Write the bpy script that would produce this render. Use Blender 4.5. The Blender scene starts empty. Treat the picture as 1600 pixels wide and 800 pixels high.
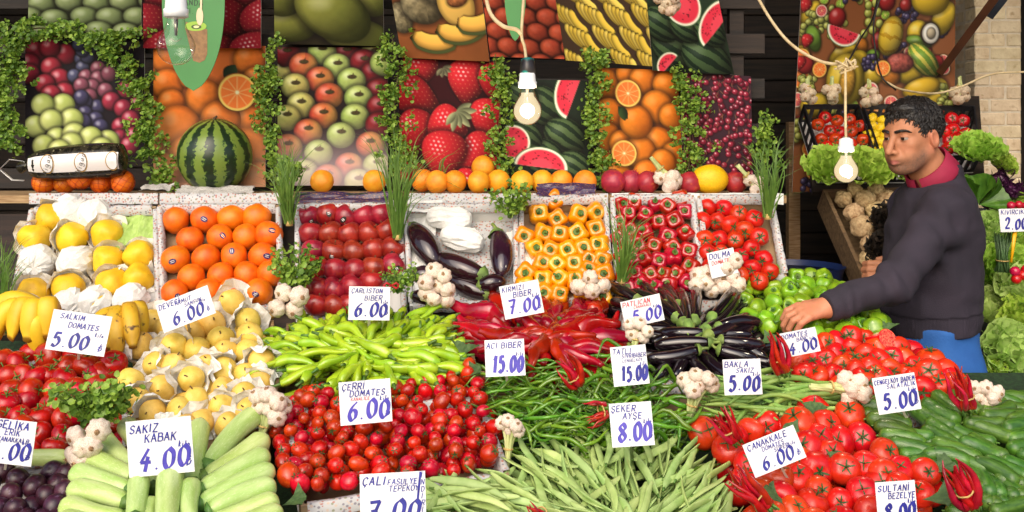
import bpy, math, random
import numpy as np
from mathutils import Vector, Matrix, noise as mnoise

random.seed(7)
rng = np.random.default_rng(11)
SC = bpy.context.scene
COL = SC.collection
PI = math.pi

# ------------------------------------------------------------------ camera, sky, sun, exposure
CAMZ, F, HV = 1.65, 1555.0, 215.0
cd = bpy.data.cameras.new('camera')
cam = bpy.data.objects.new('camera', cd)
COL.objects.link(cam)
cam.location = (0, 0, CAMZ)
cam.rotation_euler = (math.radians(90), 0, 0)
cd.sensor_width = 36.0
cd.lens = 36.0 * F / 1600.0
cd.shift_y = -(400.0 - HV) / 1600.0
cd.clip_start = 0.05
cd.clip_end = 500
SC.camera = cam

SUN_EL, SUN_AZ = 36.0, 195.0          # degrees; azimuth clockwise from +Y: the sun stands behind the camera
w = bpy.data.worlds.new('World')
SC.world = w
w.use_nodes = True
wn = w.node_tree.nodes
bg = wn['Background']
sky = wn.new('ShaderNodeTexSky')
sky.sky_type = 'NISHITA'
sky.sun_disc = False
sky.sun_elevation = math.radians(SUN_EL)
sky.sun_rotation = math.radians(SUN_AZ)
sky.air_density = 1.0
sky.dust_density = 4.0
sky.ozone_density = 1.0
w.node_tree.links.new(sky.outputs[0], bg.inputs[0])
bg.inputs[1].default_value = 0.15
sl = bpy.data.lights.new('sun', 'SUN')
sl.energy = 1.5
sl.angle = math.radians(70)
sl.color = (1.0, 0.93, 0.82)
so = bpy.data.objects.new('sun', sl)
COL.objects.link(so)
_e, _a = math.radians(SUN_EL), math.radians(SUN_AZ)
_to = Vector((math.sin(_a) * math.cos(_e), math.cos(_a) * math.cos(_e), math.sin(_e)))
so.rotation_euler = _to.to_track_quat('Z', 'Y').to_euler()
so.location = (0, -3, 6)
SC.view_settings.view_transform = 'Standard'
SC.view_settings.look = 'None'
SC.view_settings.gamma = 1.0
SC.view_settings.use_curve_mapping = False
SC.view_settings.exposure = 0.36
SC.render.engine = 'CYCLES'
SC.cycles.use_denoising = True
SC.cycles.max_bounces = 6
SC.cycles.diffuse_bounces = 3
SC.cycles.glossy_bounces = 3
SC.cycles.transmission_bounces = 4
SC.cycles.transparent_max_bounces = 8
SC.cycles.caustics_reflective = False
SC.cycles.caustics_refractive = False

# ------------------------------------------------------------------ helpers: geometry
def V(*a):
    return Vector(a)

class Plane:
    def __init__(s, p, n):
        s.p = Vector(p); s.n = Vector(n).normalized()
        s.ex = V(1, 0, 0)
        s.ey = s.n.cross(s.ex).normalized()
        if s.ey.y < 0 or (abs(s.ey.y) < 1e-6 and s.ey.z < 0): s.ey = -s.ey
    def rot(s):
        return Matrix((s.ex, s.ey, s.n)).transposed()

def hit(u, v, pl, h=0.0):
    """The point of plane pl (raised by h along its normal) that lies on the line of sight through photo pixel u, v."""
    d = V((u - 800) / F, 1, -(v - HV) / F)
    o = V(0, 0, CAMZ)
    t = (pl.p + pl.n * h - o).dot(pl.n) / d.dot(pl.n)
    return o + d * t

def at(u, v, Y):
    return V((u - 800) * Y / F, Y, CAMZ - (v - HV) * Y / F)

SLOPE = Plane((0, 2.0, 0.90), (0, -0.29, 1))          # the long low display, tilted to the street
STEEP = Plane((0, 2.95, 1.17), (0, -0.28, 0.30))      # the steep row of boxes behind it
SHELF = Plane((0, 3.3, 1.462), (0, 0, 1))             # the top shelf

def srgb(r, g=None, b=None):
    c = np.array((r, g, b) if g is not None else r, float) / 255.0
    c = np.where(c <= 0.04045, c / 12.92, ((c + 0.055) / 1.055) ** 2.4)
    return tuple(float(x) for x in c)

def mk(name, verts, faces, mats, fm=None, smooth=True, col=None):
    me = bpy.data.meshes.new(name)
    verts = np.asarray(verts, float)
    me.from_pydata(verts.tolist(), [], [list(map(int, f)) for f in faces])
    for m in (mats if isinstance(mats, (list, tuple)) else [mats]):
        me.materials.append(m)
    if fm is not None:
        me.polygons.foreach_set('material_index', np.asarray(fm, np.int32))
    me.polygons.foreach_set('use_smooth', np.full(len(me.polygons), bool(smooth)))
    if col is not None:
        a = me.color_attributes.new('Col', 'FLOAT_COLOR', 'POINT')
        c = np.ones((len(verts), 4), np.float32); c[:, :3] = col
        a.data.foreach_set('color', c.ravel())
    me.update()
    return me

class G:
    """Collects shapes (with a material index) into one mesh."""
    def __init__(s):
        s.v, s.f, s.m, s.n = [], [], [], 0
    def add(s, verts, faces, mi=0, M=None):
        verts = np.asarray(verts, float)
        if M is not None:
            A = np.array(M.to_3x3()); t = np.array(M.to_translation())
            verts = verts @ A.T + t
        s.v.append(verts)
        s.f += [[i + s.n for i in f] for f in faces]
        s.m += [mi] * len(faces)
        s.n += len(verts)
        return s
    def box(s, x0, x1, y0, y1, z0, z1, mi=0, M=None):
        v = [(x0, y0, z0), (x1, y0, z0), (x1, y1, z0), (x0, y1, z0), (x0, y0, z1), (x1, y0, z1), (x1, y1, z1), (x0, y1, z1)]
        f = [(0, 3, 2, 1), (4, 5, 6, 7), (0, 1, 5, 4), (1, 2, 6, 5), (2, 3, 7, 6), (3, 0, 4, 7)]
        return s.add(v, f, mi, M)
    def mesh(s, name, mats, smooth=True, col=None):
        return mk(name, np.concatenate(s.v), s.f, mats, s.m, smooth, col)

def bevel_box(x0, x1, y0, y1, z0, z1, b):
    """A box with chamfered edges: 24 vertices."""
    vs, idx = [], {}
    X, Y, Z = (x0, x1), (y0, y1), (z0, z1)
    for i in (0, 1):
        for j in (0, 1):
            for k in (0, 1):
                sx, sy, sz = (1 if i == 0 else -1) * b, (1 if j == 0 else -1) * b, (1 if k == 0 else -1) * b
                idx[i, j, k, 'x'] = len(vs); vs.append((X[i], Y[j] + sy, Z[k] + sz))
                idx[i, j, k, 'y'] = len(vs); vs.append((X[i] + sx, Y[j], Z[k] + sz))
                idx[i, j, k, 'z'] = len(vs); vs.append((X[i] + sx, Y[j] + sy, Z[k]))
    fs = []
    for i in (0, 1):
        fs.append([idx[i, 0, 0, 'x'], idx[i, 1, 0, 'x'], idx[i, 1, 1, 'x'], idx[i, 0, 1, 'x']][::(-1 if i == 0 else 1)])
        fs.append([idx[0, i, 0, 'y'], idx[1, i, 0, 'y'], idx[1, i, 1, 'y'], idx[0, i, 1, 'y']][::(1 if i == 0 else -1)])
        fs.append([idx[0, 0, i, 'z'], idx[1, 0, i, 'z'], idx[1, 1, i, 'z'], idx[0, 1, i, 'z']][::(-1 if i == 0 else 1)])
    for i in (0, 1):
        for j in (0, 1):
            fs.append([idx[i, j, 0, 'x'], idx[i, j, 1, 'x'], idx[i, j, 1, 'y'], idx[i, j, 0, 'y']])
            fs.append([idx[i, 0, j, 'x'], idx[i, 1, j, 'x'], idx[i, 1, j, 'z'], idx[i, 0, j, 'z']])
            fs.append([idx[0, i, j, 'y'], idx[1, i, j, 'y'], idx[1, i, j, 'z'], idx[0, i, j, 'z']])
            for k in (0, 1):
                fs.append([idx[i, j, k, 'x'], idx[i, j, k, 'y'], idx[i, j, k, 'z']])
    return vs, fs

def spin(nu, nv, fn):
    """Closed surface from fn(theta, phi) -> x, y, z arrays; phi 0 is the +Z pole."""
    ph = np.linspace(0, PI, nv + 1)[1:-1]
    th = np.linspace(0, 2 * PI, nu, endpoint=False)
    T, P = np.meshgrid(th, ph)
    x, y, z = fn(T.ravel(), P.ravel())
    top = np.array(fn(np.zeros(1), np.full(1, 1e-5))).T
    bot = np.array(fn(np.zeros(1), np.full(1, PI - 1e-5))).T
    vs = np.concatenate([np.stack([x, y, z], 1), top, bot])
    fs = []
    R = nv - 1
    for i in range(R - 1):
        for j in range(nu):
            a, b = i * nu + j, i * nu + (j + 1) % nu
            fs.append((a, a + nu, b + nu, b))
    for j in range(nu):
        fs.append((R * nu, j, (j + 1) % nu))
        fs.append((R * nu + 1, (R - 1) * nu + (j + 1) % nu, (R - 1) * nu + j))
    return vs, fs

def catmull(P, n):
    P = [np.array(p, float) for p in P]
    P = [2 * P[0] - P[1]] + P + [2 * P[-1] - P[-2]]
    out = []
    for i in range(1, len(P) - 2):
        a, b, c, d = P[i - 1:i + 3]
        for k in range(n):
            t = k / n
            out.append(.5 * ((2 * b) + (-a + c) * t + (2 * a - 5 * b + 4 * c - d) * t * t + (-a + 3 * b - 3 * c + d) * t ** 3))
    out.append(P[-2])
    return np.array(out)

def tube(path, rad, ns=10, flat=1.0, lobes=0, lobe=0.0, up=(0, 0, 1), close=True, wob=0.0, seed=0):
    """Sweep of a (flattened, lobed) ring along path with radius rad per point."""
    path = np.asarray(path, float); n = len(path)
    rad = np.asarray(rad, float) * np.ones(n)
    T = np.gradient(path, axis=0)
    T /= np.linalg.norm(T, axis=1)[:, None] + 1e-12
    u = np.array(up, float)
    if abs(T[0] @ u) > .95: u = np.array((0.3, 1, 0.2))
    vs = []
    th = np.linspace(0, 2 * PI, ns, endpoint=False)
    r2 = np.random.default_rng(seed)
    wv = 1 + wob * r2.normal(size=(n, ns))
    side = np.cross(T[0], u); side /= np.linalg.norm(side)
    for i in range(n):
        side = side - T[i] * (side @ T[i]); side /= np.linalg.norm(side) + 1e-12
        upv = np.cross(side, T[i])
        rr = rad[i] * (1 + lobe * np.cos(lobes * th)) * wv[i]
        vs.append(path[i] + np.outer(np.cos(th) * rr, side) + np.outer(np.sin(th) * rr * flat, upv))
    vs = np.concatenate(vs)
    fs = []
    for i in range(n - 1):
        for j in range(ns):
            a, b = i * ns + j, i * ns + (j + 1) % ns
            fs.append((a, b, b + ns, a + ns))
    if close:
        fs.append(tuple(range(ns))[::-1])
        fs.append(tuple((n - 1) * ns + j for j in range(ns)))
    return vs, fs

def fbm(p, s, o=3):
    return mnoise.fractal(Vector(p) * s, 1.0, 2.0, o)

# ------------------------------------------------------------------ helpers: objects
def tag(o, label=None, cat=None, group=None, kind=None):
    if label: o['label'] = label
    if cat: o['category'] = cat
    if group: o['group'] = group
    if kind: o['kind'] = kind
    return o

def obj(name, me, parent=None, M=None):
    o = bpy.data.objects.new(name, me)
    COL.objects.link(o)
    if parent is not None: o.parent = parent
    if M is not None: o.matrix_basis = M
    return o

def empty(name, loc, label, cat, group=None):
    o = obj(name, None, None, Matrix.Translation(loc))
    o.empty_display_size = 0.05
    return tag(o, label, cat, group)

def place(proto, name, label, cat, group=None, M=None, kind=None):
    """proto: [mesh, (part name, mesh, matrix or None, [(sub-part ...)]), ...]: the thing and copies of its parts."""
    o = obj(name, proto[0], None, M)
    tag(o, label, cat, group, kind)
    for q in proto[1:]:
        c = obj(q[0], q[1], o, q[2])
        if len(q) > 3:
            for s in q[3]: obj(s[0], s[1], c, s[2])
    return o

def TRS(loc, rot=None, s=1.0):
    M = Matrix.Translation(loc)
    if rot is not None: M = M @ rot.to_4x4()
    if hasattr(s, '__len__'): return M @ Matrix.Diagonal((*s, 1))
    return M @ Matrix.Scale(s, 4)

def aim(x, z=None, roll=0.0):
    """Rotation that takes +X to x and +Z near z."""
    x = Vector(x).normalized()
    z = Vector(z) if z is not None else V(0, 0, 1)
    y = z.cross(x)
    if y.length < 1e-4: y = V(0, 1, 0).cross(x)
    y.normalize(); z = x.cross(y)
    R = Matrix((x, y, z)).transposed()
    return R @ Matrix.Rotation(roll, 3, 'X')

def aimz(zd, roll=0.0):
    """Rotation that takes +Z to zd, spun by roll."""
    zd = Vector(zd).normalized()
    return zd.to_track_quat('Z', 'Y').to_matrix() @ Matrix.Rotation(roll, 3, 'Z')

def rnd(a, b): return random.uniform(a, b)
def jit(v, k): return Vector(v) + V(rnd(-k, k), rnd(-k, k), rnd(-k, k))
ORD = ['first', 'second', 'third', 'fourth', 'fifth', 'sixth', 'seventh', 'eighth', 'ninth', 'tenth', 'eleventh', 'twelfth']

# ------------------------------------------------------------------ helpers: materials
def nodes(name):
    m = bpy.data.materials.new(name); m.use_nodes = True
    nt = m.node_tree
    return m, nt.nodes, nt.links, nt.nodes['Principled BSDF']

def mat(name, c1, c2=None, scale=8.0, rough=.4, val=.12, hue=.012, sat=.0, bump=0.0, bscale=60.0, spec=.5, coat=0.0, crough=.08,
        sss=0.0, vc=False, stretch=None, detail=3.0, contrast=(.35, .65), sheen=0.0, trans=0.0, metal=0.0, c3=None, s3=40.0, t3=(.6, .7)):
    """Principled surface: two colours mixed by noise, optional flecks of a third, small per-object shift, optional fine relief."""
    m, N, L, B = nodes(name)
    tc = N.new('ShaderNodeTexCoord')
    vec = tc.outputs['Object']
    oi = N.new('ShaderNodeObjectInfo')
    add = N.new('ShaderNodeVectorMath'); add.operation = 'MULTIPLY_ADD'
    add.inputs[1].default_value = stretch or (1, 1, 1)
    L.new(vec, add.inputs[0]); 
    cmb = N.new('ShaderNodeCombineXYZ')
    mu = N.new('ShaderNodeMath'); mu.operation = 'MULTIPLY'; mu.inputs[1].default_value = 7.3
    L.new(oi.outputs['Random'], mu.inputs[0]); L.new(mu.outputs[0], cmb.inputs[0]); L.new(mu.outputs[0], cmb.inputs[1])
    L.new(cmb.outputs[0], add.inputs[2])
    vec = add.outputs[0]
    col = None
    if c2 is not None:
        nz = N.new('ShaderNodeTexNoise'); nz.inputs['Scale'].default_value = scale; nz.inputs['Detail'].default_value = detail
        L.new(vec, nz.inputs['Vector'])
        mr = N.new('ShaderNodeMapRange'); mr.inputs[1].default_value, mr.inputs[2].default_value = contrast
        L.new(nz.outputs[0], mr.inputs[0])
        mx = N.new('ShaderNodeMix'); mx.data_type = 'RGBA'
        mx.inputs[6].default_value = (*c1, 1); mx.inputs[7].default_value = (*c2, 1)
        L.new(mr.outputs[0], mx.inputs[0]); col = mx.outputs[2]
    else:
        rg = N.new('ShaderNodeRGB'); rg.outputs[0].default_value = (*c1, 1); col = rg.outputs[0]
    if c3 is not None:
        nz = N.new('ShaderNodeTexNoise'); nz.inputs['Scale'].default_value = s3; nz.inputs['Detail'].default_value = 2
        L.new(vec, nz.inputs['Vector'])
        mr = N.new('ShaderNodeMapRange'); mr.inputs[1].default_value, mr.inputs[2].default_value = t3
        L.new(nz.outputs[0], mr.inputs[0])
        mx = N.new('ShaderNodeMix'); mx.data_type = 'RGBA'
        L.new(mr.outputs[0], mx.inputs[0]); L.new(col, mx.inputs[6]); mx.inputs[7].default_value = (*c3, 1); col = mx.outputs[2]
    if vc:
        at_ = N.new('ShaderNodeAttribute'); at_.attribute_name = 'Col'
        mx = N.new('ShaderNodeMix'); mx.data_type = 'RGBA'; mx.blend_type = 'MULTIPLY'; mx.inputs[0].default_value = 1
        L.new(col, mx.inputs[6]); L.new(at_.outputs['Color'], mx.inputs[7]); col = mx.outputs[2]
    if val or hue:
        hs = N.new('ShaderNodeHueSaturation')
        for k, amt, base in (('Value', val, 1.0), ('Hue', hue, .5), ('Saturation', sat, 1.0)):
            if not amt: continue
            mr = N.new('ShaderNodeMapRange')
            src = oi.outputs['Random']
            if k == 'Hue':
                fr = N.new('ShaderNodeMath'); fr.operation = 'FRACT'
                m7 = N.new('ShaderNodeMath'); m7.operation = 'MULTIPLY'; m7.inputs[1].default_value = 17.31
                L.new(src, m7.inputs[0]); L.new(m7.outputs[0], fr.inputs[0]); src = fr.outputs[0]
            L.new(src, mr.inputs[0]); mr.inputs[3].default_value = base - amt; mr.inputs[4].default_value = base + amt
            L.new(mr.outputs[0], hs.inputs[k])
        L.new(col, hs.inputs['Color']); col = hs.outputs[0]
    L.new(col, B.inputs['Base Color'])
    B.inputs['Roughness'].default_value = rough
    B.inputs['Specular IOR Level'].default_value = spec
    B.inputs['Coat Weight'].default_value = coat
    B.inputs['Coat Roughness'].default_value = crough
    B.inputs['Metallic'].default_value = metal
    if sheen: B.inputs['Sheen Weight'].default_value = sheen
    if sss:
        B.inputs['Subsurface Weight'].default_value = sss
        B.inputs['Subsurface Radius'].default_value = (.01, .006, .003)
    if bump:
        nz = N.new('ShaderNodeTexNoise'); nz.inputs['Scale'].default_value = bscale; nz.inputs['Detail'].default_value = 3
        L.new(vec, nz.inputs['Vector'])
        bp = N.new('ShaderNodeBump'); bp.inputs['Strength'].default_value = bump; bp.inputs['Distance'].default_value = .003
        L.new(nz.outputs[0], bp.inputs['Height']); L.new(bp.outputs[0], B.inputs['Normal'])
    if trans:
        tr = N.new('ShaderNodeBsdfTranslucent'); L.new(col, tr.inputs[0])
        ms = N.new('ShaderNodeMixShader'); ms.inputs[0].default_value = trans
        L.new(B.outputs[0], ms.inputs[1]); L.new(tr.outputs[0], ms.inputs[2])
        L.new(ms.outputs[0], N['Material Output'].inputs[0])
    return m

def mat_print(name, rough=.6):
    m, N, L, B = nodes(name)
    a = N.new('ShaderNodeAttribute'); a.attribute_name = 'Col'
    L.new(a.outputs['Color'], B.inputs['Base Color'])
    B.inputs['Roughness'].default_value = rough
    B.inputs['Specular IOR Level'].default_value = .12
    return m

def mat_paper():
    """White wrapping paper printed with small red and blue flowers."""
    m, N, L, B = nodes('flowered_paper')
    tc = N.new('ShaderNodeTexCoord')
    vo = N.new('ShaderNodeTexVoronoi'); vo.inputs['Scale'].default_value = 125
    L.new(tc.outputs['Object'], vo.inputs['Vector'])
    lt = N.new('ShaderNodeMath'); lt.operation = 'LESS_THAN'; lt.inputs[1].default_value = .4
    L.new(vo.outputs['Distance'], lt.inputs[0])
    sp = N.new('ShaderNodeSeparateColor'); L.new(vo.outputs['Color'], sp.inputs[0])
    cr = N.new('ShaderNodeValToRGB'); cr.color_ramp.interpolation = 'CONSTANT'
    e = cr.color_ramp.elements
    e[0].color = (*srgb(176, 122, 112), 1); e[1].position = .38; e[1].color = (*srgb(132, 128, 136), 1)
    for p, c in ((.6, srgb(196, 176, 160)), (.85, srgb(142, 144, 122))):
        q = e.new(p); q.color = (*c, 1)
    L.new(sp.outputs[0], cr.inputs[0])
    nz = N.new('ShaderNodeTexNoise'); nz.inputs['Scale'].default_value = 9
    L.new(tc.outputs['Object'], nz.inputs['Vector'])
    mr = N.new('ShaderNodeMapRange'); mr.inputs[3].default_value = .40; mr.inputs[4].default_value = .62
    L.new(nz.outputs[0], mr.inputs[0])
    cb = N.new('ShaderNodeCombineColor')
    for i in range(3): L.new(mr.outputs[0], cb.inputs[i])
    mx = N.new('ShaderNodeMix'); mx.data_type = 'RGBA'
    L.new(lt.outputs[0], mx.inputs[0]); L.new(cb.outputs[0], mx.inputs[6]); L.new(cr.outputs[0], mx.inputs[7])
    L.new(mx.outputs[2], B.inputs['Base Color']); B.inputs['Roughness'].default_value = .75
    n2 = N.new('ShaderNodeTexNoise'); n2.inputs['Scale'].default_value = 22; n2.inputs['Detail'].default_value = 4
    L.new(tc.outputs['Object'], n2.inputs['Vector'])
    bp = N.new('ShaderNodeBump'); bp.inputs['Strength'].default_value = .6; bp.inputs['Distance'].default_value = .006
    L.new(n2.outputs[0], bp.inputs['Height']); L.new(bp.outputs[0], B.inputs['Normal'])
    return m

def mat_glass(name, tint=(1, 1, 1), glow=None):
    m, N, L, B = nodes(name)
    out = N['Material Output']; N.remove(B)
    tr = N.new('ShaderNodeBsdfTransparent'); tr.inputs[0].default_value = (*tint, 1)
    gl = N.new('ShaderNodeBsdfGlossy'); gl.inputs['Roughness'].default_value = .03
    lw = N.new('ShaderNodeLayerWeight'); lw.inputs[0].default_value = .5
    pw = N.new('ShaderNodeMath'); pw.operation = 'POWER'; pw.inputs[1].default_value = 3.0
    ml = N.new('ShaderNodeMath'); ml.operation = 'MULTIPLY_ADD'; ml.inputs[1].default_value = .7; ml.inputs[2].default_value = .05
    L.new(lw.outputs['Facing'], pw.inputs[0]); L.new(pw.outputs[0], ml.inputs[0])
    ms = N.new('ShaderNodeMixShader')
    L.new(ml.outputs[0], ms.inputs[0]); L.new(tr.outputs[0], ms.inputs[1]); L.new(gl.outputs[0], ms.inputs[2])
    L.new(ms.outputs[0], out.inputs[0])
    return m

def mat_glow(name, col, strength, clear=0.0):
    """Glowing glass: emission, let through by the share clear."""
    m, N, L, B = nodes(name)
    out = N['Material Output']; N.remove(B)
    em = N.new('ShaderNodeEmission'); em.inputs[0].default_value = (*col, 1); em.inputs[1].default_value = strength
    tr = N.new('ShaderNodeBsdfTransparent'); ms = N.new('ShaderNodeMixShader'); ms.inputs[0].default_value = clear
    L.new(em.outputs[0], ms.inputs[1]); L.new(tr.outputs[0], ms.inputs[2]); L.new(ms.outputs[0], out.inputs[0])
    return m
# ================================================================== SETTING
m_pave = mat('paving', srgb(120, 116, 110), srgb(96, 93, 90), scale=3, rough=.85, val=0, hue=0, bump=.4, bscale=40)
m_dark = mat('dark_planks', srgb(48, 36, 28), srgb(26, 20, 17), scale=4, rough=.7, val=.25, hue=.01, stretch=(1, 1, 14), bump=.3, bscale=30)
m_ceil = mat('dark_ceiling', srgb(52, 46, 42), srgb(38, 34, 31), scale=2, rough=.9, val=0, hue=0)  # dark grey-brown mottle for the ceiling and back wall
m_cloth = mat('green_turf_cloth', srgb(34, 62, 30), srgb(22, 40, 20), scale=90, rough=.95, val=0, hue=0, bump=.8, bscale=300)
m_wood = mat('raw_crate_wood', srgb(176, 146, 108), srgb(140, 108, 74), scale=10, rough=.8, val=.14, hue=.01, stretch=(1.5, 14, 14), bump=.25, bscale=60)
m_card = mat('brown_cardboard', srgb(168, 140, 108), srgb(146, 118, 88), scale=6, rough=.85, val=.08, hue=.008, bump=.15, bscale=25)
m_paper = mat_paper()
m_white = mat('white_plastic', srgb(226, 226, 222), srgb(210, 210, 206), scale=5, rough=.45, val=.03, hue=0)
m_tissue = mat('white_tissue', srgb(250, 249, 245), srgb(238, 236, 230), scale=14, rough=.85, val=.03, hue=0, bump=.5, bscale=45, trans=.14)
m_awn = mat('awning_canvas', srgb(92, 84, 74), srgb(80, 72, 64), scale=2, rough=.9, val=0, hue=0)
m_steel = mat('painted_steel', srgb(92, 52, 34), srgb(74, 40, 26), scale=12, rough=.55, val=.06, hue=.005, bump=.1)
m_mortar = mat('pale_mortar', srgb(226, 214, 194), srgb(206, 194, 174), scale=30, rough=.95, val=0, hue=0, bump=.5, bscale=120)
m_brick = mat('cream_brick', srgb(232, 214, 182), srgb(212, 190, 156), scale=22, rough=.92, val=.09, hue=.012, bump=.9, bscale=70, c3=srgb(190, 164, 128), s3=40, t3=(.6, .75))
m_plaster = mat('stained_plaster', srgb(150, 136, 116), srgb(112, 98, 82), scale=7, rough=.95, val=0, hue=0, bump=.5, bscale=30)

g = G(); g.add([(-60, -60, 0), (60, -60, 0), (60, 60, 0), (-60, 60, 0)], [(0, 1, 2, 3)])
tag(obj('pavement', g.mesh('pavement', m_pave, False)), kind='structure')

# shop interior: back wall of dark boards, side walls and ceiling
wall = obj('shop_back_wall', G().box(-3.4, 3.2, 5.6, 5.7, 0, 3.4).mesh('shop_back_wall', m_ceil, False)); tag(wall, kind='structure')
pm = mk('plank', *bevel_box(-.0, 1.5, -.012, .012, 0, .118, .004), m_dark, smooth=False)
for r in range(24):
    for c, x in enumerate((-3.35, -1.84, -.33, 1.18)):
        obj('plank', pm, wall, Matrix.Translation((x + (.0 if r % 2 else .12), 5.588, .02 + r * .122)))
tag(obj('shop_ceiling', G().box(-3.4, 3.2, 3.56, 5.6, 3.36, 3.44).mesh('shop_ceiling', m_ceil, False)), kind='structure')
tag(obj('shop_left_wall', G().box(-3.4, -3.3, 3.56, 5.59, 0, 3.35).mesh('shop_left_wall', m_plaster, False)), kind='structure')
tag(obj('shop_right_wall', G().box(3.1, 3.2, 2.2, 5.59, 0, 3.35).mesh('shop_right_wall', m_plaster, False)), kind='structure')

# awning over the stall
aw = empty('awning', (0, 1.5, 2.9), 'faded canvas awning stretched over the whole stall on brown steel bars', 'awning')
g = G(); n = 24
vs, fs = [], []
for i in range(n + 1):
    for k, (y, z) in enumerate(((2.2, 3.3), (2.8, 3.36), (3.54, 3.44))):
        vs.append((-3.4 + 6.6 * i / n, y, z + .025 * math.sin(i * 1.3 + k)))
for i in range(n):
    for k in range(2):
        a = i * 3 + k; fs.append((a, a + 1, a + 4, a + 3))
v2 = np.array(vs); v3 = v2 + (0, 0, .006)
fs2 = [[q + len(vs) for q in f] for f in fs]
g.add(np.concatenate([v2, v3]), [list(f)[::-1] for f in fs] + fs2)
obj('canvas', g.mesh('canvas', m_awn), aw, Matrix.Translation((0, -1.5, -2.9)))
for x in (-2.8, -.6, 1.5, 2.9):
    obj('rafter', mk('rafter', *tube([(x, 2.22, 3.25), (x, 3.52, 3.36)], .016, 8), m_steel), aw, Matrix.Translation((0, -1.5, -2.9)))
obj('front_bar', mk('front_bar', *tube([(-3.4, 2.22, 3.23), (3.2, 2.22, 3.23)], .018, 8), m_steel), aw, Matrix.Translation((0, -1.5, -2.9)))

# the stand: sloped deck, steep rack, shelf and back boards
st = empty('display_stand', (0, 2.2, 0), 'wooden stand with green turf cloth carrying the sloped display of produce', 'stand')
I = Matrix.Translation((0, -2.2, 0))
g = G(); a = SLOPE
def slabq(g, c, n, t, mi=0):
    """Slab under the quad c (four points), thickness t against n."""
    c = [Vector(p) for p in c]; b = [p - Vector(n) * t for p in c]
    g.add([tuple(p) for p in b + c], [(0, 3, 2, 1), (4, 5, 6, 7), (0, 1, 5, 4), (1, 2, 6, 5), (2, 3, 7, 6), (3, 0, 4, 7)], mi)
def on_slope(x, y, h): return V(x, y, 0.90 + .29 * (y - 2.0)) + SLOPE.n * h
DECK = -.125
slabq(g, [on_slope(-2.1, 1.72, DECK), on_slope(.86, 1.72, DECK), on_slope(.86, 2.92, DECK), on_slope(-2.1, 2.92, DECK)], SLOPE.n, .025)
slabq(g, [on_slope(.862, 1.72, DECK), on_slope(2.1, 1.72, DECK), on_slope(1.5, 2.74, DECK), on_slope(.862, 2.74, DECK)], SLOPE.n, .025)
obj('deck', g.mesh('deck', m_cloth, False), st, I)
g = G(); g.box(-2.1, 2.1, 1.70, 1.718, .08, .70)
obj('front_skirt', g.mesh('front_skirt', m_cloth, False), st, I)
for x in (-2.0, -.7, .7, 1.9):
    obj('leg', G().box(x, x + .06, 1.76, 1.82, 0, .68).mesh('leg', m_wood, False), st, I)
    if x < 1.5: obj('leg', G().box(x, x + .06, 2.62, 2.68, 0, .93).mesh('leg', m_wood, False), st, I)
def on_steep(x, t, h):
    """t metres up the steep rack from its foot."""
    return V(x, 2.95, 1.17) + STEEP.ey * t + STEEP.n * h
g = G(); slabq(g, [on_steep(-2.1, -.06, -.062), on_steep(.86, -.06, -.062), on_steep(.86, .40, -.062), on_steep(-2.1, .40, -.062)], STEEP.n, .02)
obj('rack_board', g.mesh('rack_board', m_dark, False), st, I)
obj('shelf_board', G().box(-2.1, .9, 3.262, 3.56, 1.435, 1.46).mesh('shelf_board', m_wood, False), st, I)
for x in (-2.05, -.6, .78):
    obj('back_post', G().box(x, x + .05, 3.565, 3.61, 0, 2.6).mesh('back_post', m_dark, False), st, I)
for k in range(7):
    obj('back_slat', G().box(-2.1, .9, 3.545, 3.563, 1.47 + k * .16, 1.47 + k * .16 + .07).mesh('back_slat', m_dark, False), st, I)

# pillar of cream bricks with mortar core
PX0, PX1, PY, PD = 2.055, 2.265, 4.42, .30
pil = empty('brick_pillar', ((PX0 + PX1) / 2, PY, 0), 'square pillar of rough cream bricks behind the lettuces', 'pillar')
PI_ = Matrix.Translation((-(PX0 + PX1) / 2, -PY, 0))
obj('mortar_core', G().box(PX0 + .004, PX1 - .004, PY + .0035, PY + PD, 0, 3.0).mesh('mortar_core', m_mortar, False), pil, PI_)
def rough_brick(w, d, h, seed):
    vs, fs = bevel_box(0, w, 0, d, 0, h, .004)
    r = random.Random(seed)
    return mk('brick', [(x + r.uniform(-.0012, .0012), y + r.uniform(-.0012, .0006), z + r.uniform(-.0012, .0012)) for x, y, z in vs], fs, m_brick, smooth=False)
BW = PX1 - PX0
long_ = [rough_brick(BW * .64, .10, .052, s) for s in range(4)]
short_ = [rough_brick(BW * .30, .10, .052, 9 + s) for s in range(4)]
sidel = [rough_brick(.10, .155, .052, 20 + s) for s in range(3)]
for r in range(47):
    z = .01 + r * .0585 + random.uniform(-.002, .002)
    lo = random.randrange(4)
    if r % 2:
        obj('brick', long_[lo], pil, PI_ @ Matrix.Translation((PX0 + rnd(-.003, .003), PY + rnd(-.002, .001), z)))
        obj('brick', short_[lo], pil, PI_ @ Matrix.Translation((PX0 + BW * .68, PY + rnd(-.002, .001), z)))
    else:
        obj('brick', short_[lo], pil, PI_ @ Matrix.Translation((PX0 + rnd(-.003, .003), PY + rnd(-.002, .001), z)))
        obj('brick', long_[lo], pil, PI_ @ Matrix.Translation((PX0 + BW * .345, PY + rnd(-.002, .001), z)))
    obj('brick', sidel[r % 3], pil, PI_ @ Matrix.Translation((PX0 + .004, PY + .115, z)))
tag(obj('plaster_wall', G().box(1.86, PX0 + .002, 4.74, 4.84, 0, 2.9).mesh('plaster_wall', m_plaster, False)), kind='structure')

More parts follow.
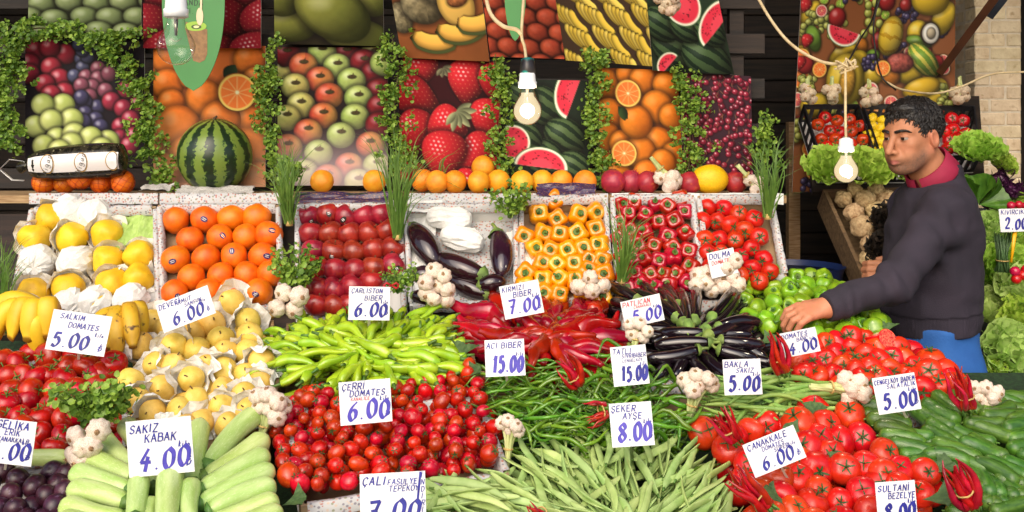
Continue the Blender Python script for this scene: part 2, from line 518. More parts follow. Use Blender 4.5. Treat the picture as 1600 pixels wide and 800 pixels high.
# brown steel awning strut across the pillar
p0, p1 = at(1470, 112, 4.1), at(1566, -18, 3.7)
tag(obj('awning_strut', mk('awning_strut', *tube([p0, p1], .021, 4), m_steel, smooth=False)), 'brown steel strut slanting up in front of the cream pillar', 'strut')
m_navy = mat('dark_blue_metal', srgb(58, 66, 78), srgb(44, 50, 60), scale=8, rough=.5)
p0, p1 = at(1546, 24, 3.95), at(1596, -40, 3.8)
tag(obj('awning_bracket', mk('awning_bracket', *tube([p0, p1], .024, 4), m_navy, smooth=False)), 'dark blue metal awning bracket beside the brown strut', 'bracket')

# ================================================================== POSTERS (flat prints, painted into the sheet's colour attribute)
class Cv:
    def __init__(s, u0, v0, u1, v1, bg, res=.72):
        s.u0, s.v0, s.u1, s.v1 = u0, v0, u1, v1
        s.W, s.H = int((u1 - u0) * res) + 1, int((v1 - v0) * res) + 1
        s.x = np.linspace(u0, u1, s.W)[None, :] * np.ones((s.H, 1))
        s.y = np.linspace(v0, v1, s.H)[:, None] * np.ones((1, s.W))
        s.a = np.ones((s.H, s.W, 3)) * np.array(bg, float)
        s.r = np.random.default_rng(int(abs(u0 * 7 + v0 + 1000)))
        s.px = 1 / res
    def noise(s, scale, seed=0):
        r = np.random.default_rng(abs(seed) + 1)
        out = np.zeros((s.H, s.W)); amp = 1
        for o in range(3):
            n = 24
            t = r.random((n, n)); gx = (s.x / scale * 2 ** o) % (n - 1); gy = (s.y / scale * 2 ** o) % (n - 1)
            i, j = gy.astype(int), gx.astype(int); fy, fx = gy - i, gx - j
            out += amp * (t[i, j] * (1 - fy) * (1 - fx) + t[i + 1, j] * fy * (1 - fx) + t[i, j + 1] * (1 - fy) * fx + t[i + 1, j + 1] * fy * fx)
            amp *= .5
        return out / 1.75
    def blend(s, al, c):
        al = np.clip(al, 0, 1)[..., None]
        s.a[...] = s.a * (1 - al) + np.asarray(c, float) * al
    def win(s, cx, cy, r):
        j0, j1 = np.searchsorted(s.x[0], (cx - r, cx + r)); i0, i1 = np.searchsorted(s.y[:, 0], (cy - r, cy + r))
        if i1 - i0 < 1 or j1 - j0 < 1: return None
        q = object.__new__(Cv); q.__dict__.update(s.__dict__)
        q.x, q.y, q.a = s.x[i0:i1, j0:j1], s.y[i0:i1, j0:j1], s.a[i0:i1, j0:j1]
        q.H, q.W = q.x.shape
        return q
    def loc(s, cx, cy, ang):
        c, q = math.cos(ang), math.sin(ang)
        dx, dy = s.x - cx, s.y - cy
        return dx * c + dy * q, -dx * q + dy * c
    def ell(s, cx, cy, rx, ry=None, ang=0, c=(200, 60, 50), c2=None, hl=.45, amb=.42, sh=.5, tex=0, stripes=None, spec=18, hls=1.0):
        ry = ry or rx
        s = s.win(cx, cy, max(rx, ry) * 1.3 + 1)
        if s is None: return
        X, Y = s.loc(cx, cy, ang)
        d2 = (X / rx) ** 2 + (Y / ry) ** 2
        d = np.sqrt(d2)
        if sh:
            s.blend(sh * np.clip(1.28 - d, 0, .28) / .28, (12, 9, 9))
        al = np.clip((1 - d) * min(rx, ry) / s.px + .5, 0, 1)
        nz = np.sqrt(np.clip(1 - d2, 0, 1))
        nx, ny = (s.x - cx) / rx, (s.y - cy) / ry
        dif = np.clip(-.42 * nx - .55 * ny + .72 * nz, 0, 1)
        col = np.ones((s.H, s.W, 3)) * np.array(c, float)
        if c2 is not None:
            k = np.clip(.5 + .9 * (s.noise(rx * .9, int(cx)) - .5) + .45 * X / rx, 0, 1)[..., None]
            col = col * (1 - k) + np.array(c2, float) * k
        if stripes is not None:
            k = (np.sin(np.arctan2(Y / ry, nz + .25) * stripes[0] + 2.2 * s.noise(rx * .4, 3)) > stripes[2]).astype(float)[..., None]
            col = col * (1 - k) + np.array(stripes[1], float) * k
        if tex: col = col * (1 + tex * (s.noise(rx * .18, int(cx + cy)) - .5)[..., None])
        col = col * (amb + (1 - amb) * dif)[..., None] * (1 - .35 * np.clip(d - .75, 0, .25) / .25)[..., None]
        h = hl * np.clip(1 - ((nx + .32) ** 2 + (ny + .38) ** 2) * 5 / hls, 0, 1) ** 1.6
        col = col * (1 - h[..., None]) + 250 * h[..., None]
        s.blend(al, col)
    def cut(s, cx, cy, r, rind=(235, 190, 90), flesh=(228, 110, 45)):
        s.ell(cx, cy, r, c=(220, 120, 40), hl=0, sh=.4)
        s = s.win(cx, cy, r + 2)
        if s is None: return
        X, Y = s.x - cx, s.y - cy
        d = np.hypot(X, Y); th = np.arctan2(Y, X)
        s.blend(np.clip((r * .97 - d) / s.px, 0, 1), rind)
        s.blend(np.clip((r * .85 - d) / s.px, 0, 1), flesh)
        k = np.abs(((th / (2 * PI) * 10) % 1) - .5)
        s.blend(np.clip((r * .83 - d) / s.px, 0, 1) * np.clip((.07 - k * d / r) * 12, 0, .55), (246, 190, 120))
        s.blend(np.clip((r * .12 - d) / s.px, 0, 1), (250, 222, 170))
        s.a[...] *= 1 + .12 * ((s.noise(5, 9) - .5) * (d < r * .85))[..., None]
    def wedge(s, cx, cy, r, ang, full=False, squash=1.0):
        """Cut water melon: a half disc with green rind, pale pith, red flesh and black seeds."""
        X, Y = s.loc(cx, cy, ang); Y = Y / squash
        d = np.hypot(X, Y)
        m = np.ones_like(d) if full else np.clip(Y / s.px + .5, 0, 1)
        s.blend(np.clip((r - d) / s.px, 0, 1) * m, (52, 84, 46))
        s.blend(np.clip((r * .955 - d) / s.px, 0, 1) * m, (226, 226, 200))
        s.blend(np.clip((r * .87 - d) / 3, 0, 1) * m, (206, 44, 62))
        s.blend(.4 * np.clip((r * .5 - d) / 6, 0, 1) * m, (226, 84, 96))
        for _ in range(int(r * .55)):
            q, t = s.r.uniform(.35, .8) * r, s.r.uniform(0, PI * (2 if full else 1))
            if not full: t = .25 + t * .84
            px, py = q * math.cos(t), q * math.sin(t)
            s.blend(np.clip((1.5 - np.hypot((X - px) * .8, (Y - py))) , 0, 1), (30, 14, 14))
    def berry(s, cx, cy, rx, ry, ang, c=(176, 26, 34)):
        s = s.win(cx, cy, max(rx, ry) * 1.6 + 1)
        if s is None: return
        X, Y = s.loc(cx, cy, ang)
        w = rx * (1 - .42 * np.clip(Y / ry, -1, 1) - .12 * np.clip(Y / ry, 0, 1) ** 2)
        d2 = (X / w) ** 2 + (Y / ry) ** 2; d = np.sqrt(d2)
        s.blend(.6 * np.clip(1.22 - d, 0, .22) / .22, (18, 6, 8))
        nz = np.sqrt(np.clip(1 - d2, 0, 1)); nx, ny = (s.x - cx) / rx, (s.y - cy) / ry
        dif = np.clip(-.4 * nx - .5 * ny + .75 * nz, 0, 1)
        col = np.array(c, float) * (.35 + .75 * dif)[..., None]
        sx, sy = X / 7.5, Y / 6.5
        ox = (np.floor(sy) % 2) * .5
        fx, fy = (sx + ox) % 1 - .5, sy % 1 - .5
        seed = np.clip((.16 - np.hypot(fx, fy)) * 9, 0, 1)
        hi = np.clip(1 - ((nx + .3) ** 2 + (ny + .42) ** 2) * 5, 0, 1)
        col = col * (1 - .5 * seed[..., None]) + np.array((226, 160, 100)) * .5 * seed[..., None]
        ring = np.clip((.34 - np.hypot(fx, fy)) * 5, 0, 1) * hi
        col = col * (1 - .75 * ring[..., None]) + 245 * .75 * ring[..., None]
        s.blend(np.clip((1 - d) * rx / s.px + .5, 0, 1), col)
    def leaf(s, cx, cy, l, w_, ang, c=(110, 130, 70)):
        s = s.win(cx, cy, l + 2)
        if s is None: return
        X, Y = s.loc(cx, cy, ang); t = X / l
        wd = w_ * np.clip(1 - (2 * t - 1) ** 2, 0, 1)
        m = (t > 0) & (t < 1)
        s.blend(np.clip((wd - np.abs(Y)) / s.px + .3, 0, 1) * m, np.array(c, float) * (0.75 + .4 * np.clip(Y / w_, -1, 1))[..., None])
    def banana(s, cx, cy, R, a0, a1, w_, c=(226, 190, 60)):
        s = s.win(cx, cy, R + 2 * w_ + 2)
        if s is None: return
        X, Y = s.x - cx, s.y - cy
        d = np.hypot(X, Y) - R; th = np.arctan2(Y, X)
        t = ((th - a0) % (2 * PI)) / ((a1 - a0) % (2 * PI))
        m = (t >= 0) & (t <= 1)
        wd = w_ * np.clip(np.minimum(t, 1 - t) * 6, .25, 1) ** .5
        e = d / wd
        s.blend(.5 * np.clip((1.3 - np.abs(e)) * 3, 0, 1) * m, (40, 26, 10))
        sh = 1 - .45 * np.clip(e, 0, 1) ** 1.5 + .1 * np.clip(-e, 0, 1)
        col = np.array(c, float) * sh[..., None] * np.clip(np.minimum(t, 1 - t) * 9 + .25, .3, 1)[..., None]
        s.blend(np.clip((1 - np.abs(e)) * w_ / s.px + .5, 0, 1) * m, col)
    def fade(s, v0, v1, c=(226, 206, 204), k=.7):  # blends in a pale tone, stronger towards the lower edge
        s.blend(k * np.clip((s.y - v0) / (v1 - v0), 0, 1), c)
    def hexfill(s, rx, ry, fn, jit=.15, u0=None, u1=None, v0=None, v1=None, dx=1.8, dy=1.55):
        u0, u1, v0, v1 = u0 or s.u0, u1 or s.u1, v0 if v0 is not None else s.v0, v1 or s.v1
        r = 0; y = v0
        while y < v1 + ry:
            x = u0 + (rx * dx / 2 if r % 2 else 0)
            while x < u1 + rx:
                fn(x + s.r.normal() * rx * jit, y + s.r.normal() * ry * jit); x += rx * dx
            y += ry * dy; r += 1

m_print = mat_print('printed_sheet')
m_back = mat('poster_board', srgb(206, 200, 190), rough=.8, val=0, hue=0)
def sheet(cv, name, label, corners, wave=0.0, tilt=None, group='fruit posters', bright=1.0, cat='poster'):
    """corners: four world points TL, TR, BR, BL. A board with the printed sheet on its face."""
    TL, TR, BR, BL = [np.array(c) for c in corners]
    s, t = np.linspace(0, 1, cv.W)[None, :, None], np.linspace(0, 1, cv.H)[:, None, None]
    P = (TL * (1 - s) + TR * s) * (1 - t) + (BL * (1 - s) + BR * s) * t
    nrm = np.cross(TR - TL, BL - TL); nrm /= np.linalg.norm(nrm)
    if nrm[1] > 0: nrm = -nrm
    if wave: P = P + nrm * (wave * (np.sin(s * 7 + t * 2) + .6 * np.sin(t * 5 + 1 + s * 3)))
    base = Vector(((BL + BR) / 2).tolist())
    P = P.reshape(-1, 3) - np.array(base)
    W, H = cv.W, cv.H
    ii = (np.arange(H - 1)[:, None] * W + np.arange(W - 1)[None, :]).ravel()
    q = np.stack([ii, ii + W, ii + W + 1, ii + 1], 1).astype(np.int32)
    me = bpy.data.meshes.new('print')
    me.vertices.add(len(P)); me.vertices.foreach_set('co', (P + nrm * .0025).ravel().astype(np.float32))
    me.loops.add(q.size); me.loops.foreach_set('vertex_index', q.ravel())
    me.polygons.add(len(q)); me.polygons.foreach_set('loop_start', np.arange(0, q.size, 4, dtype=np.int32))
    me.materials.append(m_print); me.update(calc_edges=True)
    me.polygons.foreach_set('use_smooth', np.ones(len(q), bool))
    a = np.clip(cv.a.reshape(-1, 3), 0, 255) / 255
    a = np.where(a <= .04045, a / 12.92, ((a + .055) / 1.055) ** 2.4) * bright
    a = np.minimum(a ** .92 * 1.1, .85)
    ca = me.color_attributes.new('Col', 'FLOAT_COLOR', 'POINT')
    ca.data.foreach_set('color', np.concatenate([a, np.ones((len(a), 1))], 1).ravel().astype(np.float32))
    # backing: coarse slab following the sheet
    nu, nv = (9, 9) if not wave else (41, 41)
    su, sv = np.linspace(0, W - 1, nu).astype(int), np.linspace(0, H - 1, nv).astype(int)
    idx = (sv[:, None] * W + su[None, :]).ravel()
    Pf = P[idx]; Pb = Pf - nrm * .004; k = nu * nv
    fs = []
    for i in range(nv - 1):
        for j in range(nu - 1):
            a0 = i * nu + j
            fs += [(a0, a0 + nu, a0 + nu + 1, a0 + 1), (k + a0, k + a0 + 1, k + a0 + nu + 1, k + a0 + nu)]
    rim = [j for j in range(nu)] + [i * nu + nu - 1 for i in range(1, nv)] + [(nv - 1) * nu + j for j in range(nu - 2, -1, -1)] + [i * nu for i in range(nv - 2, 0, -1)]
    for i in range(len(rim)):
        b, c = rim[i], rim[(i + 1) % len(rim)]
        fs.append((b, c, k + c, k + b))
    o = obj(name, mk(name, np.concatenate([Pf, Pb]), fs, m_back), None, Matrix.Translation(base))
    tag(o, label, cat, group)
    obj('print', me, o)
    return o
def quad(uv, Ys):
    if not hasattr(Ys, '__len__'): Ys = (Ys, Ys, Ys, Ys)
    return [at(u, v, y) for (u, v), y in zip(uv, Ys)]
R_ = lambda cv, a, b: float(cv.r.uniform(a, b))
T1 = lambda pts, u0, v0: [(u0 + x * .375, v0 + y * .375) for x, y in pts]

# --- lower row
c = Cv(40, 55, 226, 245, (22, 17, 22))
for x, y in T1([(115, 185), (210, 170), (155, 210), (275, 220), (210, 195), (125, 260), (125, 305), (215, 275), (250, 322), (190, 345), (270, 380), (215, 390)], 0, 0): c.ell(x, y, 17, 16, c=(188, 52, 66), c2=(140, 28, 48))
for x, y in T1([(370, 200), (340, 240), (345, 275), (310, 310), (365, 230), (345, 205), (330, 180), (380, 170)], 0, 0): c.ell(x, y, 11, c=(74, 76, 108), hl=.35)
for x, y in T1([(360, 315), (410, 280), (410, 320), (385, 355), (340, 350), (375, 395), (440, 370), (455, 300)], 0, 0): c.ell(x, y, 12.5, c=(134, 70, 88), hl=.4)
for x, y in T1([(310, 450), (405, 440), (355, 420), (355, 465), (400, 490), (350, 500), (420, 520), (340, 400)], 0, 0): c.ell(x, y, 12.5, c=(62, 58, 92), hl=.4)
for x, y in T1([(575, 430), (530, 365), (465, 415), (515, 445), (505, 520), (545, 490), (500, 570), (560, 560), (540, 600)], 0, 0): c.ell(x, y, 15, c=(176, 48, 68), c2=(126, 30, 54))
for x, y in T1([(265, 430), (180, 430), (300, 490), (150, 520), (215, 495), (240, 570), (310, 550), (450, 580), (380, 565), (185, 600), (300, 590), (425, 610), (250, 620)], 0, 0): c.ell(x, y, 18.5, 17.5, c=(206, 214, 126), c2=(160, 178, 84), amb=.6, hl=.3)
sheet(c, 'fruit_poster', 'poster of red, black and green grapes framed by leafy garlands', quad([(40, 56), (226, 58), (226, 248), (40, 248)], 3.5))

c = Cv(240, 70, 415, 295, (196, 96, 40))
for x, y, r in [(262, 90, 26), (262, 132, 26), (300, 120, 20), (390, 92, 26), (400, 125, 22), (320, 154, 31), (268, 160, 22), (385, 190, 28), (345, 188, 32), (278, 200, 36), (330, 215, 30), (300, 250, 40), (385, 240, 40), (255, 270, 30), (340, 280, 34), (405, 285, 30)]:
    c.ell(x, y, r, c=(236, 126, 42), c2=(224, 104, 30), amb=.6, hl=.18, tex=.15, sh=.35)
c.leaf(352, 125, 30, 12, -1.0, (46, 66, 36)); c.leaf(350, 130, 24, 10, -.4, (60, 84, 44))
c.cut(371, 144, 31)
c.fade(165, 300, (232, 190, 176), .62)
sheet(c, 'fruit_poster', 'poster of oranges with one cut orange, behind the water melon', quad([(240, 72), (415, 72), (415, 292), (240, 292)], 3.5))

c = Cv(432, 72, 608, 295, (26, 14, 14))
GR, RD, DR, YG = ((150, 176, 84), (178, 190, 104)), ((176, 44, 36), (214, 150, 70)), ((120, 22, 28), (86, 14, 20)), ((186, 192, 104), (206, 186, 96))
for x, y, k in [(110, 285, YG), (125, 220, DR), (380, 215, DR), (500, 220, YG), (275, 212, GR), (195, 270, RD), (340, 275, GR), (455, 255, DR), (265, 330, RD), (500, 305, DR), (160, 360, YG), (400, 335, GR), (540, 260, GR), (520, 380, DR), (305, 400, RD), (185, 440, YG), (430, 410, GR), (525, 450, DR), (280, 485, RD), (125, 495, YG), (415, 490, GR), (520, 525, DR), (215, 555, RD), (355, 570, GR), (480, 610, RD), (130, 620, RD), (260, 645, GR), (390, 700, RD), (510, 700, GR), (200, 730, GR), (300, 750, RD), (430, 770, GR)]:
    X, Y = 400 + x * .375, y * .375
    c.ell(X, Y, 23, 21, c=k[0], c2=k[1], hl=.3, tex=.2, amb=.45)
    c.ell(X + 1, Y - 6, 7, 3.4, c=(60, 50, 24), hl=0, sh=.3, amb=.7); c.leaf(X, Y - 5, 9, 1.3, -1.1, (60, 40, 24))
c.fade(190, 275, (216, 196, 204), .62)
sheet(c, 'fruit_poster', 'poster of red and green apples in rows, paler towards its foot', quad([(434, 74), (606, 74), (606, 290), (434, 290)], 3.5))

c = Cv(622, 90, 782, 285, (40, 6, 10))
for x, y, rx, ry, a in [(655, 105, 26, 30, .1), (730, 125, 30, 38, .05), (775, 125, 26, 34, 0), (650, 150, 28, 40, -1.1), (765, 185, 32, 34, .3), (645, 210, 30, 42, .5), (700, 195, 30, 32, -1.2), (745, 240, 30, 36, .9), (692, 245, 34, 42, .15), (640, 275, 24, 24, .2), (775, 270, 24, 26, 0), (735, 285, 24, 20, .4)]:
    c.berry(x, y, rx, ry, a)
for k in range(7): c.leaf(712, 172, 28 + 6 * (k % 2), 6, -.5 + k * .45, (150, 156, 110))
for k in range(5): c.leaf(690, 103, 16, 4, -.2 + k * .6, (120, 116, 84))
sheet(c, 'fruit_poster', 'poster of large red strawberries with one green calyx', quad([(624, 92), (782, 96), (782, 284), (624, 284)], 3.5))

c = Cv(788, 122, 924, 290, (24, 32, 24))
for x, y, r in [(850, 165, 38), (885, 215, 36), (815, 150, 30), (850, 250, 36), (900, 265, 30), (820, 215, 30)]:
    c.ell(x, y, r, r * .85, .6, c=(74, 96, 56), stripes=(13, (28, 44, 28), .1), hl=.1, amb=.45)
c.wedge(906, 140, 52, PI * .62, squash=.7); c.wedge(800, 225, 30, 0, True); c.wedge(845, 266, 46, -PI * .96, squash=.75)
sheet(c, 'fruit_poster', 'poster of striped water melons with cut red wedges', quad([(790, 124), (916, 126), (922, 284), (790, 284)], 3.5))

c = Cv(932, 104, 1070, 285, (170, 76, 24))
for x, y, r in [(945, 130, 26), (985, 112, 22), (1010, 122, 24), (1050, 130, 24), (950, 178, 26), (1032, 165, 28), (1056, 180, 22), (945, 215, 24), (1000, 205, 26), (970, 225, 22), (1030, 225, 28), (1000, 240, 28), (1058, 245, 24), (1038, 255, 22), (960, 275, 24), (1010, 275, 24), (995, 190, 28)]:
    c.ell(x, y, r, c=(236, 132, 34), c2=(222, 106, 22), amb=.55, hl=.14, tex=.15, sh=.45)
c.leaf(965, 165, 26, 8, .9, (34, 54, 26)); c.leaf(972, 165, 24, 8, 1.4, (42, 64, 30))
c.cut(983, 144, 23); c.cut(973, 241, 22)
sheet(c, 'fruit_poster', 'poster of bright oranges with two cut halves, beside the cherries', quad([(934, 106), (1058, 110), (1068, 282), (938, 282)], 3.5))

c = Cv(1062, 112, 1178, 285, (46, 26, 34), res=.85)
for k in range(6):
    x0 = R_(c, 1065, 1175)
for _ in range(260):
    x, y = R_(c, 1060, 1180), R_(c, 112, 287)
    if c.r.random() < .35: c.leaf(x, y, 16, .9, R_(c, -2.4, -.6), (150, 96, 70))
    c.ell(x, y, 5.2, 5, c=(160, 34, 58) if c.r.random() < .7 else (116, 20, 42), hl=.7, sh=.35, hls=.7)
sheet(c, 'fruit_poster', 'poster crowded with small dark red cherries', quad([(1064, 114), (1173, 119), (1176, 282), (1066, 282)], 3.5))

# --- upper row, hung in front and leaning out at the top
UP = (3.36, 3.36, 3.47, 3.47)
c = Cv(40, -70, 224, 60, (58, 70, 48))
c.hexfill(25, 16, lambda x, y: c.ell(x, y, 25, 16.5, .15, c=(150, 166, 112), c2=(112, 130, 80), hl=.25, amb=.4, tex=.1), .1)
sheet(c, 'fruit_poster', 'poster of pale green oval mangoes above the grapes', quad([(46, -70), (222, -70), (221, 56), (44, 56)], UP))
c = Cv(222, -70, 410, 78, (34, 10, 14))
c.hexfill(38, 34, lambda x, y: c.berry(x, y, 36, 38, R_(c, -.8, .8), (130, 24, 36)), .15)
sheet(c, 'fruit_poster', 'poster of dark strawberries behind the green hanging sign', quad([(224, -70), (408, -70), (408, 75), (224, 75)], UP))
c = Cv(426, -70, 602, 76, (34, 30, 20))
for x, y, rx, ry, a in [(450, 40, 46, 32, .1), (440, -10, 40, 40, 0), (585, -8, 36, 36, .3), (560, 60, 60, 30, .2), (520, 22, 66, 44, .5)]:
    c.ell(x, y, rx, ry, a, c=(140, 142, 62), c2=(104, 112, 44), hl=.22, amb=.4, tex=.15)
sheet(c, 'fruit_poster', 'poster of a few large olive green papayas', quad([(428, -70), (598, -70), (600, 72), (429, 68)], UP))
c = Cv(600, -70, 768, 100, (120, 66, 34))
c.a *= (1 + .25 * (c.noise(30, 2) - .5))[..., None]
for x, y, rx, ry in [(612, 32, 22, 26), (655, 10, 40, 32), (700, -30, 60, 40)]: c.ell(x, y, rx, ry, 0, c=(150, 138, 104), c2=(124, 110, 76), hl=.05, tex=.9, amb=.5)
c.ell(718, 8, 34, 38, -.4, c=(226, 178, 84), hl=.1, amb=.8); c.ell(722, 0, 20, 12, -.3, c=(190, 110, 60), hl=0, tex=.8)
for cx, cy, R, a0, a1, wd in [(668, 10, 62, PI * .28, PI * .72, 13), (712, -10, 66, PI * .18, PI * .68, 13), (742, -30, 70, PI * .3, PI * .62, 12)]:
    c.banana(cx, cy, R + 3, a0, a1, wd + 3, (96, 112, 60)); c.banana(cx, cy, R, a0, a1, wd, (236, 176, 74))
sheet(c, 'fruit_poster', 'poster of cut orange melon slices on a wooden board', quad([(600, -70), (745, -70), (765, 96), (628, 90)], UP))
c = Cv(748, -70, 884, 96, (70, 26, 18))
c.hexfill(21, 16, lambda x, y: c.ell(x, y, 21, 15.5, .15, c=(186, 76, 48), c2=(160, 56, 40), hl=.08, amb=.5, tex=.25), .06)
sheet(c, 'fruit_poster', 'poster of red orange persimmons packed in rows', quad([(746, -70), (864, -70), (882, 92), (766, 88)], UP))
c = Cv(862, -70, 1030, 106, (54, 40, 30))
for r in range(5):
    for q in range(4):
        bx, by = 862 + q * 48 + (r % 2) * 22, -60 + r * 38
        for k in range(6):
            c.banana(bx + 34 + k * 6.5, by - 16 + k * 3, 44, PI * .55 + k * .05, PI * .98, 6.2, (214, 180, 62) if (k + r) % 3 else (226, 196, 84))
        c.ell(bx + 40, by - 2, 8, 5, c=(50, 40, 26), hl=0)
sheet(c, 'fruit_poster', 'poster of many yellow banana hands', quad([(856, -70), (1010, -70), (1030, 104), (884, 94)], UP))
c = Cv(1006, -70, 1150, 118, (30, 44, 30))
for x, y, r in [(1050, 80, 44), (1105, 95, 46), (1030, 40, 36), (1075, 45, 30), (1120, 50, 30), (1050, -30, 50)]:
    c.ell(x, y, r, r * .8, .5, c=(66, 90, 54), stripes=(12, (26, 42, 28), .15), hl=.1, amb=.4)
c.wedge(1076, 8, 38, 0, True, .95); c.wedge(1142, 40, 54, PI * .38 + PI * .5 - .35, squash=.62); c.wedge(1036, 108, 26, PI * .75, squash=.8)
sheet(c, 'fruit_poster', 'poster of water melons and red slices under the shop beam', quad([(1004, -70), (1108, -70), (1147, 116), (1020, 110)], UP))

# --- the big collage sheet on the right
c = Cv(1230, -70, 1495, 300, (120, 70, 40), res=.75)
kinds = [lambda x, y: c.ell(x, y, R_(c, 12, 20), c=(206, 120, 40), hl=.3, tex=.2), lambda x, y: c.cut(x, y, R_(c, 11, 17)), lambda x, y: c.ell(x, y, R_(c, 20, 30), R_(c, 14, 20), R_(c, 0, 3), c=(226, 190, 50), hl=.3, tex=.15),
         lambda x, y: c.ell(x, y, R_(c, 10, 16), c=(170, 40, 40), hl=.4), lambda x, y: c.ell(x, y, R_(c, 14, 22), R_(c, 9, 14), R_(c, 0, 3), c=(110, 150, 50), hl=.3), lambda x, y: c.cut(x, y, R_(c, 9, 13), (226, 226, 200), (196, 70, 80)),
         lambda x, y: [c.ell(x + R_(c, -16, 16), y + R_(c, -14, 14), 5, c=(70, 60, 100), hl=.4) for _ in range(16)], lambda x, y: [c.ell(x + R_(c, -18, 18), y + R_(c, -18, 18), 5.5, c=(190, 196, 90), hl=.3) for _ in range(18)],
         lambda x, y: c.berry(x, y, 9, 11, R_(c, -1, 1), (190, 36, 40)), lambda x, y: c.cut(x, y, 9, (140, 110, 60), (120, 170, 50))]
for i in range(170):
    kinds[int(c.r.integers(len(kinds)))](R_(c, 1230, 1495), R_(c, -70, 300))
c.ell(1315, 125, 34, 42, .1, c=(230, 196, 60), hl=.2, tex=.1); c.ell(1320, 128, 14, 26, .1, c=(216, 160, 60), hl=0, tex=.5)
for x, y in [(1470 - 120, 20), (1352, 34), (1368, 18), (1360, 46), (1345, 52), (1372, 36), (1380, 50), (1362, 4), (1350, 8)]: c.ell(x, y, 7, c=(196, 204, 90), hl=.3)
c.wedge(1308, 46, 33, .25, squash=.85)
c.ell(1392, 55, 20, 32, .25, c=(232, 190, 40), c2=(236, 206, 80), stripes=(9, (196, 150, 30), .7), hl=.2)
c.ell(1455, 0, 30, 24, 0, c=(226, 186, 40), hl=.3); c.ell(1455, 52, 15, 18, 0, c=(90, 60, 40), hl=0); c.ell(1456, 52, 13, 16, 0, c=(240, 236, 224), hl=.2, amb=.8); c.ell(1457, 52, 7, 9, 0, c=(196, 180, 150), hl=0)
c.ell(1445, 94, 32, 18, .9, c=(110, 150, 50), stripes=(10, (216, 206, 80), .3), hl=.2); c.ell(1408, 98, 22, 16, 0, c=(170, 80, 70), hl=.1, tex=.9)
c.cut(1381, 106, 13); c.cut(1268, 109, 13); c.cut(1362, 140, 13, (230, 220, 200), (206, 90, 100)); c.cut(1266, 268, 14); c.ell(1442, 138, 30, 16, -.3, c=(220, 176, 40), hl=.2)
sheet(c, 'collage_banner', 'glossy banner crowded with mixed fruit hanging behind the seller', quad([(1252, -70), (1494, -70), (1482, 300), (1236, 300)], 4.15), wave=.02, group='fruit posters', cat='banner')

# green hanging boards
def leaf_board(name, label, cu, vb, w_, vt, Y, text=False):
    base = at(cu, vb, Y)
    n = 28; prof = []
    for i in range(n + 1):
        t = i / n
        v = vb - (vb - vt) * t
        half = w_ * math.sin(min(1, (t * 1.5) ** .62) * PI / 2)
        prof.append((half, v))
    left = [at(cu - h, v, Y) - base for h, v in prof[1:]]; right = [at(cu + h, v, Y) - base for h, v in prof[1:]]
    ring = [at(cu, vb, Y) - base] + right + left[::-1]
    k = len(ring)
    vs = [tuple(p) for p in ring] + [(p.x, p.y + .004, p.z) for p in ring]
    fs = [tuple(range(k))] + [tuple(range(2 * k - 1, k - 1, -1))] + [(i, k + i, k + (i + 1) % k, (i + 1) % k) for i in range(k)]
    o = obj(name, mk(name, vs, fs, m_sign_green, smooth=False), None, Matrix.Translation(base))
    return tag(o, label, 'sign'), base
m_sign_green = mat('green_board', srgb(58, 134, 62), srgb(52, 124, 56), scale=4, rough=.4, val=0, hue=0)
# ================================================================== PRODUCE: meshes
m_green_stem = mat('green_stem', srgb(96, 130, 52), srgb(70, 104, 40), scale=6, rough=.55, val=.12, hue=.02)
m_pepper_stem = mat('pepper_stem', srgb(98, 124, 44), srgb(66, 92, 34), scale=3, rough=.55, val=.16, hue=.02)
m_calyx = mat('dark_green_calyx', srgb(66, 92, 40), srgb(46, 70, 30), scale=5, rough=.6, val=.12, hue=.02)
m_drystem = mat('dry_stem', srgb(112, 84, 50), srgb(80, 60, 38), scale=6, rough=.8)
m_orange = mat('orange_peel', srgb(236, 124, 14), srgb(222, 100, 8), scale=1.6, rough=.38, val=.07, hue=.008, bump=.35, bscale=22, spec=.5)
m_mandarin = mat('mandarin_peel', srgb(240, 124, 14), srgb(226, 100, 8), scale=2, rough=.4, val=.06, hue=.008, bump=.35, bscale=18)
m_shelf_orange = mat('pale_orange_peel', srgb(240, 166, 40), srgb(232, 142, 24), scale=1.6, rough=.42, val=.08, hue=.015, bump=.35, bscale=22)
m_apple = mat('dark_red_apple', srgb(162, 32, 32), srgb(116, 18, 26), scale=1.5, rough=.3, val=.16, hue=.012, stretch=(1, 1, .3), c3=srgb(186, 84, 50), s3=2.2, t3=(.62, .9), coat=.25)
m_quince = mat('yellow_quince', srgb(236, 196, 36), srgb(224, 176, 28), scale=1.5, rough=.5, val=.06, hue=.01, bump=.2, bscale=6, c3=srgb(176, 140, 40), s3=8, t3=(.7, .78))
m_pear = mat('pale_pear', srgb(236, 200, 100), srgb(222, 182, 76), scale=1.8, rough=.5, val=.07, hue=.012, bump=.1, bscale=14, c3=srgb(190, 150, 80), s3=14, t3=(.64, .74))
m_tomato = mat('red_tomato', srgb(206, 50, 20), srgb(186, 32, 13), scale=1.3, rough=.3, val=.12, hue=.008, spec=.4, coat=.15, c3=srgb(222, 88, 30), s3=1.2, t3=(.6, .95))
m_dark_tomato = mat('deep_red_tomato', srgb(186, 24, 14), srgb(150, 14, 10), scale=1.4, rough=.26, val=.16, hue=.008, spec=.45, coat=.2)
m_cherry = mat('red_cherry_tomato', srgb(198, 30, 12), srgb(164, 16, 8), scale=1.2, rough=.27, val=.24, hue=.011, spec=.45, coat=.2, c3=srgb(216, 90, 30), s3=1.5, t3=(.64, .95))
m_yellow_pepper = mat('yellow_pepper', srgb(240, 160, 8), srgb(230, 136, 4), scale=1.6, rough=.28, val=.1, hue=.012, coat=.4)
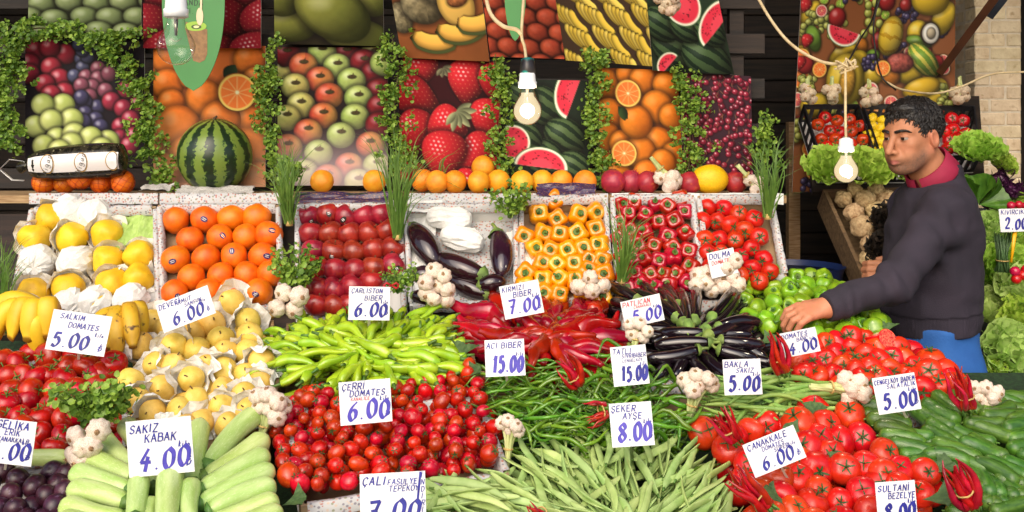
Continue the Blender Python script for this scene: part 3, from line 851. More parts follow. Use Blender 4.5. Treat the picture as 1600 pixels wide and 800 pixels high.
m_red_pepper = mat('red_bell_pepper', srgb(186, 18, 26), srgb(150, 10, 20), scale=1.5, rough=.24, val=.12, hue=.01, coat=.45)
m_dolma = mat('light_green_pepper', srgb(132, 172, 36), srgb(98, 144, 24), scale=1.4, rough=.28, val=.16, hue=.015, coat=.35)
m_aub = mat('black_aubergine', srgb(48, 22, 32), srgb(32, 14, 24), scale=2, rough=.16, val=.3, hue=.03, coat=.6, crough=.05)
m_slim_aub = mat('slim_aubergine', srgb(28, 17, 25), srgb(18, 11, 17), scale=2, rough=.15, val=.2, hue=.02, coat=.6, crough=.06)
m_aub_calyx = mat('aubergine_calyx', srgb(122, 148, 64), srgb(92, 112, 56), scale=8, rough=.6, val=.12, hue=.02)
m_charl = mat('pale_green_pepper', srgb(172, 200, 46), srgb(138, 176, 28), scale=3, rough=.26, val=.1, hue=.014, coat=.35)
m_kapia = mat('red_long_pepper', srgb(170, 10, 18), srgb(128, 5, 13), scale=3, rough=.24, val=.2, hue=.01, coat=.5)
m_chili = mat('green_chilli', srgb(104, 148, 34), srgb(72, 118, 24), scale=4, rough=.26, val=.24, hue=.02, coat=.35)
m_redchili = mat('red_chilli', srgb(190, 18, 26), srgb(140, 10, 22), scale=4, rough=.24, val=.14, hue=.01, coat=.45)
m_bean = mat('flat_green_bean', srgb(168, 190, 118), srgb(142, 170, 92), scale=5, rough=.5, val=.12, hue=.015, bump=.12, bscale=14)
m_gbean = mat('slim_green_bean', srgb(140, 170, 84), srgb(112, 148, 62), scale=5, rough=.5, val=.14, hue=.015)
m_cuc = mat('green_cucumber', srgb(84, 122, 42), srgb(54, 92, 30), scale=6, rough=.3, val=.2, hue=.016, stretch=(.5, 3, 3), vc=True, bump=.3, bscale=26, coat=.15)
m_zuc = mat('pale_courgette', srgb(194, 212, 138), srgb(164, 192, 100), scale=5, rough=.36, val=.06, hue=.012, stretch=(.4, 2, 2), vc=True, c3=srgb(204, 218, 158), s3=55, t3=(.56, .74), coat=.15)
m_banana = mat('banana_skin', srgb(234, 192, 44), srgb(220, 172, 32), scale=3, rough=.5, val=.05, hue=.008, vc=True)
m_ripe_banana = mat('ripe_banana_skin', srgb(222, 178, 44), srgb(200, 150, 34), scale=4, rough=.5, val=.08, hue=.01, vc=True, c3=srgb(84, 54, 24), s3=9, t3=(.6, .7))
m_plum = mat('dark_plum', srgb(66, 26, 44), srgb(40, 16, 30), scale=1.6, rough=.34, val=.2, hue=.02, c3=srgb(116, 90, 116), s3=3, t3=(.6, .85))
m_garlic = mat('garlic_skin', srgb(228, 216, 200), srgb(198, 174, 156), scale=4, rough=.6, val=.05, hue=.01, stretch=(3, 3, .6), bump=.2, bscale=12, c3=srgb(196, 160, 150), s3=5, t3=(.62, .8))
m_old_garlic = mat('dry_garlic_skin', srgb(214, 196, 170), srgb(180, 154, 126), scale=3, rough=.75, val=.08, hue=.012, stretch=(3, 3, .6), bump=.3, bscale=12)
m_roots = mat('garlic_roots', srgb(176, 142, 104), srgb(136, 104, 74), scale=8, rough=.9, val=.05, hue=.01)
m_stalk = mat('garlic_stalk', srgb(196, 200, 140), srgb(160, 172, 104), scale=5, rough=.6, val=.08, hue=.012, stretch=(6, 6, .5))
m_wmelon_d = None
m_pom = mat('pomegranate_rind', srgb(176, 52, 44), srgb(150, 34, 40), scale=1.6, rough=.4, val=.12, hue=.015, c3=srgb(212, 130, 70), s3=2, t3=(.6, .9))
m_ymelon = mat('yellow_melon_rind', srgb(244, 196, 20), srgb(232, 172, 12), scale=5, rough=.45, val=0, hue=0, stretch=(.6, 3, 3), bump=.5, bscale=7)
m_lemon = mat('lemon_peel', srgb(246, 212, 40), srgb(236, 196, 24), scale=2, rough=.45, val=.05, hue=.008, bump=.3, bscale=16)
m_celeriac = mat('celeriac_skin', srgb(222, 194, 146), srgb(176, 142, 98), scale=3, rough=.9, val=.08, hue=.01, bump=1.0, bscale=7)
m_leaf = mat('boxwood_leaf', srgb(160, 190, 76), srgb(118, 156, 52), scale=25, rough=.5, val=0, hue=0, trans=.3)
m_leaf_dark = mat('dark_boxwood_leaf', srgb(112, 148, 54), srgb(78, 114, 40), scale=25, rough=.5, val=0, hue=0, trans=.3)
m_stem_b = mat('woody_stem', srgb(92, 84, 48), srgb(70, 62, 36), scale=10, rough=.8)
m_blade = mat('grass_blade', srgb(112, 146, 62), srgb(84, 122, 46), scale=30, rough=.5, val=0, hue=0, trans=.3)
m_lettuce = mat('lettuce_leaf', srgb(204, 226, 120), srgb(170, 206, 86), scale=4, rough=.45, val=.08, hue=.012, vc=True, trans=.3, bump=.5, bscale=14)
m_iceberg = mat('iceberg_leaf', srgb(222, 236, 172), srgb(198, 222, 140), scale=4, rough=.45, val=.06, hue=.012, vc=True, trans=.25, bump=.5, bscale=12)
m_redcab = mat('red_cabbage', srgb(96, 44, 84), srgb(60, 24, 56), scale=2, rough=.4, val=.12, hue=.02, c3=srgb(160, 120, 150), s3=3, t3=(.62, .75))
m_sticker = mat('purple_sticker', srgb(58, 40, 96), srgb(50, 34, 84), scale=3, rough=.4, val=.08, hue=.02)
m_stickw = mat('white_sticker', srgb(232, 230, 226), rough=.4, val=.02, hue=0)
m_blacksticker = mat('black_sticker', srgb(36, 34, 30), rough=.4, val=.02, hue=0)

def sph(nu=20, nv=14, fx=lambda T, P: 1.0):
    def fn(T, P):
        r = fx(T, P)
        return r * np.sin(P) * np.cos(T), r * np.sin(P) * np.sin(T), r * np.cos(P)
    return spin(nu, nv, fn)
def lump(vs, s, a, seed):
    vs = np.array(vs)
    k = np.array([mnoise.noise(Vector(p) * s + V(seed * 3.7, seed, 0)) for p in vs])
    return vs * (1 + a * k)[:, None]
def patch(d, a, b, r, n=10, mi=None, roll=0):
    """Small oval patch lying on a sphere of radius r round direction d."""
    R = aimz(d, roll)
    pts = [R @ V(0, 0, r * 1.0)]
    for i in range(n):
        t = 2 * PI * i / n
        q = V(a * math.cos(t), b * math.sin(t), 1).normalized() * r
        pts.append(R @ q)
    return [tuple(p) for p in pts], [(0, 1 + i, 1 + (i + 1) % n) for i in range(n)]

def mesh_orange(m, seed):
    vs, fs = sph(20, 14, lambda T, P: 1 - .05 * np.exp(-(P / .3) ** 2) - .03 * np.exp(-((PI - P) / .25) ** 2))
    vs = lump(vs, 1.3, .05, seed); vs[:, 2] *= .95
    return mk('orange', vs, fs, m)
def mesh_sticker(w1, w2, a=.27, b=.2):
    g = G(); v, f = patch((1, 0, 0), a, b, 1.012); g.add(v, f, 0)
    for k_ in (-.06, .05):
        v, f = patch((1, .03 * a, k_), a * .62, b * .1, 1.02); g.add(v, f, 1)
    return g.mesh('sticker', [w1, w2])
def mesh_apple(seed):
    def fn(T, P):
        rho = np.sin(P) * (1 + .09 * np.cos(P)) * (1 + .03 * np.cos(5 * T) * (P > 1.8))
        z = .95 * np.cos(P)
        z = z - np.where(P < PI / 2, .42 * np.exp(-(rho / .36) ** 2), 0) + np.where(P > PI / 2, .28 * np.exp(-(rho / .3) ** 2), 0)
        return rho * np.cos(T), rho * np.sin(T), z
    vs, fs = spin(20, 16, fn)
    return mk('apple', lump(vs, 1.1, .06, seed), fs, m_apple)
def mesh_tomato(m, seed, flat=.82, lob=.05, nl=5, nu=22, nv=14):
    def fn(T, P):
        rho = np.sin(P) * (1 + lob * np.cos(nl * T + seed) * (.4 + .6 * np.cos(P / 1.2) ** 2))
        z = flat * np.cos(P) - np.where(P < PI / 2, .2 * np.exp(-(rho / .3) ** 2), 0)
        return rho * np.cos(T), rho * np.sin(T), z
    vs, fs = spin(nu, nv, fn)
    return mk('tomato', lump(vs, 1.2, .06, seed), fs, m)
def mesh_calyx(seed, n=5, l=.55, z0=.64, w=.1, stem=.28, m=None):
    g = G(); r = random.Random(seed)
    for k in range(n):
        a = 2 * PI * k / n + r.uniform(-.25, .25); L = l * r.uniform(.7, 1.15)
        rows = []
        for i in range(5):
            t = i / 4
            rad = .05 + L * t
            z = z0 + .03 + .10 * math.sin(t * 2.2) + (r.uniform(-.02, .12) if i == 4 else 0)
            wd = w * (1 - t) ** .7 * (.6 + t)
            for sgn in (-1, 1):
                rows.append((rad * math.cos(a) - sgn * wd * math.sin(a), rad * math.sin(a) + sgn * wd * math.cos(a), z))
        g.add(rows, [(2 * i, 2 * i + 1, 2 * i + 3, 2 * i + 2) for i in range(4)])
    if stem:
        g.add(*tube([(0, 0, z0 - .04), (.03, 0, z0 + stem * .6), (.08, .03, z0 + stem)], [.07, .055, .06], 6))
    return g.mesh('calyx', m or m_calyx)
def mesh_pepper(m, seed, tall=1.05, nl=4):
    r = random.Random(seed); ph = r.uniform(0, 6)
    def fn(T, P):
        lo = 1 + .12 * np.cos(nl * T + ph) * np.sin(P) ** .5
        rho = np.sin(P) ** .75 * (1 - .12 * (P / PI) ** 2) * lo
        z = tall * np.cos(P) - np.where(P < PI / 2, .42 * np.exp(-(rho / .42) ** 2), 0) + np.where(P > PI / 2, .3 * np.exp(-(rho / .35) ** 2), 0)
        return rho * np.cos(T), rho * np.sin(T), z
    vs, fs = spin(24, 16, fn)
    return mk('pepper', lump(vs, 1.0, .1, seed), fs, m)
def mesh_pstem(seed, m=None, z0=.5):
    r = random.Random(seed); g = G()
    b = V(r.uniform(-.25, .25), r.uniform(-.25, .25), 0)
    g.add(*tube([(0, 0, z0), (b.x * .3, b.y * .3, z0 + .42), (b.x, b.y, z0 + .8)], [.17, .10, .125], 8))
    vs = [(0, 0, z0 + .24)]; n = 10
    for i in range(n):
        q = .29 * (1 + .18 * (i % 2)); t = 2 * PI * i / n
        vs.append((q * math.cos(t), q * math.sin(t), z0 + .38 + .05 * (i % 2)))
    g.add(vs, [(0, 1 + i, 1 + (i + 1) % n) for i in range(n)])
    return g.mesh('stem', m or m_pepper_stem)
def mesh_long(name, mats, rad, prof, bend=.1, bz=.05, flat=1, lobes=0, lobe=0, wob=0, seed=0, n=12, ns=9, vc=None, wig=0.0, stem=None):
    """Length 1 along +X from the stem end. prof(t) -> relative radius. stem: (length, radius, material index)."""
    r = random.Random(seed)
    t = np.concatenate([[0, .012], np.linspace(.04, .96, n - 4), [.988, 1.0]])
    w1, w2 = r.uniform(0, 6), r.uniform(0, 6)
    path = np.stack([t, bend * np.sin(PI * t) + wig * np.sin(t * 9 + w1), bz * np.sin(PI * t) + wig * np.sin(t * 8 + w2)], 1)
    R = np.array([prof(x) for x in t]) * rad; R[0] *= .45; R[-1] *= .35
    vs, fs = tube(path, R, ns, flat, lobes, lobe, wob=wob, seed=seed)
    g = G(); g.add(vs, fs, 0)
    nb = len(vs)
    if stem:
        d = path[0] - path[2]; d /= np.linalg.norm(d)
        sd = np.array((0, r.uniform(-.5, .5), r.uniform(-.3, .6)))
        g.add(*tube([path[1], path[0] + d * stem[0] * .5 + sd * stem[0] * .15, path[0] + d * stem[0] + sd * stem[0] * .5], [stem[1] * 1.7, stem[1], stem[1] * 1.1], 6), 1)
    col = None
    if vc is not None:
        col = np.ones((g.n, 3)); col[:nb] = np.repeat(np.array([vc(x) for x in t]), ns, axis=0)
    return g.mesh(name, mats, True, col)
def taper(a, b, p=1.0, sh=.12):
    return lambda t: min(1, (t + .02) / sh) ** .5 * (a + (b - a) * t ** p)
def capsule(e=.14, mid=1.0):
    return lambda t: (max(0.02, min(1, min(t, 1 - t) / e)) * (2 - min(1, min(t, 1 - t) / e))) ** .5 * (1 + (mid - 1) * math.sin(PI * t))
def mesh_bulb(m, seed, neck=.5):
    def fn(T, P):
        rho = np.sin(P) * (1 + .16 * (np.abs(np.cos(4 * T + seed)) - .5) * np.sin(P) ** .7)
        z = .82 * np.cos(P) + neck * np.exp(-(rho / .22) ** 2) * (P < 1.2) + .12 * np.exp(-(rho / .2) ** 2) * (P > 2)
        return rho * np.cos(T), rho * np.sin(T), z
    vs, fs = spin(32, 12, fn)
    g = G(); g.add(lump(vs, 1.2, .12, seed), fs)
    v, f = spin(10, 6, lambda T, P: (.26 * np.sin(P) * np.cos(T), .26 * np.sin(P) * np.sin(T), -.74 + .12 * np.cos(P)))
    g.add(lump(v, 9, .14, seed), f, 1)
    r = random.Random(seed)
    for k in range(14):
        a = r.uniform(0, 6.28); q = r.uniform(.05, .2)
        g.add(*tube([(q * math.cos(a), q * math.sin(a), -.82), (q * 1.6 * math.cos(a), q * 1.6 * math.sin(a), -.98 - r.uniform(0, .1))], [.025, .012], 4), 1)
    return g.mesh('bulb', [m, m_roots])
def mesh_tissue(seed, cover=1.9, flare=.3):
    """Crumpled thin paper cup round a unit fruit, open towards +Z."""
    r = random.Random(seed); nu, nv = 22, 8
    vs, fs = [(0, 0, -1.08)], []
    ph = [r.uniform(-.3, .35) for _ in range(nu)]
    for i in range(1, nv + 1):
        t = i / nv
        for j in range(nu):
            T = 2 * PI * j / nu; c = cover * (1 + .5 * (ph[j] + ph[(j + 1) % nu])) * t
            c = min(c, PI - .25)
            q = 1.04 + .10 * r.random() + .22 * abs(mnoise.noise(V(math.cos(T) * 2 + seed, math.sin(T) * 2, c * 1.5))) + flare * t ** 4 * r.uniform(.3, 1.2)
            vs.append((q * math.sin(c) * math.cos(T), q * math.sin(c) * math.sin(T), -q * math.cos(c)))
    for j in range(nu): fs.append((0, 1 + (j + 1) % nu, 1 + j))
    for i in range(nv - 1):
        for j in range(nu):
            a, b = 1 + i * nu + j, 1 + i * nu + (j + 1) % nu
            fs.append((a, b, b + nu, a + nu))
    return mk('tissue_wrap', vs, fs, m_tissue, smooth=False)
def leaf_cloud(pts, size, mats, seed, up=(0, -.6, .6), cup=.25, spread=.9, nl=7):
    """Small round cupped leaves at pts, joined."""
    r = np.random.default_rng(seed)
    n = len(pts)
    th = np.linspace(0, 2 * PI, nl, endpoint=False)
    base = np.concatenate([[[0, 0, 0]], np.stack([np.cos(th) * (1 + .25 * np.cos(th)), np.sin(th) * .82, np.full(nl, cup)], 1)])
    vs, fs, mi = [], [], []
    for i in range(n):
        z = np.array(up) + r.normal(size=3) * spread; z /= np.linalg.norm(z)
        x = np.cross(z, r.normal(size=3)); x /= np.linalg.norm(x); y = np.cross(z, x)
        s = size * r.uniform(.6, 1.25)
        vs.append(np.asarray(pts[i]) + (base * s) @ np.array([x, y, z]))
        k = i * (nl + 1); m = int(r.random() < .4)
        for j in range(nl): fs.append((k, k + 1 + j, k + 1 + (j + 1) % nl)); mi.append(m)
    return np.concatenate(vs), fs, mi
# ================================================================== PRODUCE: placing
CAMP = V(0, 0, CAMZ)
# pen-stroke lettering
GL = {  # strokes of points (x 0-1, y 0-1); a leading ~ makes the stroke a smooth curve
'A': '0,0 .5,1 1,0|.2,.36 .82,.36', 'B': '.08,0 .08,1|~.08,1 .8,.95 .8,.58 .1,.54|~.1,.54 .95,.5 .9,.03 .08,0', 'C': '~.95,.82 .6,1 .12,.8 .05,.3 .4,0 .95,.16',
'D': '.08,0 .08,1|~.08,1 .75,.92 .98,.5 .72,.06 .08,0', 'E': '.9,1 .1,1 .1,0 .92,0|.1,.52 .75,.52', 'F': '.9,1 .1,1 .1,0|.1,.52 .75,.52', 'G': '~.95,.82 .6,1 .12,.8 .05,.3 .4,0 .95,.14|.95,.14 .95,.46 .58,.46',
'H': '.08,0 .08,1|.92,0 .92,1|.08,.5 .92,.5', 'I': '.5,0 .5,1', 'J': '~.7,1 .7,.25 .4,0 .05,.2', 'K': '.08,0 .08,1|.9,1 .12,.45|.35,.6 .95,0', 'L': '.1,1 .1,0 .9,0', 'M': '.02,0 .14,1 .5,.3 .86,1 .98,0',
'N': '.06,0 .06,1 .92,0 .92,1', 'O': '~.5,1 .08,.78 .06,.25 .5,0 .94,.25 .92,.78 .5,1', 'P': '.08,0 .08,1|~.08,1 .85,.96 .85,.5 .1,.45', 'R': '.08,0 .08,1|~.08,1 .85,.96 .85,.52 .1,.48|.45,.48 .95,0',
'S': '~.9,.85 .5,1 .1,.8 .3,.55 .75,.42 .88,.18 .45,0 .05,.16', 'T': '.0,1 1,1|.5,1 .5,0', 'U': '~.08,1 .08,.25 .5,0 .92,.25 .92,1', 'V': '.02,1 .5,0 .98,1', 'Y': '.05,1 .5,.5 .95,1|.5,.5 .5,0', 'Z': '.08,1 .92,1 .06,0 .95,0',
'0': '~.5,1 .12,.75 .1,.28 .45,0 .88,.24 .9,.74 .5,1', '1': '.2,.75 .55,1 .5,0', '2': '~.1,.75 .35,1 .8,.9 .75,.55 .1,.05|.1,.04 .95,.06', '3': '~.1,.9 .6,1 .8,.75 .4,.55|~.4,.55 .95,.4 .7,0 .08,.1',
'4': '.62,1 .05,.36 .95,.36|.66,.62 .56,-.08', '5': '.88,1 .28,1 .18,.58|~.18,.58 .6,.66 .92,.36 .6,.0 .08,.1', '6': '~.78,1 .3,.72 .1,.32 .4,0 .82,.14 .82,.46 .45,.56 .14,.36', '7': '.05,.96 .92,1 .4,0|.28,.5 .8,.54', '8': '~.5,.54 .12,.78 .5,1 .86,.78 .5,.54 .08,.24 .5,0 .92,.26 .5,.54', '9': '~.85,.7 .5,.46 .14,.72 .5,1 .86,.78 .8,.4 .55,0',
'.': '.4,.02 .6,.06', '|': '.5,0 .5,1',
'W': '.02,1 .25,0 .5,.7 .75,0 .98,1', 'g': '~.8,.5 .3,.5 .15,.2 .6,.02 .8,.4|~.82,.5 .85,-.2 .5,-.45 .1,-.3', 'a': '~.8,.5 .3,.5 .15,.15 .5,0 .8,.4|.82,.5 .88,0', 'n': '.12,0 .15,.5|~.15,.35 .5,.52 .8,.4 .82,0',
'k': '~.1,0 .15,1 .3,.6 .4,.35|.7,.6 .3,.32 .75,0', 'i': '.4,0 .45,.5|.48,.72 .52,.76', 'l': '~.3,.05 .5,1 .65,.8 .4,.1 .7,.05', 'o': '~.5,.5 .15,.3 .4,0 .8,.2 .5,.5', '_': '0,0 1,.12 .1,.05',
'$': '.35,-.05 .42,1.0|.1,.5 .8,.8|.1,.25 .8,.55|~.42,.02 .8,.1 .95,.4'}
NARROW = {'I': .35, '.': .4, '1': .75, 'i': .4, 'l': .4, '|': .3, ' ': .5, 'M': 1.2, 'k': .7, 'o': .7}
def strokes(text, x, y, h, asp=.62, gap=.24, slant=.18, seed=0, vert=False):
    r = random.Random(seed); out = []
    for ch in text:
        extra = None
        base = {'Ç': 'C', 'Ş': 'S', 'İ': 'I', 'Ö': 'O', 'Ü': 'U', 'Ğ': 'G'}.get(ch, ch)
        wv = h * asp * NARROW.get(base, 1.0)
        if base in GL:
            dy, dr = r.uniform(-.05, .05) * h, r.uniform(-.05, .05); s = r.uniform(.92, 1.06)
            segs = GL[base].split('|') if base != '|' else [GL[base]]
            if ch in 'ÇŞ': segs = segs + ['.5,0 .6,-.14 .42,-.24']
            if ch == 'İ': segs = segs + ['.46,1.18 .56,1.22']
            if ch in 'ÖÜ': segs = segs + ['.3,1.16 .36,1.22', '.66,1.16 .72,1.22']
            for sg in segs:
                sm = sg[0] == '~'
                P = [tuple(map(float, q.split(','))) for q in sg.lstrip('~').split()]
                if sm: P = catmull(P, 5)
                out.append(np.array([(x + (px * wv * s) + (py * h) * (slant + dr), y + dy + py * h * s) for px, py in P]))
        if vert: y -= h * 1.45
        else: x += wv + h * gap
    return out, x
def ribbon(g, st, w0, w1, nib=.7, mi=0, z0=0.0):
    nv = np.array((math.cos(nib), math.sin(nib)))
    z = z0
    for P in st:
        # split at sharp corners so that every run is smooth
        if len(P) < 2: continue
        D = np.gradient(P, axis=0); D /= np.linalg.norm(D, axis=1)[:, None] + 1e-9
        runs = [P]
        if len(P) <= 6 and len(P) > 2: runs = [P[i:i + 2] for i in range(len(P) - 1)]
        for Q in runs:
            D = np.gradient(Q, axis=0); D /= np.linalg.norm(D, axis=1)[:, None] + 1e-9
            N = np.stack([-D[:, 1], D[:, 0]], 1)
            wd = (w0 + (w1 - w0) * np.abs(D[:, 0] * nv[1] - D[:, 1] * nv[0])) / 2
            Q2 = Q.copy(); Q2[0] -= D[0] * w0 * .4; Q2[-1] += D[-1] * w0 * .4
            vs = []
            for i in range(len(Q2)):
                z += .000012
                for s in (-1, 1): vs.append((Q2[i][0] + s * N[i][0] * wd[i], Q2[i][1] + s * N[i][1] * wd[i], z))
            g.add(vs, [(2 * i, 2 * i + 2, 2 * i + 3, 2 * i + 1) for i in range(len(Q2) - 1)], mi)
    return z
def crate(name, label, px, pl, hb, hr, ms, mb, mliner=None, group='boxes of produce', t=.008, cat='box', front=None):
    """Open box whose rim passes through the four photo pixels (front left, front right, back right, back left) on plane pl."""
    hf = hr if front is None else front
    c = [hit(u, v, pl, h_) for (u, v), h_ in zip(px, (hf, hf, hr, hr))]
    base = (c[0] + c[1] + c[2] + c[3]) / 4 + pl.n * (hb - hr)
    o = empty(name, base, label, cat, group)
    n = pl.n; q = [p - base for p in c]; ds = (hf - hb, hf - hb, hr - hb, hr - hb); d = hf - hb
    g = G(); slabq(g, [p - n * (e_ - .006) for p, e_ in zip(q, ds)], n, .006); obj('bottom', g.mesh('bottom', mb, False), o)
    ctr = (q[0] + q[1] + q[2] + q[3]) / 4
    for i in range(4):
        a, b = q[i], q[(i + 1) % 4]
        e = (b - a).normalized(); inn = n.cross(e)
        if inn.dot(ctr - a) < 0: inn = -inn
        s = .0 if i % 2 == 0 else t + .0015
        a2, b2 = a + e * s, b - e * s
        dn, dm = -n * (ds[i] - .0065), -n * (ds[(i + 1) % 4] - .0065)
        vs = [a2, b2, b2 + inn * t, a2 + inn * t, a2 + dn, b2 + dm, b2 + dm + inn * t, a2 + dn + inn * t]
        obj('side', G().add([tuple(p) for p in vs], [(0, 1, 2, 3), (7, 6, 5, 4), (0, 4, 5, 1), (1, 5, 6, 2), (2, 6, 7, 3), (3, 7, 4, 0)]).mesh('side', ms[i] if isinstance(ms, (list, tuple)) else ms, False), o)
    if mliner:
        # paper folded over the rim: a wavy sheet inside each side
        for i in range(4):
            a, b = q[i], q[(i + 1) % 4]
            e = (b - a).normalized(); inn = n.cross(e)
            if inn.dot(ctr - a) < 0: inn = -inn
            K = 14; vs = []
            for k in range(K + 1):
                p = a + (b - a) * (.03 + .94 * k / K)
                r1, r2 = rnd(-.003, .003), rnd(-.004, .004)
                vs += [tuple(p - inn * (.004 + rnd(0, .002)) - n * (.028 + r2)), tuple(p - inn * .003 + n * (.004 + r1)), tuple(p + inn * (t + .003) + n * (.004 + r1)), tuple(p + inn * (t + .004 + abs(r2)) - n * (d * .9))]
            fs = [(k * 4 + j, k * 4 + j + 1, k * 4 + j + 5, k * 4 + j + 4) for k in range(K) for j in range(3)]
            obj('paper_liner', mk('paper_liner', vs, fs, mliner), o)
    return o

def fill(poly, pl, r, n, h=0.0, mind=1.75, seed=1):
    rg = random.Random(seed); us = [p[0] for p in poly]; vs = [p[1] for p in poly]
    out = []
    for _ in range(n * 60):
        if len(out) >= n: break
        u, v = rg.uniform(min(us), max(us)), rg.uniform(min(vs), max(vs))
        ins = False; j = len(poly) - 1
        for i in range(len(poly)):
            (x1, y1), (x2, y2) = poly[i], poly[j]
            if (y1 > v) != (y2 > v) and u < (x2 - x1) * (v - y1) / (y2 - y1) + x1: ins = not ins
            j = i
        if not ins: continue
        p = hit(u, v, pl, h)
        if all((p - q).length > mind * r for q in out): out.append(p)
    return out
def to_cam(p): return (CAMP - p).normalized()
def rows_label(rows, fmt):
    """rows: list of lists of (u, v); yields u, v, label for each."""
    for i, row in enumerate(rows):
        rw = 'back' if i == 0 else 'front' if i == len(rows) - 1 else ORD[i]
        where = f'{rw} row' if rw in ('back', 'front') else f'{rw} row from back'
        for j, (u, v) in enumerate(row):
            yield u, v, fmt.format(row=where, col='leftmost' if j == 0 else 'rightmost' if j == len(row) - 1 else ORD[j] + ' from left')
TT = lambda pts, u0, v0: [(u0 + x * .375, v0 + y * .375) for x, y in pts]

# ---- boxes of the steep row
W3 = [m_white, m_card, m_card, m_card]
SB, SR = -.05, .03
crate('quince_box', 'cardboard box of yellow quinces half wrapped in tissue', [(12, 486), (249, 482), (244, 322), (48, 325)], STEEP, SB, SR, m_card, m_card, m_paper, front=-.02)
crate('orange_box', 'paper-lined box of oranges between the quinces and the apples', [(252, 484), (440, 480), (436, 320), (247, 320)], STEEP, SB, SR, m_card, m_card, m_paper, front=-.02)
crate('apple_box', 'white-sided box of dark red apples', [(462, 505), (634, 492), (626, 318), (462, 320)], STEEP, SB, SR, m_white, m_white, m_paper, front=-.02)
crate('aubergine_box', 'tissue-lined box with big glossy aubergines', [(640, 478), (808, 474), (808, 318), (631, 320)], STEEP, SB, SR, m_white, m_paper, m_paper, front=-.02)
crate('yellow_pepper_box', 'wooden box of upright yellow peppers', [(815, 470), (958, 468), (948, 305), (812, 308)], STEEP, SB, SR, m_wood, m_card, m_paper, front=-.02)
crate('red_pepper_box', 'white-edged box of dark red bell peppers', [(965, 465), (1101, 450), (1084, 305), (955, 306)], STEEP, SB, SR, [m_card, m_white, m_card, m_card], m_card, m_paper, front=-.02)
crate('tomato_box', 'paper-lined box of tomatoes at the end of the steep row', [(1108, 442), (1230, 432), (1207, 306), (1090, 306)], STEEP, SB, SR, m_card, m_card, m_paper, front=-.02)
# shallow trays along the shelf edge
for i, (u0, u1, mt, lab) in enumerate([(46, 247, m_paper, 'flowered paper on the shelf edge under the netted mandarins'), (250, 440, m_paper, 'flowered paper on the shelf edge under the water melon'), (462, 628, m_cloth, 'strip of green turf along the shelf edge above the apples'), (634, 950, m_paper, 'flowered paper on the shelf edge under the row of oranges'), (956, 1224, m_white, 'white board along the shelf edge under the pomegranates')]):
    a, b = at(u0, 303, 3.255), at(u1, 303, 3.255)
    K = 20; vs = []
    for k in range(K + 1):
        x = a.x + (b.x - a.x) * k / K; w_ = rnd(-.003, .003)
        vs += [(x, 3.2525 + w_ * .5, 1.432 + w_), (x, 3.252, 1.468 + w_ * .6), (x, 3.30, 1.466), (x, 3.30, 1.4625), (x, 3.2585, 1.4635), (x, 3.2585, 1.433)]
    fs = [(k * 6 + j, k * 6 + j + 1, k * 6 + j + 7, k * 6 + j + 6) for k in range(K) for j in range(5)]
    tag(obj('shelf_paper', mk('shelf_paper', vs, fs, mt)), lab, 'shelf paper')

# oranges
OR = [mesh_orange(m_orange, s) for s in range(4)]
STK = mesh_sticker(m_sticker, m_stickw)
rows = [[(275, 344), (320, 343), (362, 341), (401, 339)], [(297, 374), (344, 371), (384, 370), (420, 367)], [(274, 405), (322, 403), (366, 400), (411, 400)], [(299, 433), (345, 430), (386, 429), (424, 427)], [(273, 458), (326, 456), (364, 455), (404, 456)]]
for u, v, lab in rows_label(rows, 'round orange, {row}, {col}, in the paper-lined box'):
    p = hit(u, v, STEEP, 0); d = jit(to_cam(p), .35)
    st_ = random.random() < .5
    pr = [random.choice(OR)] + ([('sticker', STK, None)] if st_ else [])
    place(pr, 'orange', lab, 'orange', 'oranges in the paper-lined box', TRS(p, aim(d, jit((0, 0, 1), 1.4)), rnd(21.2, 23) * p.y / F))
# apples
AP = [mesh_apple(s) for s in range(4)]
AST = mesh_sticker(m_blacksticker, m_stickw, .2, .3)
APS = mk('apple_stem', *tube([(0, 0, .5), (.02, 0, .75), (.08, .03, .95)], [.04, .03, .045], 5), m_drystem)
T2 = lambda *p: TT(p, 400, 280)
rows = [T2((215, 150), (300, 148), (377, 155), (455, 155), (525, 148)), T2((228, 228), (310, 225), (390, 230), (472, 227), (550, 215)), T2((240, 300), (325, 302), (410, 302), (490, 295), (570, 290)), T2((252, 372), (330, 380), (413, 383), (492, 370), (572, 360)), T2((258, 455), (325, 460), (402, 448), (485, 430)), T2((255, 525), (328, 530), (395, 522), (470, 505))]
for u, v, lab in rows_label(rows, 'dark red apple, {row}, {col}, in the white-sided box'):
    p = hit(u, v, STEEP, 0); d = jit(to_cam(p), .4)
    pr = [random.choice(AP), ('stem', APS, None)] + ([('sticker', AST, None)] if random.random() < .5 else [])
    place(pr, 'apple', lab, 'apple', 'apples in the white-sided box', TRS(p, aim(d, jit((0, .5, 1), .6)), 20.5 * p.y / F))
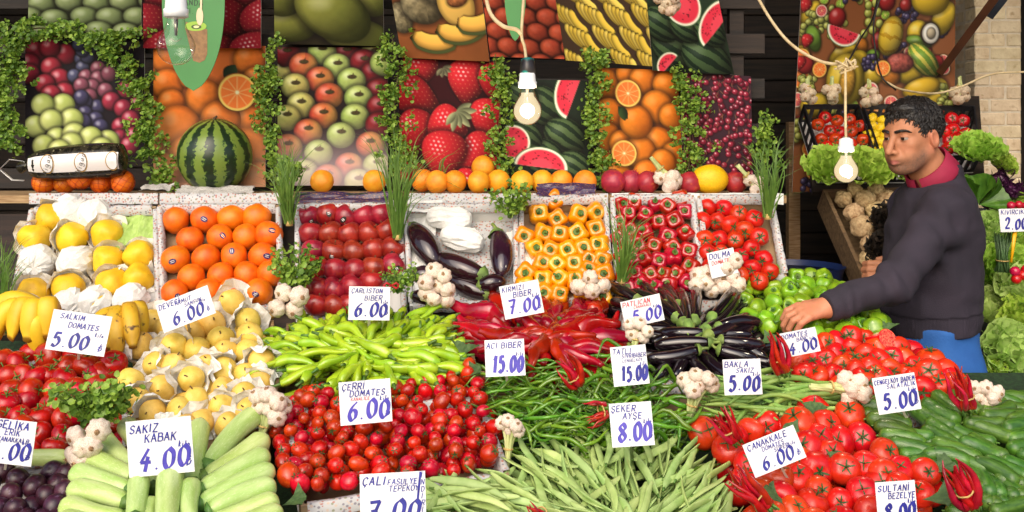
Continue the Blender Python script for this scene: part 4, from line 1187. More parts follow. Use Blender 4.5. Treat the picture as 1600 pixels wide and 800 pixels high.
# quinces with tissue
def mesh_quince(seed):
    vs, fs = sph(20, 14, lambda T, P: 1 + .12 * np.exp(-(P / .5) ** 2) + .05 * np.cos(3 * T + seed) * np.sin(P) - .16 * np.exp(-((PI - P) / .28) ** 2))
    return mk('quince', lump(vs, 1.4, .14, seed), fs, m_quince)
QU = [mesh_quince(s) for s in range(4)]
TI = [mesh_tissue(s, 1.55, .3) for s in range(4)]; TIF = [mesh_tissue(10 + s, 2.9, .12) for s in range(3)]
T1_ = lambda *p: TT(p, 0, 280)
rows = [T1_((215, 165), (290, 140), (400, 158)), T1_((145, 250), (300, 245), (445, 230)), T1_((155, 345), (312, 350), (450, 340), (580, 320)), T1_((140, 475), (285, 455), (468, 435), (575, 415)), T1_((110, 545), (290, 530), (400, 520), (545, 510))]
wrapped = {(0, 2): 1, (2, 0): 1, (2, 1): 1, (4, 0): 1, (4, 1): 1, (4, 2): 1, (4, 3): 1, (0, 1): 1}
for i, row in enumerate(rows):
    for j, (u, v) in enumerate(row):
        p = hit(u, v, STEEP, 0)
        full = (i, j) in wrapped
        r = 24.5 * p.y / F
        rw = ['back', 'second', 'third', 'fourth', 'front'][i]
        wd = 'quince wrapped up in white tissue' if full else 'yellow quince showing out of its tissue'
        pole = jit(to_cam(p), .45) if not full else jit((0, .6, .6), .5)
        pr = [random.choice(QU), ('tissue_wrap', random.choice(TIF if full else TI), aimz(jit((0, 0, 1), .35)).to_4x4())]
        place(pr, 'quince', f'{wd}, {rw} row, {ORD[j]} from left', 'quince', 'quinces in the cardboard box', TRS(p, aimz(pole, rnd(0, 6)), r))
# loose tissue sheets
def mesh_rag(seed, nx=14, ny=10, amp=.25):
    vs = []
    r = random.Random(seed)
    for i in range(ny + 1):
        for j in range(nx + 1):
            x, y = j / nx * 2 - 1, i / ny * 2 - 1
            e = 1 + .12 * mnoise.noise(V(x * 3, y * 3, seed))
            z = amp * (mnoise.noise(V(x * 1.7, y * 1.7, seed * 2.1)) + .5 * mnoise.noise(V(x * 4, y * 4, seed)))
            vs.append((x * e, y * e, z))
    fs = [(i * (nx + 1) + j, i * (nx + 1) + j + 1, (i + 1) * (nx + 1) + j + 1, (i + 1) * (nx + 1) + j) for i in range(ny) for j in range(nx)]
    return mk('tissue_sheet', vs, fs, m_tissue, smooth=False)
RAG = [mesh_rag(s) for s in range(5)]
m_green_tissue = mat('green_tissue', srgb(190, 218, 128), srgb(172, 206, 104), scale=5, rough=.85, val=0, hue=0, trans=.2)
def rag(u, v, pl, h, w_, hgt, roll, lab, mesh=None):
    p = hit(u, v, pl, h); k = p.y / F
    o = place([mesh or random.choice(RAG)], 'tissue_sheet', lab, 'tissue', None, TRS(p, pl.rot() @ Matrix.Rotation(roll, 3, 'Z'), (w_ * k, hgt * k * 1.25, .05)))
    return o
gm = RAG[0].copy(); gm.materials.clear(); gm.materials.append(m_green_tissue)
rag(212, 365, STEEP, .0, 26, 32, .1, 'pale green tissue sheet at the back of the quince box', gm)
rag(95, 470, STEEP, -.02, 55, 20, .2, 'white tissue lying along the front of the quince box')
rag(215, 470, STEEP, -.02, 36, 26, -.3, 'white tissue in the front corner of the quince box next to the oranges')
rag(655, 385, STEEP, -.02, 24, 70, .0, 'white tissue hanging down beside the upright big aubergine')
rag(815, 390, STEEP, -.01, 22, 34, .5, 'torn white tissue between the big aubergines and the yellow peppers')
rag(650, 322, STEEP, .02, 40, 10, .0, 'white tissue folded over the back of the aubergine box')

# big aubergines
AUB = [mesh_long('aubergine', [m_aub, m_aub_calyx], .24, lambda t: (max(.02, math.sin(PI * min(1, t ** .8)))) ** .5 * (.72 + .35 * t), .04, .03, n=18, ns=18, seed=s, stem=(.16, .03, 1)) for s in range(3)]
AUBC = mk('calyx', *(lambda g: (np.concatenate(g.v), g.f))(G().add(*tube([(-.02, 0, 0), (.02, 0, 0), (.07, 0, 0), (.12, 0, 0)], [.06, .1, .135, .15], 10, close=False, wob=.12))), m_aub_calyx)
for (u0, v0, u1, v1, wd, h, lab) in [(640, 352, 684, 418, 23, .0, 'big aubergine standing at the apple side of its box'), (760, 432, 684, 398, 22, .01, 'big aubergine lying across the middle of its box'), (776, 360, 783, 432, 21, .01, 'big upright aubergine next to the yellow peppers'), (768, 462, 700, 430, 18, -.02, 'dark aubergine half hidden under the lying one'), (745, 448, 792, 440, 16, .0, 'short dark aubergine below the upright one by the yellow peppers'), (640, 430, 684, 436, 17, -.02, 'dark aubergine behind the garlic bunch in the aubergine box'), (640, 462, 700, 468, 16, -.02, 'aubergine end at the front of the aubergine box beside the garlic')]:
    p, q = hit(u0, v0, STEEP, h), hit(u1, v1, STEEP, h); L = (q - p).length
    s = wd * p.y / F / .24
    place([random.choice(AUB), ('calyx', AUBC, None)], 'aubergine', lab, 'aubergine', 'big aubergines in the tissue-lined box', TRS(p, aim(q - p, to_cam(p), rnd(-1, 1)), (L, s, s)))
for (u, v, a, lab) in [(702, 342, .15, 'tissue-wrapped aubergine lying at the back of its box'), (722, 373, .35, 'tissue-wrapped aubergine in the middle of its box')]:
    p = hit(u, v, STEEP, .0); k = p.y / F
    vs, fs = tube([(-1, 0, 0), (-.93, 0, 0), (-.75, 0, 0), (-.4, 0, .02), (0, 0, 0), (.4, 0, .02), (.75, 0, 0), (.93, 0, 0), (1.0, 0, 0)], [.1, .28, .43, .5, .52, .5, .42, .3, .1], 22, wob=.075, seed=int(u))
    place([mk('wrapped_aubergine', vs, fs, m_tissue, smooth=False)], 'wrapped_aubergine', lab, 'aubergine', None, TRS(p, STEEP.rot() @ Matrix.Rotation(-a, 3, 'Z'), 36 * k))

# bell peppers in boxes
YP = [mesh_pepper(m_yellow_pepper, s) for s in range(5)]; RP = [mesh_pepper(m_red_pepper, 20 + s) for s in range(5)]; PS = [mesh_pstem(s) for s in range(5)]
T3 = lambda *p: TT(p, 800, 280)
rows = [T3((175, 88), (348, 138)), T3((112, 145), (188, 165), (277, 150)), T3((50, 240), (128, 225), (203, 232), (273, 228), (350, 207)), T3((98, 288), (165, 295), (230, 298), (298, 290), (368, 275)), T3((125, 352), (188, 358), (260, 355), (322, 340), (375, 340)), T3((60, 390), (132, 422), (200, 418), (265, 425), (315, 385), (385, 395)), T3((55, 445), (135, 475), (195, 480), (300, 470), (375, 490))]
for u, v, lab in rows_label(rows, 'yellow bell pepper, {row}, {col}, in the wooden box'):
    p = hit(u, v, STEEP, .0); d = jit(to_cam(p) + V(0, 0, .25), .28); i = random.randrange(5)
    place([YP[i], ('stem', PS[random.randrange(5)], None)], 'bell_pepper', lab, 'pepper', 'yellow peppers in the wooden box', TRS(p, aimz(d, rnd(0, 6)), rnd(16.2, 18) * p.y / F))
rows = [T3((455, 105), (510, 95), (598, 105), (645, 112), (700, 80)), T3((450, 180), (485, 145), (555, 150), (610, 180), (675, 170), (718, 135)), T3((445, 250), (490, 215), (555, 220), (645, 240), (722, 228)), T3((460, 320), (520, 270), (592, 275), (668, 285), (735, 300)), T3((505, 332), (555, 330), (612, 338), (670, 325), (745, 368)), T3((465, 400), (515, 395), (577, 398), (633, 400), (688, 395)), T3((480, 455), (540, 445), (600, 455), (655, 445), (730, 430))]
for u, v, lab in rows_label(rows, 'dark red bell pepper, {row}, {col}, in the white-edged box'):
    p = hit(u, v, STEEP, .0); d = jit(to_cam(p) + V(0, 0, .3), .3); i = random.randrange(5)
    place([RP[i], ('stem', PS[random.randrange(5)], None)], 'bell_pepper', lab, 'pepper', 'red bell peppers in the white-edged box', TRS(p, aimz(d, rnd(0, 6)), rnd(14, 16) * p.y / F))
TM = [mesh_tomato(m_tomato, s, nl=4 + s % 3, lob=.03 + .012 * s) for s in range(5)]
CX = [mesh_calyx(s, 5 + s % 2) for s in range(4)]
rows = [T3((812, 118), (883, 122), (945, 145), (1010, 165)), T3((793, 175), (855, 175), (910, 190), (970, 213), (1030, 240)), T3((803, 250), (863, 250), (928, 255), (997, 288)), T3((815, 305), (870, 310), (950, 325), (1048, 335)), T3((830, 365), (890, 350), (1000, 372), (1075, 385)), T3((900, 410), (950, 400), (1030, 425))]
for u, v, lab in rows_label(rows, 'red tomato, {row}, {col}, in the box nearest the seller'):
    p = hit(u, v, STEEP, .0); d = jit(to_cam(p), .45)
    place([random.choice(TM), ('calyx', random.choice(CX), None)], 'tomato', lab, 'tomato', 'tomatoes in the paper-lined box', TRS(p, aimz(d, rnd(0, 6)), rnd(14.2, 15.5) * p.y / F))

# ---- the shelf
def on_shelf(u, r, y): return V((u - 800) * y / F, y, 1.462 + r)
SO = [mesh_orange(m_shelf_orange, 30 + s) for s in range(3)]
for u, v, y, k in [(503, 291, 3.36, 0), (585, 291, 3.36, 0), (661, 284, 3.42, 1), (683, 287, 3.34, 1), (711, 288, 3.35, 1), (748, 289, 3.34, 1), (755, 268, 3.42, 2), (779, 288, 3.37, 1), (816, 289, 3.33, 1), (847, 282, 3.36, 1), (877, 284, 3.37, 1), (914, 282, 3.35, 1)]:
    r = 18.5 * y / F; p = on_shelf(u, r, y)
    if k == 2: p.z += .045
    lab = {0: 'orange alone on the turf strip, ' + ('left' if u < 540 else 'right') + ' one above the apple box', 1: 'orange in the shelf row, {} from the left'.format(ORD[[661, 683, 711, 748, 779, 816, 847, 877, 914].index(u)] if k == 1 else ''), 2: 'orange perched on top of the shelf row'}[k]
    place([random.choice(SO)], 'orange', lab, 'orange', 'oranges on the shelf', TRS(p, aimz(jit(to_cam(p), .9), rnd(0, 6)), r))
MN = [mesh_orange(m_mandarin, 40 + s) for s in range(3)]
m_net = mat('red_net', srgb(196, 70, 20), rough=.4, val=0, hue=0)
netb = empty('netted_mandarins', at(128, 308, 3.33), 'bag of bright mandarins in red netting on the shelf', 'fruit bag')
bo = netb.location
for u, r_, dy, dz in [(68, 17.5, 0, 0), (101, 17, .01, 0), (125, 20, -.02, .014), (158, 17, .01, 0), (192, 18.5, -.01, 0), (150, 17, .05, .02), (85, 16, .06, .012)]:
    y = 3.33 + dy; r = r_ * y / F; p = on_shelf(u, r, y); p.z += dz
    me = random.choice(MN)
    mo = obj('mandarin', me, netb, TRS(p - bo, aimz(jit((0, 0, 1), 1)), r))
    # netting: thin diagonal strands over the fruit
    g = G()
    for s in (-1, 1):
        for k in range(9):
            a0 = 2 * PI * k / 9; pts = []
            for i in range(11):
                ph = .25 + 2.6 * i / 10; t = a0 + s * ph * .9
                pts.append((1.03 * math.sin(ph) * math.cos(t), 1.03 * math.sin(ph) * math.sin(t), .98 * math.cos(ph)))
            g.add(*tube(pts, .018, 4))
    obj('netting', g.mesh('netting', m_net), mo)
# dark net pack with white banderole
m_blacknet = mat('black_net_pack', srgb(52, 48, 36), srgb(24, 22, 18), scale=60, rough=.25, val=0, hue=0, contrast=(.45, .55), c3=srgb(120, 116, 90), s3=90, t3=(.66, .7))
m_band = mat('white_banderole', srgb(228, 224, 222), srgb(214, 208, 206), scale=3, rough=.25, val=0, hue=0)
m_ink = mat('black_ink', srgb(28, 24, 22), rough=.5, val=0, hue=0); m_gold = mat('gold_line', srgb(190, 150, 80), rough=.4, val=0, hue=0)
pb = at(118, 284, 3.28)
pk = empty('wrapped_pack', pb, 'glossy black net pack with a white oval-printed band lying on the mandarins', 'pack')
k = 3.28 / F
R0 = Matrix.Rotation(-.05, 4, 'Y')
pth = [(-72, 0, 28), (-68, 0, 28), (-55, 0, 29), (-30, 0, 30), (10, 0, 31), (50, 0, 31), (74, 0, 31), (80, 0, 31)]
vs, fs = tube([(x * k, 0, z * k) for x, y, z in pth], [8 * k, 16 * k, 23 * k, 26 * k, 27 * k, 27 * k, 25 * k, 10 * k], 20, flat=1.0, wob=.03, seed=4)
obj('net', mk('net', vs, fs, m_blacknet), pk, R0)
vs, fs = tube([(x * k, 0, 30 * k) for x in (-64, -50, -20, 20, 60, 78)], [20 * k, 24.6 * k, 28 * k, 28.4 * k, 28.4 * k, 26 * k], 24, close=False)
keep = [f for f in fs if all(vs[i][1] < -.004 and abs(vs[i][2] - 30 * k) < 15.2 * k for i in f)]
bd = obj('band', mk('band', vs, keep, m_band), pk, R0)
def oval_text(cx):
    g = G(); stv, xe = strokes('Wigan', 0, 0, 8.5 * k, slant=.12, seed=2)
    stv = [np.stack([q[:, 0] - xe / 2, q[:, 1] - 4 * k], 1) for q in stv]
    ribbon(g, stv, .0011, .0018, .6)
    return obj('lettering', g.mesh('lettering', m_ink, False), bd, Matrix.Translation((cx * k, -28.6 * k - .0026, 30 * k)) @ Matrix.Rotation(PI / 2, 4, 'X') @ Matrix.Rotation(1.25, 4, 'Z'))
oval_text(-30); oval_text(22)
for cx in (-30, 22, 70):
    n = 24; g2 = G()
    for (a0, b0, mi, off) in ((10.5, 15, 1, .0006), (9.6, 14, 0, .0010), (8.8, 13.2, 2, .0014)):
        ring = []
        for i in range(n):
            t = 2 * PI * i / n; zz = b0 * math.sin(t); xx = cx + a0 * math.cos(t)
            yy = -math.sqrt(max(1, 28.6 ** 2 - zz ** 2)) * k - off
            ring.append((xx * k, yy, (30 + zz) * k))
        if cx == 70: ring = [(min(x, 77 * k), y, z) for x, y, z in ring]
        g2.add([(sum(p[0] for p in ring) / n, -28.6 * k - off - .0002, 30 * k)] + ring, [(0, 1 + i, 1 + (i + 1) % n) for i in range(n)], mi)
    obj('oval_print', g2.mesh('oval_print', [m_ink, m_gold, m_band], False), bd)
vs, fs = tube([(-70 * k, 0, 28 * k), (-78 * k, -.01, 36 * k), (-96 * k, -.02, 40 * k), (-112 * k, -.02, 26 * k), (-96 * k, -.01, 8 * k), (-80 * k, 0, 6 * k)], [5 * k] * 6, 6, flat=.12)
obj('paper_tail', mk('paper_tail', vs, fs, m_band), pk, R0)
vs, fs = tube([(-62 * k, 0, 29 * k), (-72 * k, -.002, 30 * k), (-84 * k, -.004, 27 * k)], [15 * k, 10 * k, 16 * k], 12, flat=.6, wob=.12, seed=2)
obj('gathered_end', mk('gathered_end', vs, fs, m_blacknet), pk, R0)

# water melon
def mat_melon():
    m, N, L, B = nodes('striped_melon')
    tc = N.new('ShaderNodeTexCoord'); sp = N.new('ShaderNodeSeparateXYZ'); L.new(tc.outputs['Object'], sp.inputs[0])
    at2 = N.new('ShaderNodeMath'); at2.operation = 'ARCTAN2'; L.new(sp.outputs[1], at2.inputs[0]); L.new(sp.outputs[0], at2.inputs[1])
    nz = N.new('ShaderNodeTexNoise'); nz.inputs['Scale'].default_value = 4; nz.inputs['Detail'].default_value = 2
    L.new(tc.outputs['Object'], nz.inputs['Vector'])
    ma = N.new('ShaderNodeMath'); ma.operation = 'MULTIPLY_ADD'; ma.inputs[1].default_value = 1.3; L.new(nz.outputs[0], ma.inputs[0])
    m8 = N.new('ShaderNodeMath'); m8.operation = 'MULTIPLY'; m8.inputs[1].default_value = 11; L.new(at2.outputs[0], m8.inputs[0]); L.new(m8.outputs[0], ma.inputs[2])
    sn = N.new('ShaderNodeMath'); sn.operation = 'SINE'; L.new(ma.outputs[0], sn.inputs[0])
    n2 = N.new('ShaderNodeTexNoise'); n2.inputs['Scale'].default_value = 11; n2.inputs['Detail'].default_value = 8; L.new(tc.outputs['Object'], n2.inputs['Vector'])
    s2 = N.new('ShaderNodeMath'); s2.operation = 'MULTIPLY_ADD'; s2.inputs[1].default_value = 4.2; s2.inputs[2].default_value = -1.9; L.new(n2.outputs[0], s2.inputs[0])
    ad = N.new('ShaderNodeMath'); ad.operation = 'ADD'; L.new(sn.outputs[0], ad.inputs[0]); L.new(s2.outputs[0], ad.inputs[1])
    cr = N.new('ShaderNodeValToRGB'); e = cr.color_ramp.elements
    e[0].position = .0; e[0].color = (*srgb(112, 134, 56), 1); e[1].position = .6; e[1].color = (*srgb(28, 46, 24), 1)
    q = e.new(.2); q.color = (*srgb(76, 104, 42), 1); q = e.new(.34); q.color = (*srgb(42, 68, 30), 1)
    L.new(ad.outputs[0], cr.inputs[0]); L.new(cr.outputs[0], B.inputs['Base Color']); B.inputs['Roughness'].default_value = .3
    return m
vs, fs = sph(36, 24); vs = np.array(vs); vs[:, 2] *= 1.02
r = 57.5 * 3.4 / F
place([mk('watermelon', vs, fs, mat_melon()), ('stem_scar', mk('stem_scar', *tube([(0, 0, .99), (.02, 0, 1.06), (.08, .02, 1.1)], [.06, .035, .03], 6), m_drystem), None)], 'watermelon', 'whole striped green water melon on the shelf', 'water melon', None, TRS(on_shelf(336, r, 3.40), aimz((.05, -.25, 1)), r))
# crumpled newspaper
m_news = mat('newsprint', srgb(206, 202, 196), srgb(150, 146, 142), scale=18, rough=.9, val=0, hue=0, contrast=(.45, .6), stretch=(1, 4, 1), trans=.15)
nm = mesh_rag(31, 18, 12, .5); nm.materials.clear(); nm.materials.append(m_news)
place([nm], 'newspaper', 'crumpled newspaper sheet under the water melon', 'newspaper', None, TRS(at(335, 297, 3.30), Matrix.Rotation(.3, 3, 'X'), (.125, .05, .03)))
nm = mesh_rag(35, 14, 8, .5); nm.materials.clear(); nm.materials.append(m_news)
place([nm], 'newspaper', 'torn paper scrap between the mandarins and the water melon', 'newspaper', None, TRS(at(245, 292, 3.30), Matrix.Rotation(.3, 3, 'X'), (.05, .03, .02)))
# purple patterned cloths
m_purple = mat('purple_print_wrap', srgb(70, 48, 88), srgb(44, 30, 60), scale=12, rough=.35, val=0, hue=0, c3=srgb(196, 140, 70), s3=16, t3=(.62, .66))
for u, v, w_, lab in [(540, 311, 80, 'purple printed wrapper along the back of the apple box'), (885, 297, 46, 'purple printed wrapper above the yellow peppers')]:
    nm = mesh_rag(int(u), 18, 8, .4); nm.materials.clear(); nm.materials.append(m_purple)
    p = at(u, v, 3.235); place([nm], 'wrapper', lab, 'wrapper', None, TRS(p, Matrix.Rotation(.8, 3, 'X'), (w_ * p.y / F, .03, .02)))
# pomegranates, melon
def mesh_pom(seed):
    g = G(); vs, fs = sph(18, 12, lambda T, P: 1 + .05 * np.cos(6 * T) * np.sin(P)); g.add(lump(vs, 1.1, .1, seed), fs)
    n = 6
    for k in range(n):
        a = 2 * PI * k / n; c, s = math.cos(a), math.sin(a)
        g.add([(.16 * c - .09 * s, .16 * s + .09 * c, .9), (.16 * c + .09 * s, .16 * s - .09 * c, .9), (.3 * c, .3 * s, 1.3), (.1 * c, .1 * s, .95)], [(0, 1, 2), (0, 2, 3), (1, 3, 2)])
    return g.mesh('pomegranate', m_pom)
POM = [mesh_pom(s) for s in range(3)]
for i, (u, y, r_) in enumerate([(958, 3.36, 19), (985, 3.38, 18.5), (1012, 3.36, 18), (1077, 3.33, 18), (1150, 3.36, 18)]):
    r = r_ * y / F; p = on_shelf(u, r * .95, y)
    lab = ['pomegranate at the orange end of the shelf', 'pomegranate second from the oranges on the shelf', 'pomegranate just behind the shelf garlic', 'pomegranate between the garlic and the yellow melon', 'pomegranate on the far side of the yellow melon'][i]
    place([POM[i % 3]], 'pomegranate', lab, 'pomegranate', 'pomegranates on the shelf', TRS(p, aimz(jit((.1, -.6, .5), .7), rnd(0, 6)), r))
vs, fs = sph(26, 18, lambda T, P: 1 + .012 * np.cos(10 * T)); vs = np.array(vs); vs[:, 2] *= 1.3
r = 23 * 3.33 / F
place([mk('melon', lump(vs, .9, .06, 3), fs, m_ymelon), ('stem', mk('stem', *tube([(0, 0, 1.28), (.02, 0, 1.36), (.04, 0, 1.42)], [.07, .05, .06], 6), m_drystem), None)], 'yellow_melon', 'oval yellow melon lying among the pomegranates', 'melon', None, TRS(on_shelf(1110, r, 3.34), aimz((-1, -.2, .12)), r))
# ================================================================== the low slope
ZB, ZR = -.118, -.022
crate('vine_tomato_crate', 'wooden crate under the vine tomatoes beside the bananas', [(-90, 716), (200, 706), (196, 562), (-70, 566)], SLOPE, ZB, ZR, m_wood, m_wood, m_paper)
crate('pear_crate', 'wooden crate heaped with tissue-wrapped pears', [(205, 684), (418, 690), (428, 500), (238, 498)], SLOPE, ZB, ZR, m_wood, m_wood, None)
crate('pepper_crate', 'crate fanned full of pale green long peppers', [(426, 622), (716, 610), (700, 500), (448, 505)], SLOPE, ZB, ZR, m_wood, m_wood, None)
crate('red_pepper_crate', 'crate fanned full of shiny red long peppers', [(742, 582), (968, 588), (940, 490), (722, 488)], SLOPE, ZB, ZR, m_wood, m_wood, None)
crate('slim_aubergine_crate', 'flowered-paper crate under the slim black aubergines', [(990, 604), (1205, 585), (1165, 470), (968, 470)], SLOPE, ZB, ZR, m_card, m_card, m_paper)
crate('cherry_tomato_crate', 'flowered-paper crate full of small red tomatoes', [(470, 792), (796, 742), (752, 622), (446, 640)], SLOPE, ZB, -.012, m_card, m_card, m_paper)
crate('plum_crate', 'crate of dark plums lined with pale paper', [(-80, 830), (112, 828), (112, 735), (-70, 738)], SLOPE, ZB, -.03, m_wood, m_wood, m_paper)
crate('salad_tomato_crate', 'flowered-paper crate under the tomatoes by the seller', [(1300, 668), (1500, 640), (1395, 530), (1232, 556)], SLOPE, ZB, -.02, m_card, m_card, m_paper)

def ranked(pts, fmt, band):
    """A label for every photo pixel of pts: its row from the back and its place in that row."""
    left = sorted(range(len(pts)), key=lambda i: pts[i][1]); rows, cur = [], []
    for i in left:
        if cur and pts[i][1] > pts[cur[0]][1] + band: rows.append(cur); cur = []
        cur.append(i)
    rows.append(cur); out = {}
    for k, r in enumerate(rows):
        r.sort(key=lambda i: pts[i][0])
        rw = 'back row' if k == 0 else 'front row' if k == len(rows) - 1 else ORD[min(k, 11)] + ' row from back'
        for j, i in enumerate(r): out[i] = fmt.format(row=rw, col=ORD[min(j, 11)] + ' from left')
    return out
def lay(pr, name, lab, cat, grp, p, q, thick=None, roll=None, zref=None):
    L = (q - p).length
    s = L if thick is None else thick
    R = aim(q - p, zref or jit(to_cam(p) + SLOPE.n, .3), rnd(-.5, .5) if roll is None else roll)
    return place(pr, name, lab, cat, grp, TRS(p, R, (L, s, s)))

def uneven(r, k=.08): return (r * rnd(1 - k, 1 + k), r * rnd(1 - k, 1 + k), r * rnd(1 - k, 1 + k * .6))
# vine tomatoes
VT = [mesh_tomato(m_dark_tomato, 50 + s, .86, .02) for s in range(4)]
VCX = [mesh_calyx(60 + s, 5, .5, .68, .07, .5, m_green_stem) for s in range(4)]
pts = [(50, 552), (75, 556), (28, 566), (178, 567), (4, 562), (135, 570), (102, 574), (12, 588), (35, 588), (57, 588), (77, 586), (100, 592), (146, 589), (164, 584), (50, 612), (86, 608), (116, 608), (18, 612), (10, 630), (42, 629), (80, 634), (120, 614), (152, 606), (140, 632), (102, 630), (30, 650), (62, 652), (85, 698), (62, 677), (45, 706), (-16, 580), (-20, 610), (-18, 640), (100, 655), (120, 645), (6, 655), (-14, 665), (20, 680), (98, 680), (35, 668), (155, 560), (112, 560)]
LB = ranked(pts, 'glossy vine tomato, {row}, {col}, in crate beside bananas', 20)
for ii, (u, v) in enumerate(pts):
    p = hit(u, v, SLOPE, rnd(-.012, .012)); i = random.randrange(4)
    place([VT[i], ('calyx', VCX[random.randrange(4)], None)], 'vine_tomato', LB[ii], 'tomato', 'vine tomatoes', TRS(p, aimz(jit(to_cam(p) * .4 + SLOPE.n, .9), rnd(0, 6)), uneven(rnd(18, 22) * p.y / F)))
for p in fill([(-40, 562), (195, 560), (205, 695), (-40, 710)], SLOPE, .03, 50, -.05, 1.6, 3):
    place([random.choice(VT)], 'vine_tomato', 'vine tomato half buried under the others beside the bananas', 'tomato', 'buried vine tomatoes', TRS(p, aimz(jit(SLOPE.n, .9), rnd(0, 6)), .03))

# pears in tissue
def mesh_pear(seed):
    vs, fs = sph(20, 14, lambda T, P: 1 + .16 * np.exp(-(P / .55) ** 2) - .12 * np.exp(-((PI - P) / .3) ** 2) + .03 * np.cos(2 * T + seed) * np.sin(P))
    return mk('pear', lump(vs, 1.1, .12, seed), fs, m_pear)
PE = [mesh_pear(70 + s) for s in range(4)]
PT = [mesh_tissue(80 + s, 1.72, .6) for s in range(5)]
PST = mk('stem', *tube([(0, 0, 1.08), (.03, 0, 1.25), (.12, 0, 1.42)], [.06, .045, .06], 5), m_drystem)
pts = [(240, 505), (362, 474), (388, 501), (390, 525), (330, 505), (345, 531), (217, 540), (272, 541), (307, 547), (324, 573), (270, 573), (386, 550), (243, 570), (204, 597), (252, 607), (306, 628), (240, 646), (345, 637), (349, 609), (383, 586), (381, 617), (315, 661), (388, 642), (282, 640), (298, 592), (262, 512), (300, 520), (408, 565), (290, 668), (350, 578), (215, 625), (355, 665), (405, 600), (352, 552)]
LB = ranked(pts, '{{}} pale pear, {row}, {col}, in pear crate', 22)
for i, (u, v) in enumerate(pts):
    p = hit(u, v, SLOPE, rnd(-.008, .012)); wr = i % 10 not in (3, 5, 8)
    pr = [PE[i % 4], ('stem', PST, None)] + ([('tissue_wrap', random.choice(PT), aimz(jit((0, 0, 1), .5)).to_4x4())] if wr else [])
    place(pr, 'pear', LB[i].format('tissue-wrapped' if wr else 'bare'), 'pear', 'pears in tissue' if wr else 'unwrapped pears', TRS(p, aimz(jit(to_cam(p) + V(0, 0, .2), .55), rnd(0, 6)), rnd(19.5, 22) * p.y / F))
for p in fill([(220, 490), (425, 480), (415, 680), (205, 675)], SLOPE, .034, 40, -.055, 1.6, 5):
    place([random.choice(PE)], 'pear', 'pale pear half buried under the wrapped ones', 'pear', 'buried pears', TRS(p, aimz(jit(SLOPE.n, .9)), .034))
for u, v, a in [(418, 645, .5), (300, 500, -.4), (262, 665, .2), (420, 575, 1.2)]:
    p = hit(u, v, SLOPE, .0); k = p.y / F
    place([random.choice(RAG)], 'tissue_sheet', 'loose white tissue scrap poking out of the pear heap', 'tissue', 'tissue scraps among the pears', TRS(p, SLOPE.rot() @ Matrix.Rotation(a, 3, 'Z') @ Matrix.Rotation(.6, 3, 'X'), (20 * k, 22 * k, .05)))

# bananas
def mesh_banana(m, seed):
    def vc(t): 
        e = min(t, 1 - t); 
        return (.42, .36, .2) if t < .03 else (.62, .7, .35) if t < .1 else (.3, .22, .12) if t > .965 else (1, 1, 1)
    return mesh_long('banana', [m, m_drystem], .105, lambda t: .32 if t < .09 else .45 if t > .95 else (.78 + .22 * math.sin(PI * (t - .05))) * (1 if t < .85 else 1 - (t - .85) * 3), .26, 0, lobes=5, lobe=.06, n=18, ns=10, seed=seed, vc=vc)
BN = [mesh_banana(m_banana, s) for s in range(3)]; BR = [mesh_banana(m_ripe_banana, 5 + s) for s in range(3)]
def bananas(lab, crown, tips, meshes, wd, Y=None):
    c = hit(*crown, SLOPE, .05)
    o = empty('banana_bunch', c, lab, 'bananas', 'banana bunches')
    for i, (u, v, h) in enumerate(tips):
        q = hit(u, v, SLOPE, h); p = c + jit((0, 0, 0), .006); L = (q - p).length; s = wd * p.y / F / .105
        b = V(-1 if u < crown[0] else .4, -.2, 1.0)
        R = aim(q - p, SLOPE.n, 0)
        # the bend (local +Y) points upwards in the picture
        up_ = (V(0, 0, 1) - (q - p).normalized() * (q - p).normalized().z).normalized()
        x = (q - p).normalized(); R = Matrix((x, up_, x.cross(up_))).transposed()
        obj('banana', meshes[i % len(meshes)], o, TRS(p - c, R, (L, s, s)))
    obj('crown', mk('crown', *tube([(-.012, 0, 0), (0, 0, .004), (.03, .0, .012)], [.014, .016, .012], 7), m_drystem), o)
bananas('bunch of bright yellow bananas left of the tomato price card', (84, 496), [(-12, 540, .01), (16, 532, .03), (42, 534, .04), (72, 530, .04), (-30, 520, .0), (60, 556, -.01)], BN, 16)
bananas('spotted ripe bananas between the tomatoes and the pears', (196, 490), [(172, 548, .02), (208, 545, .03), (182, 562, .0), (224, 528, .02), (150, 556, -.01)], BR, 13)

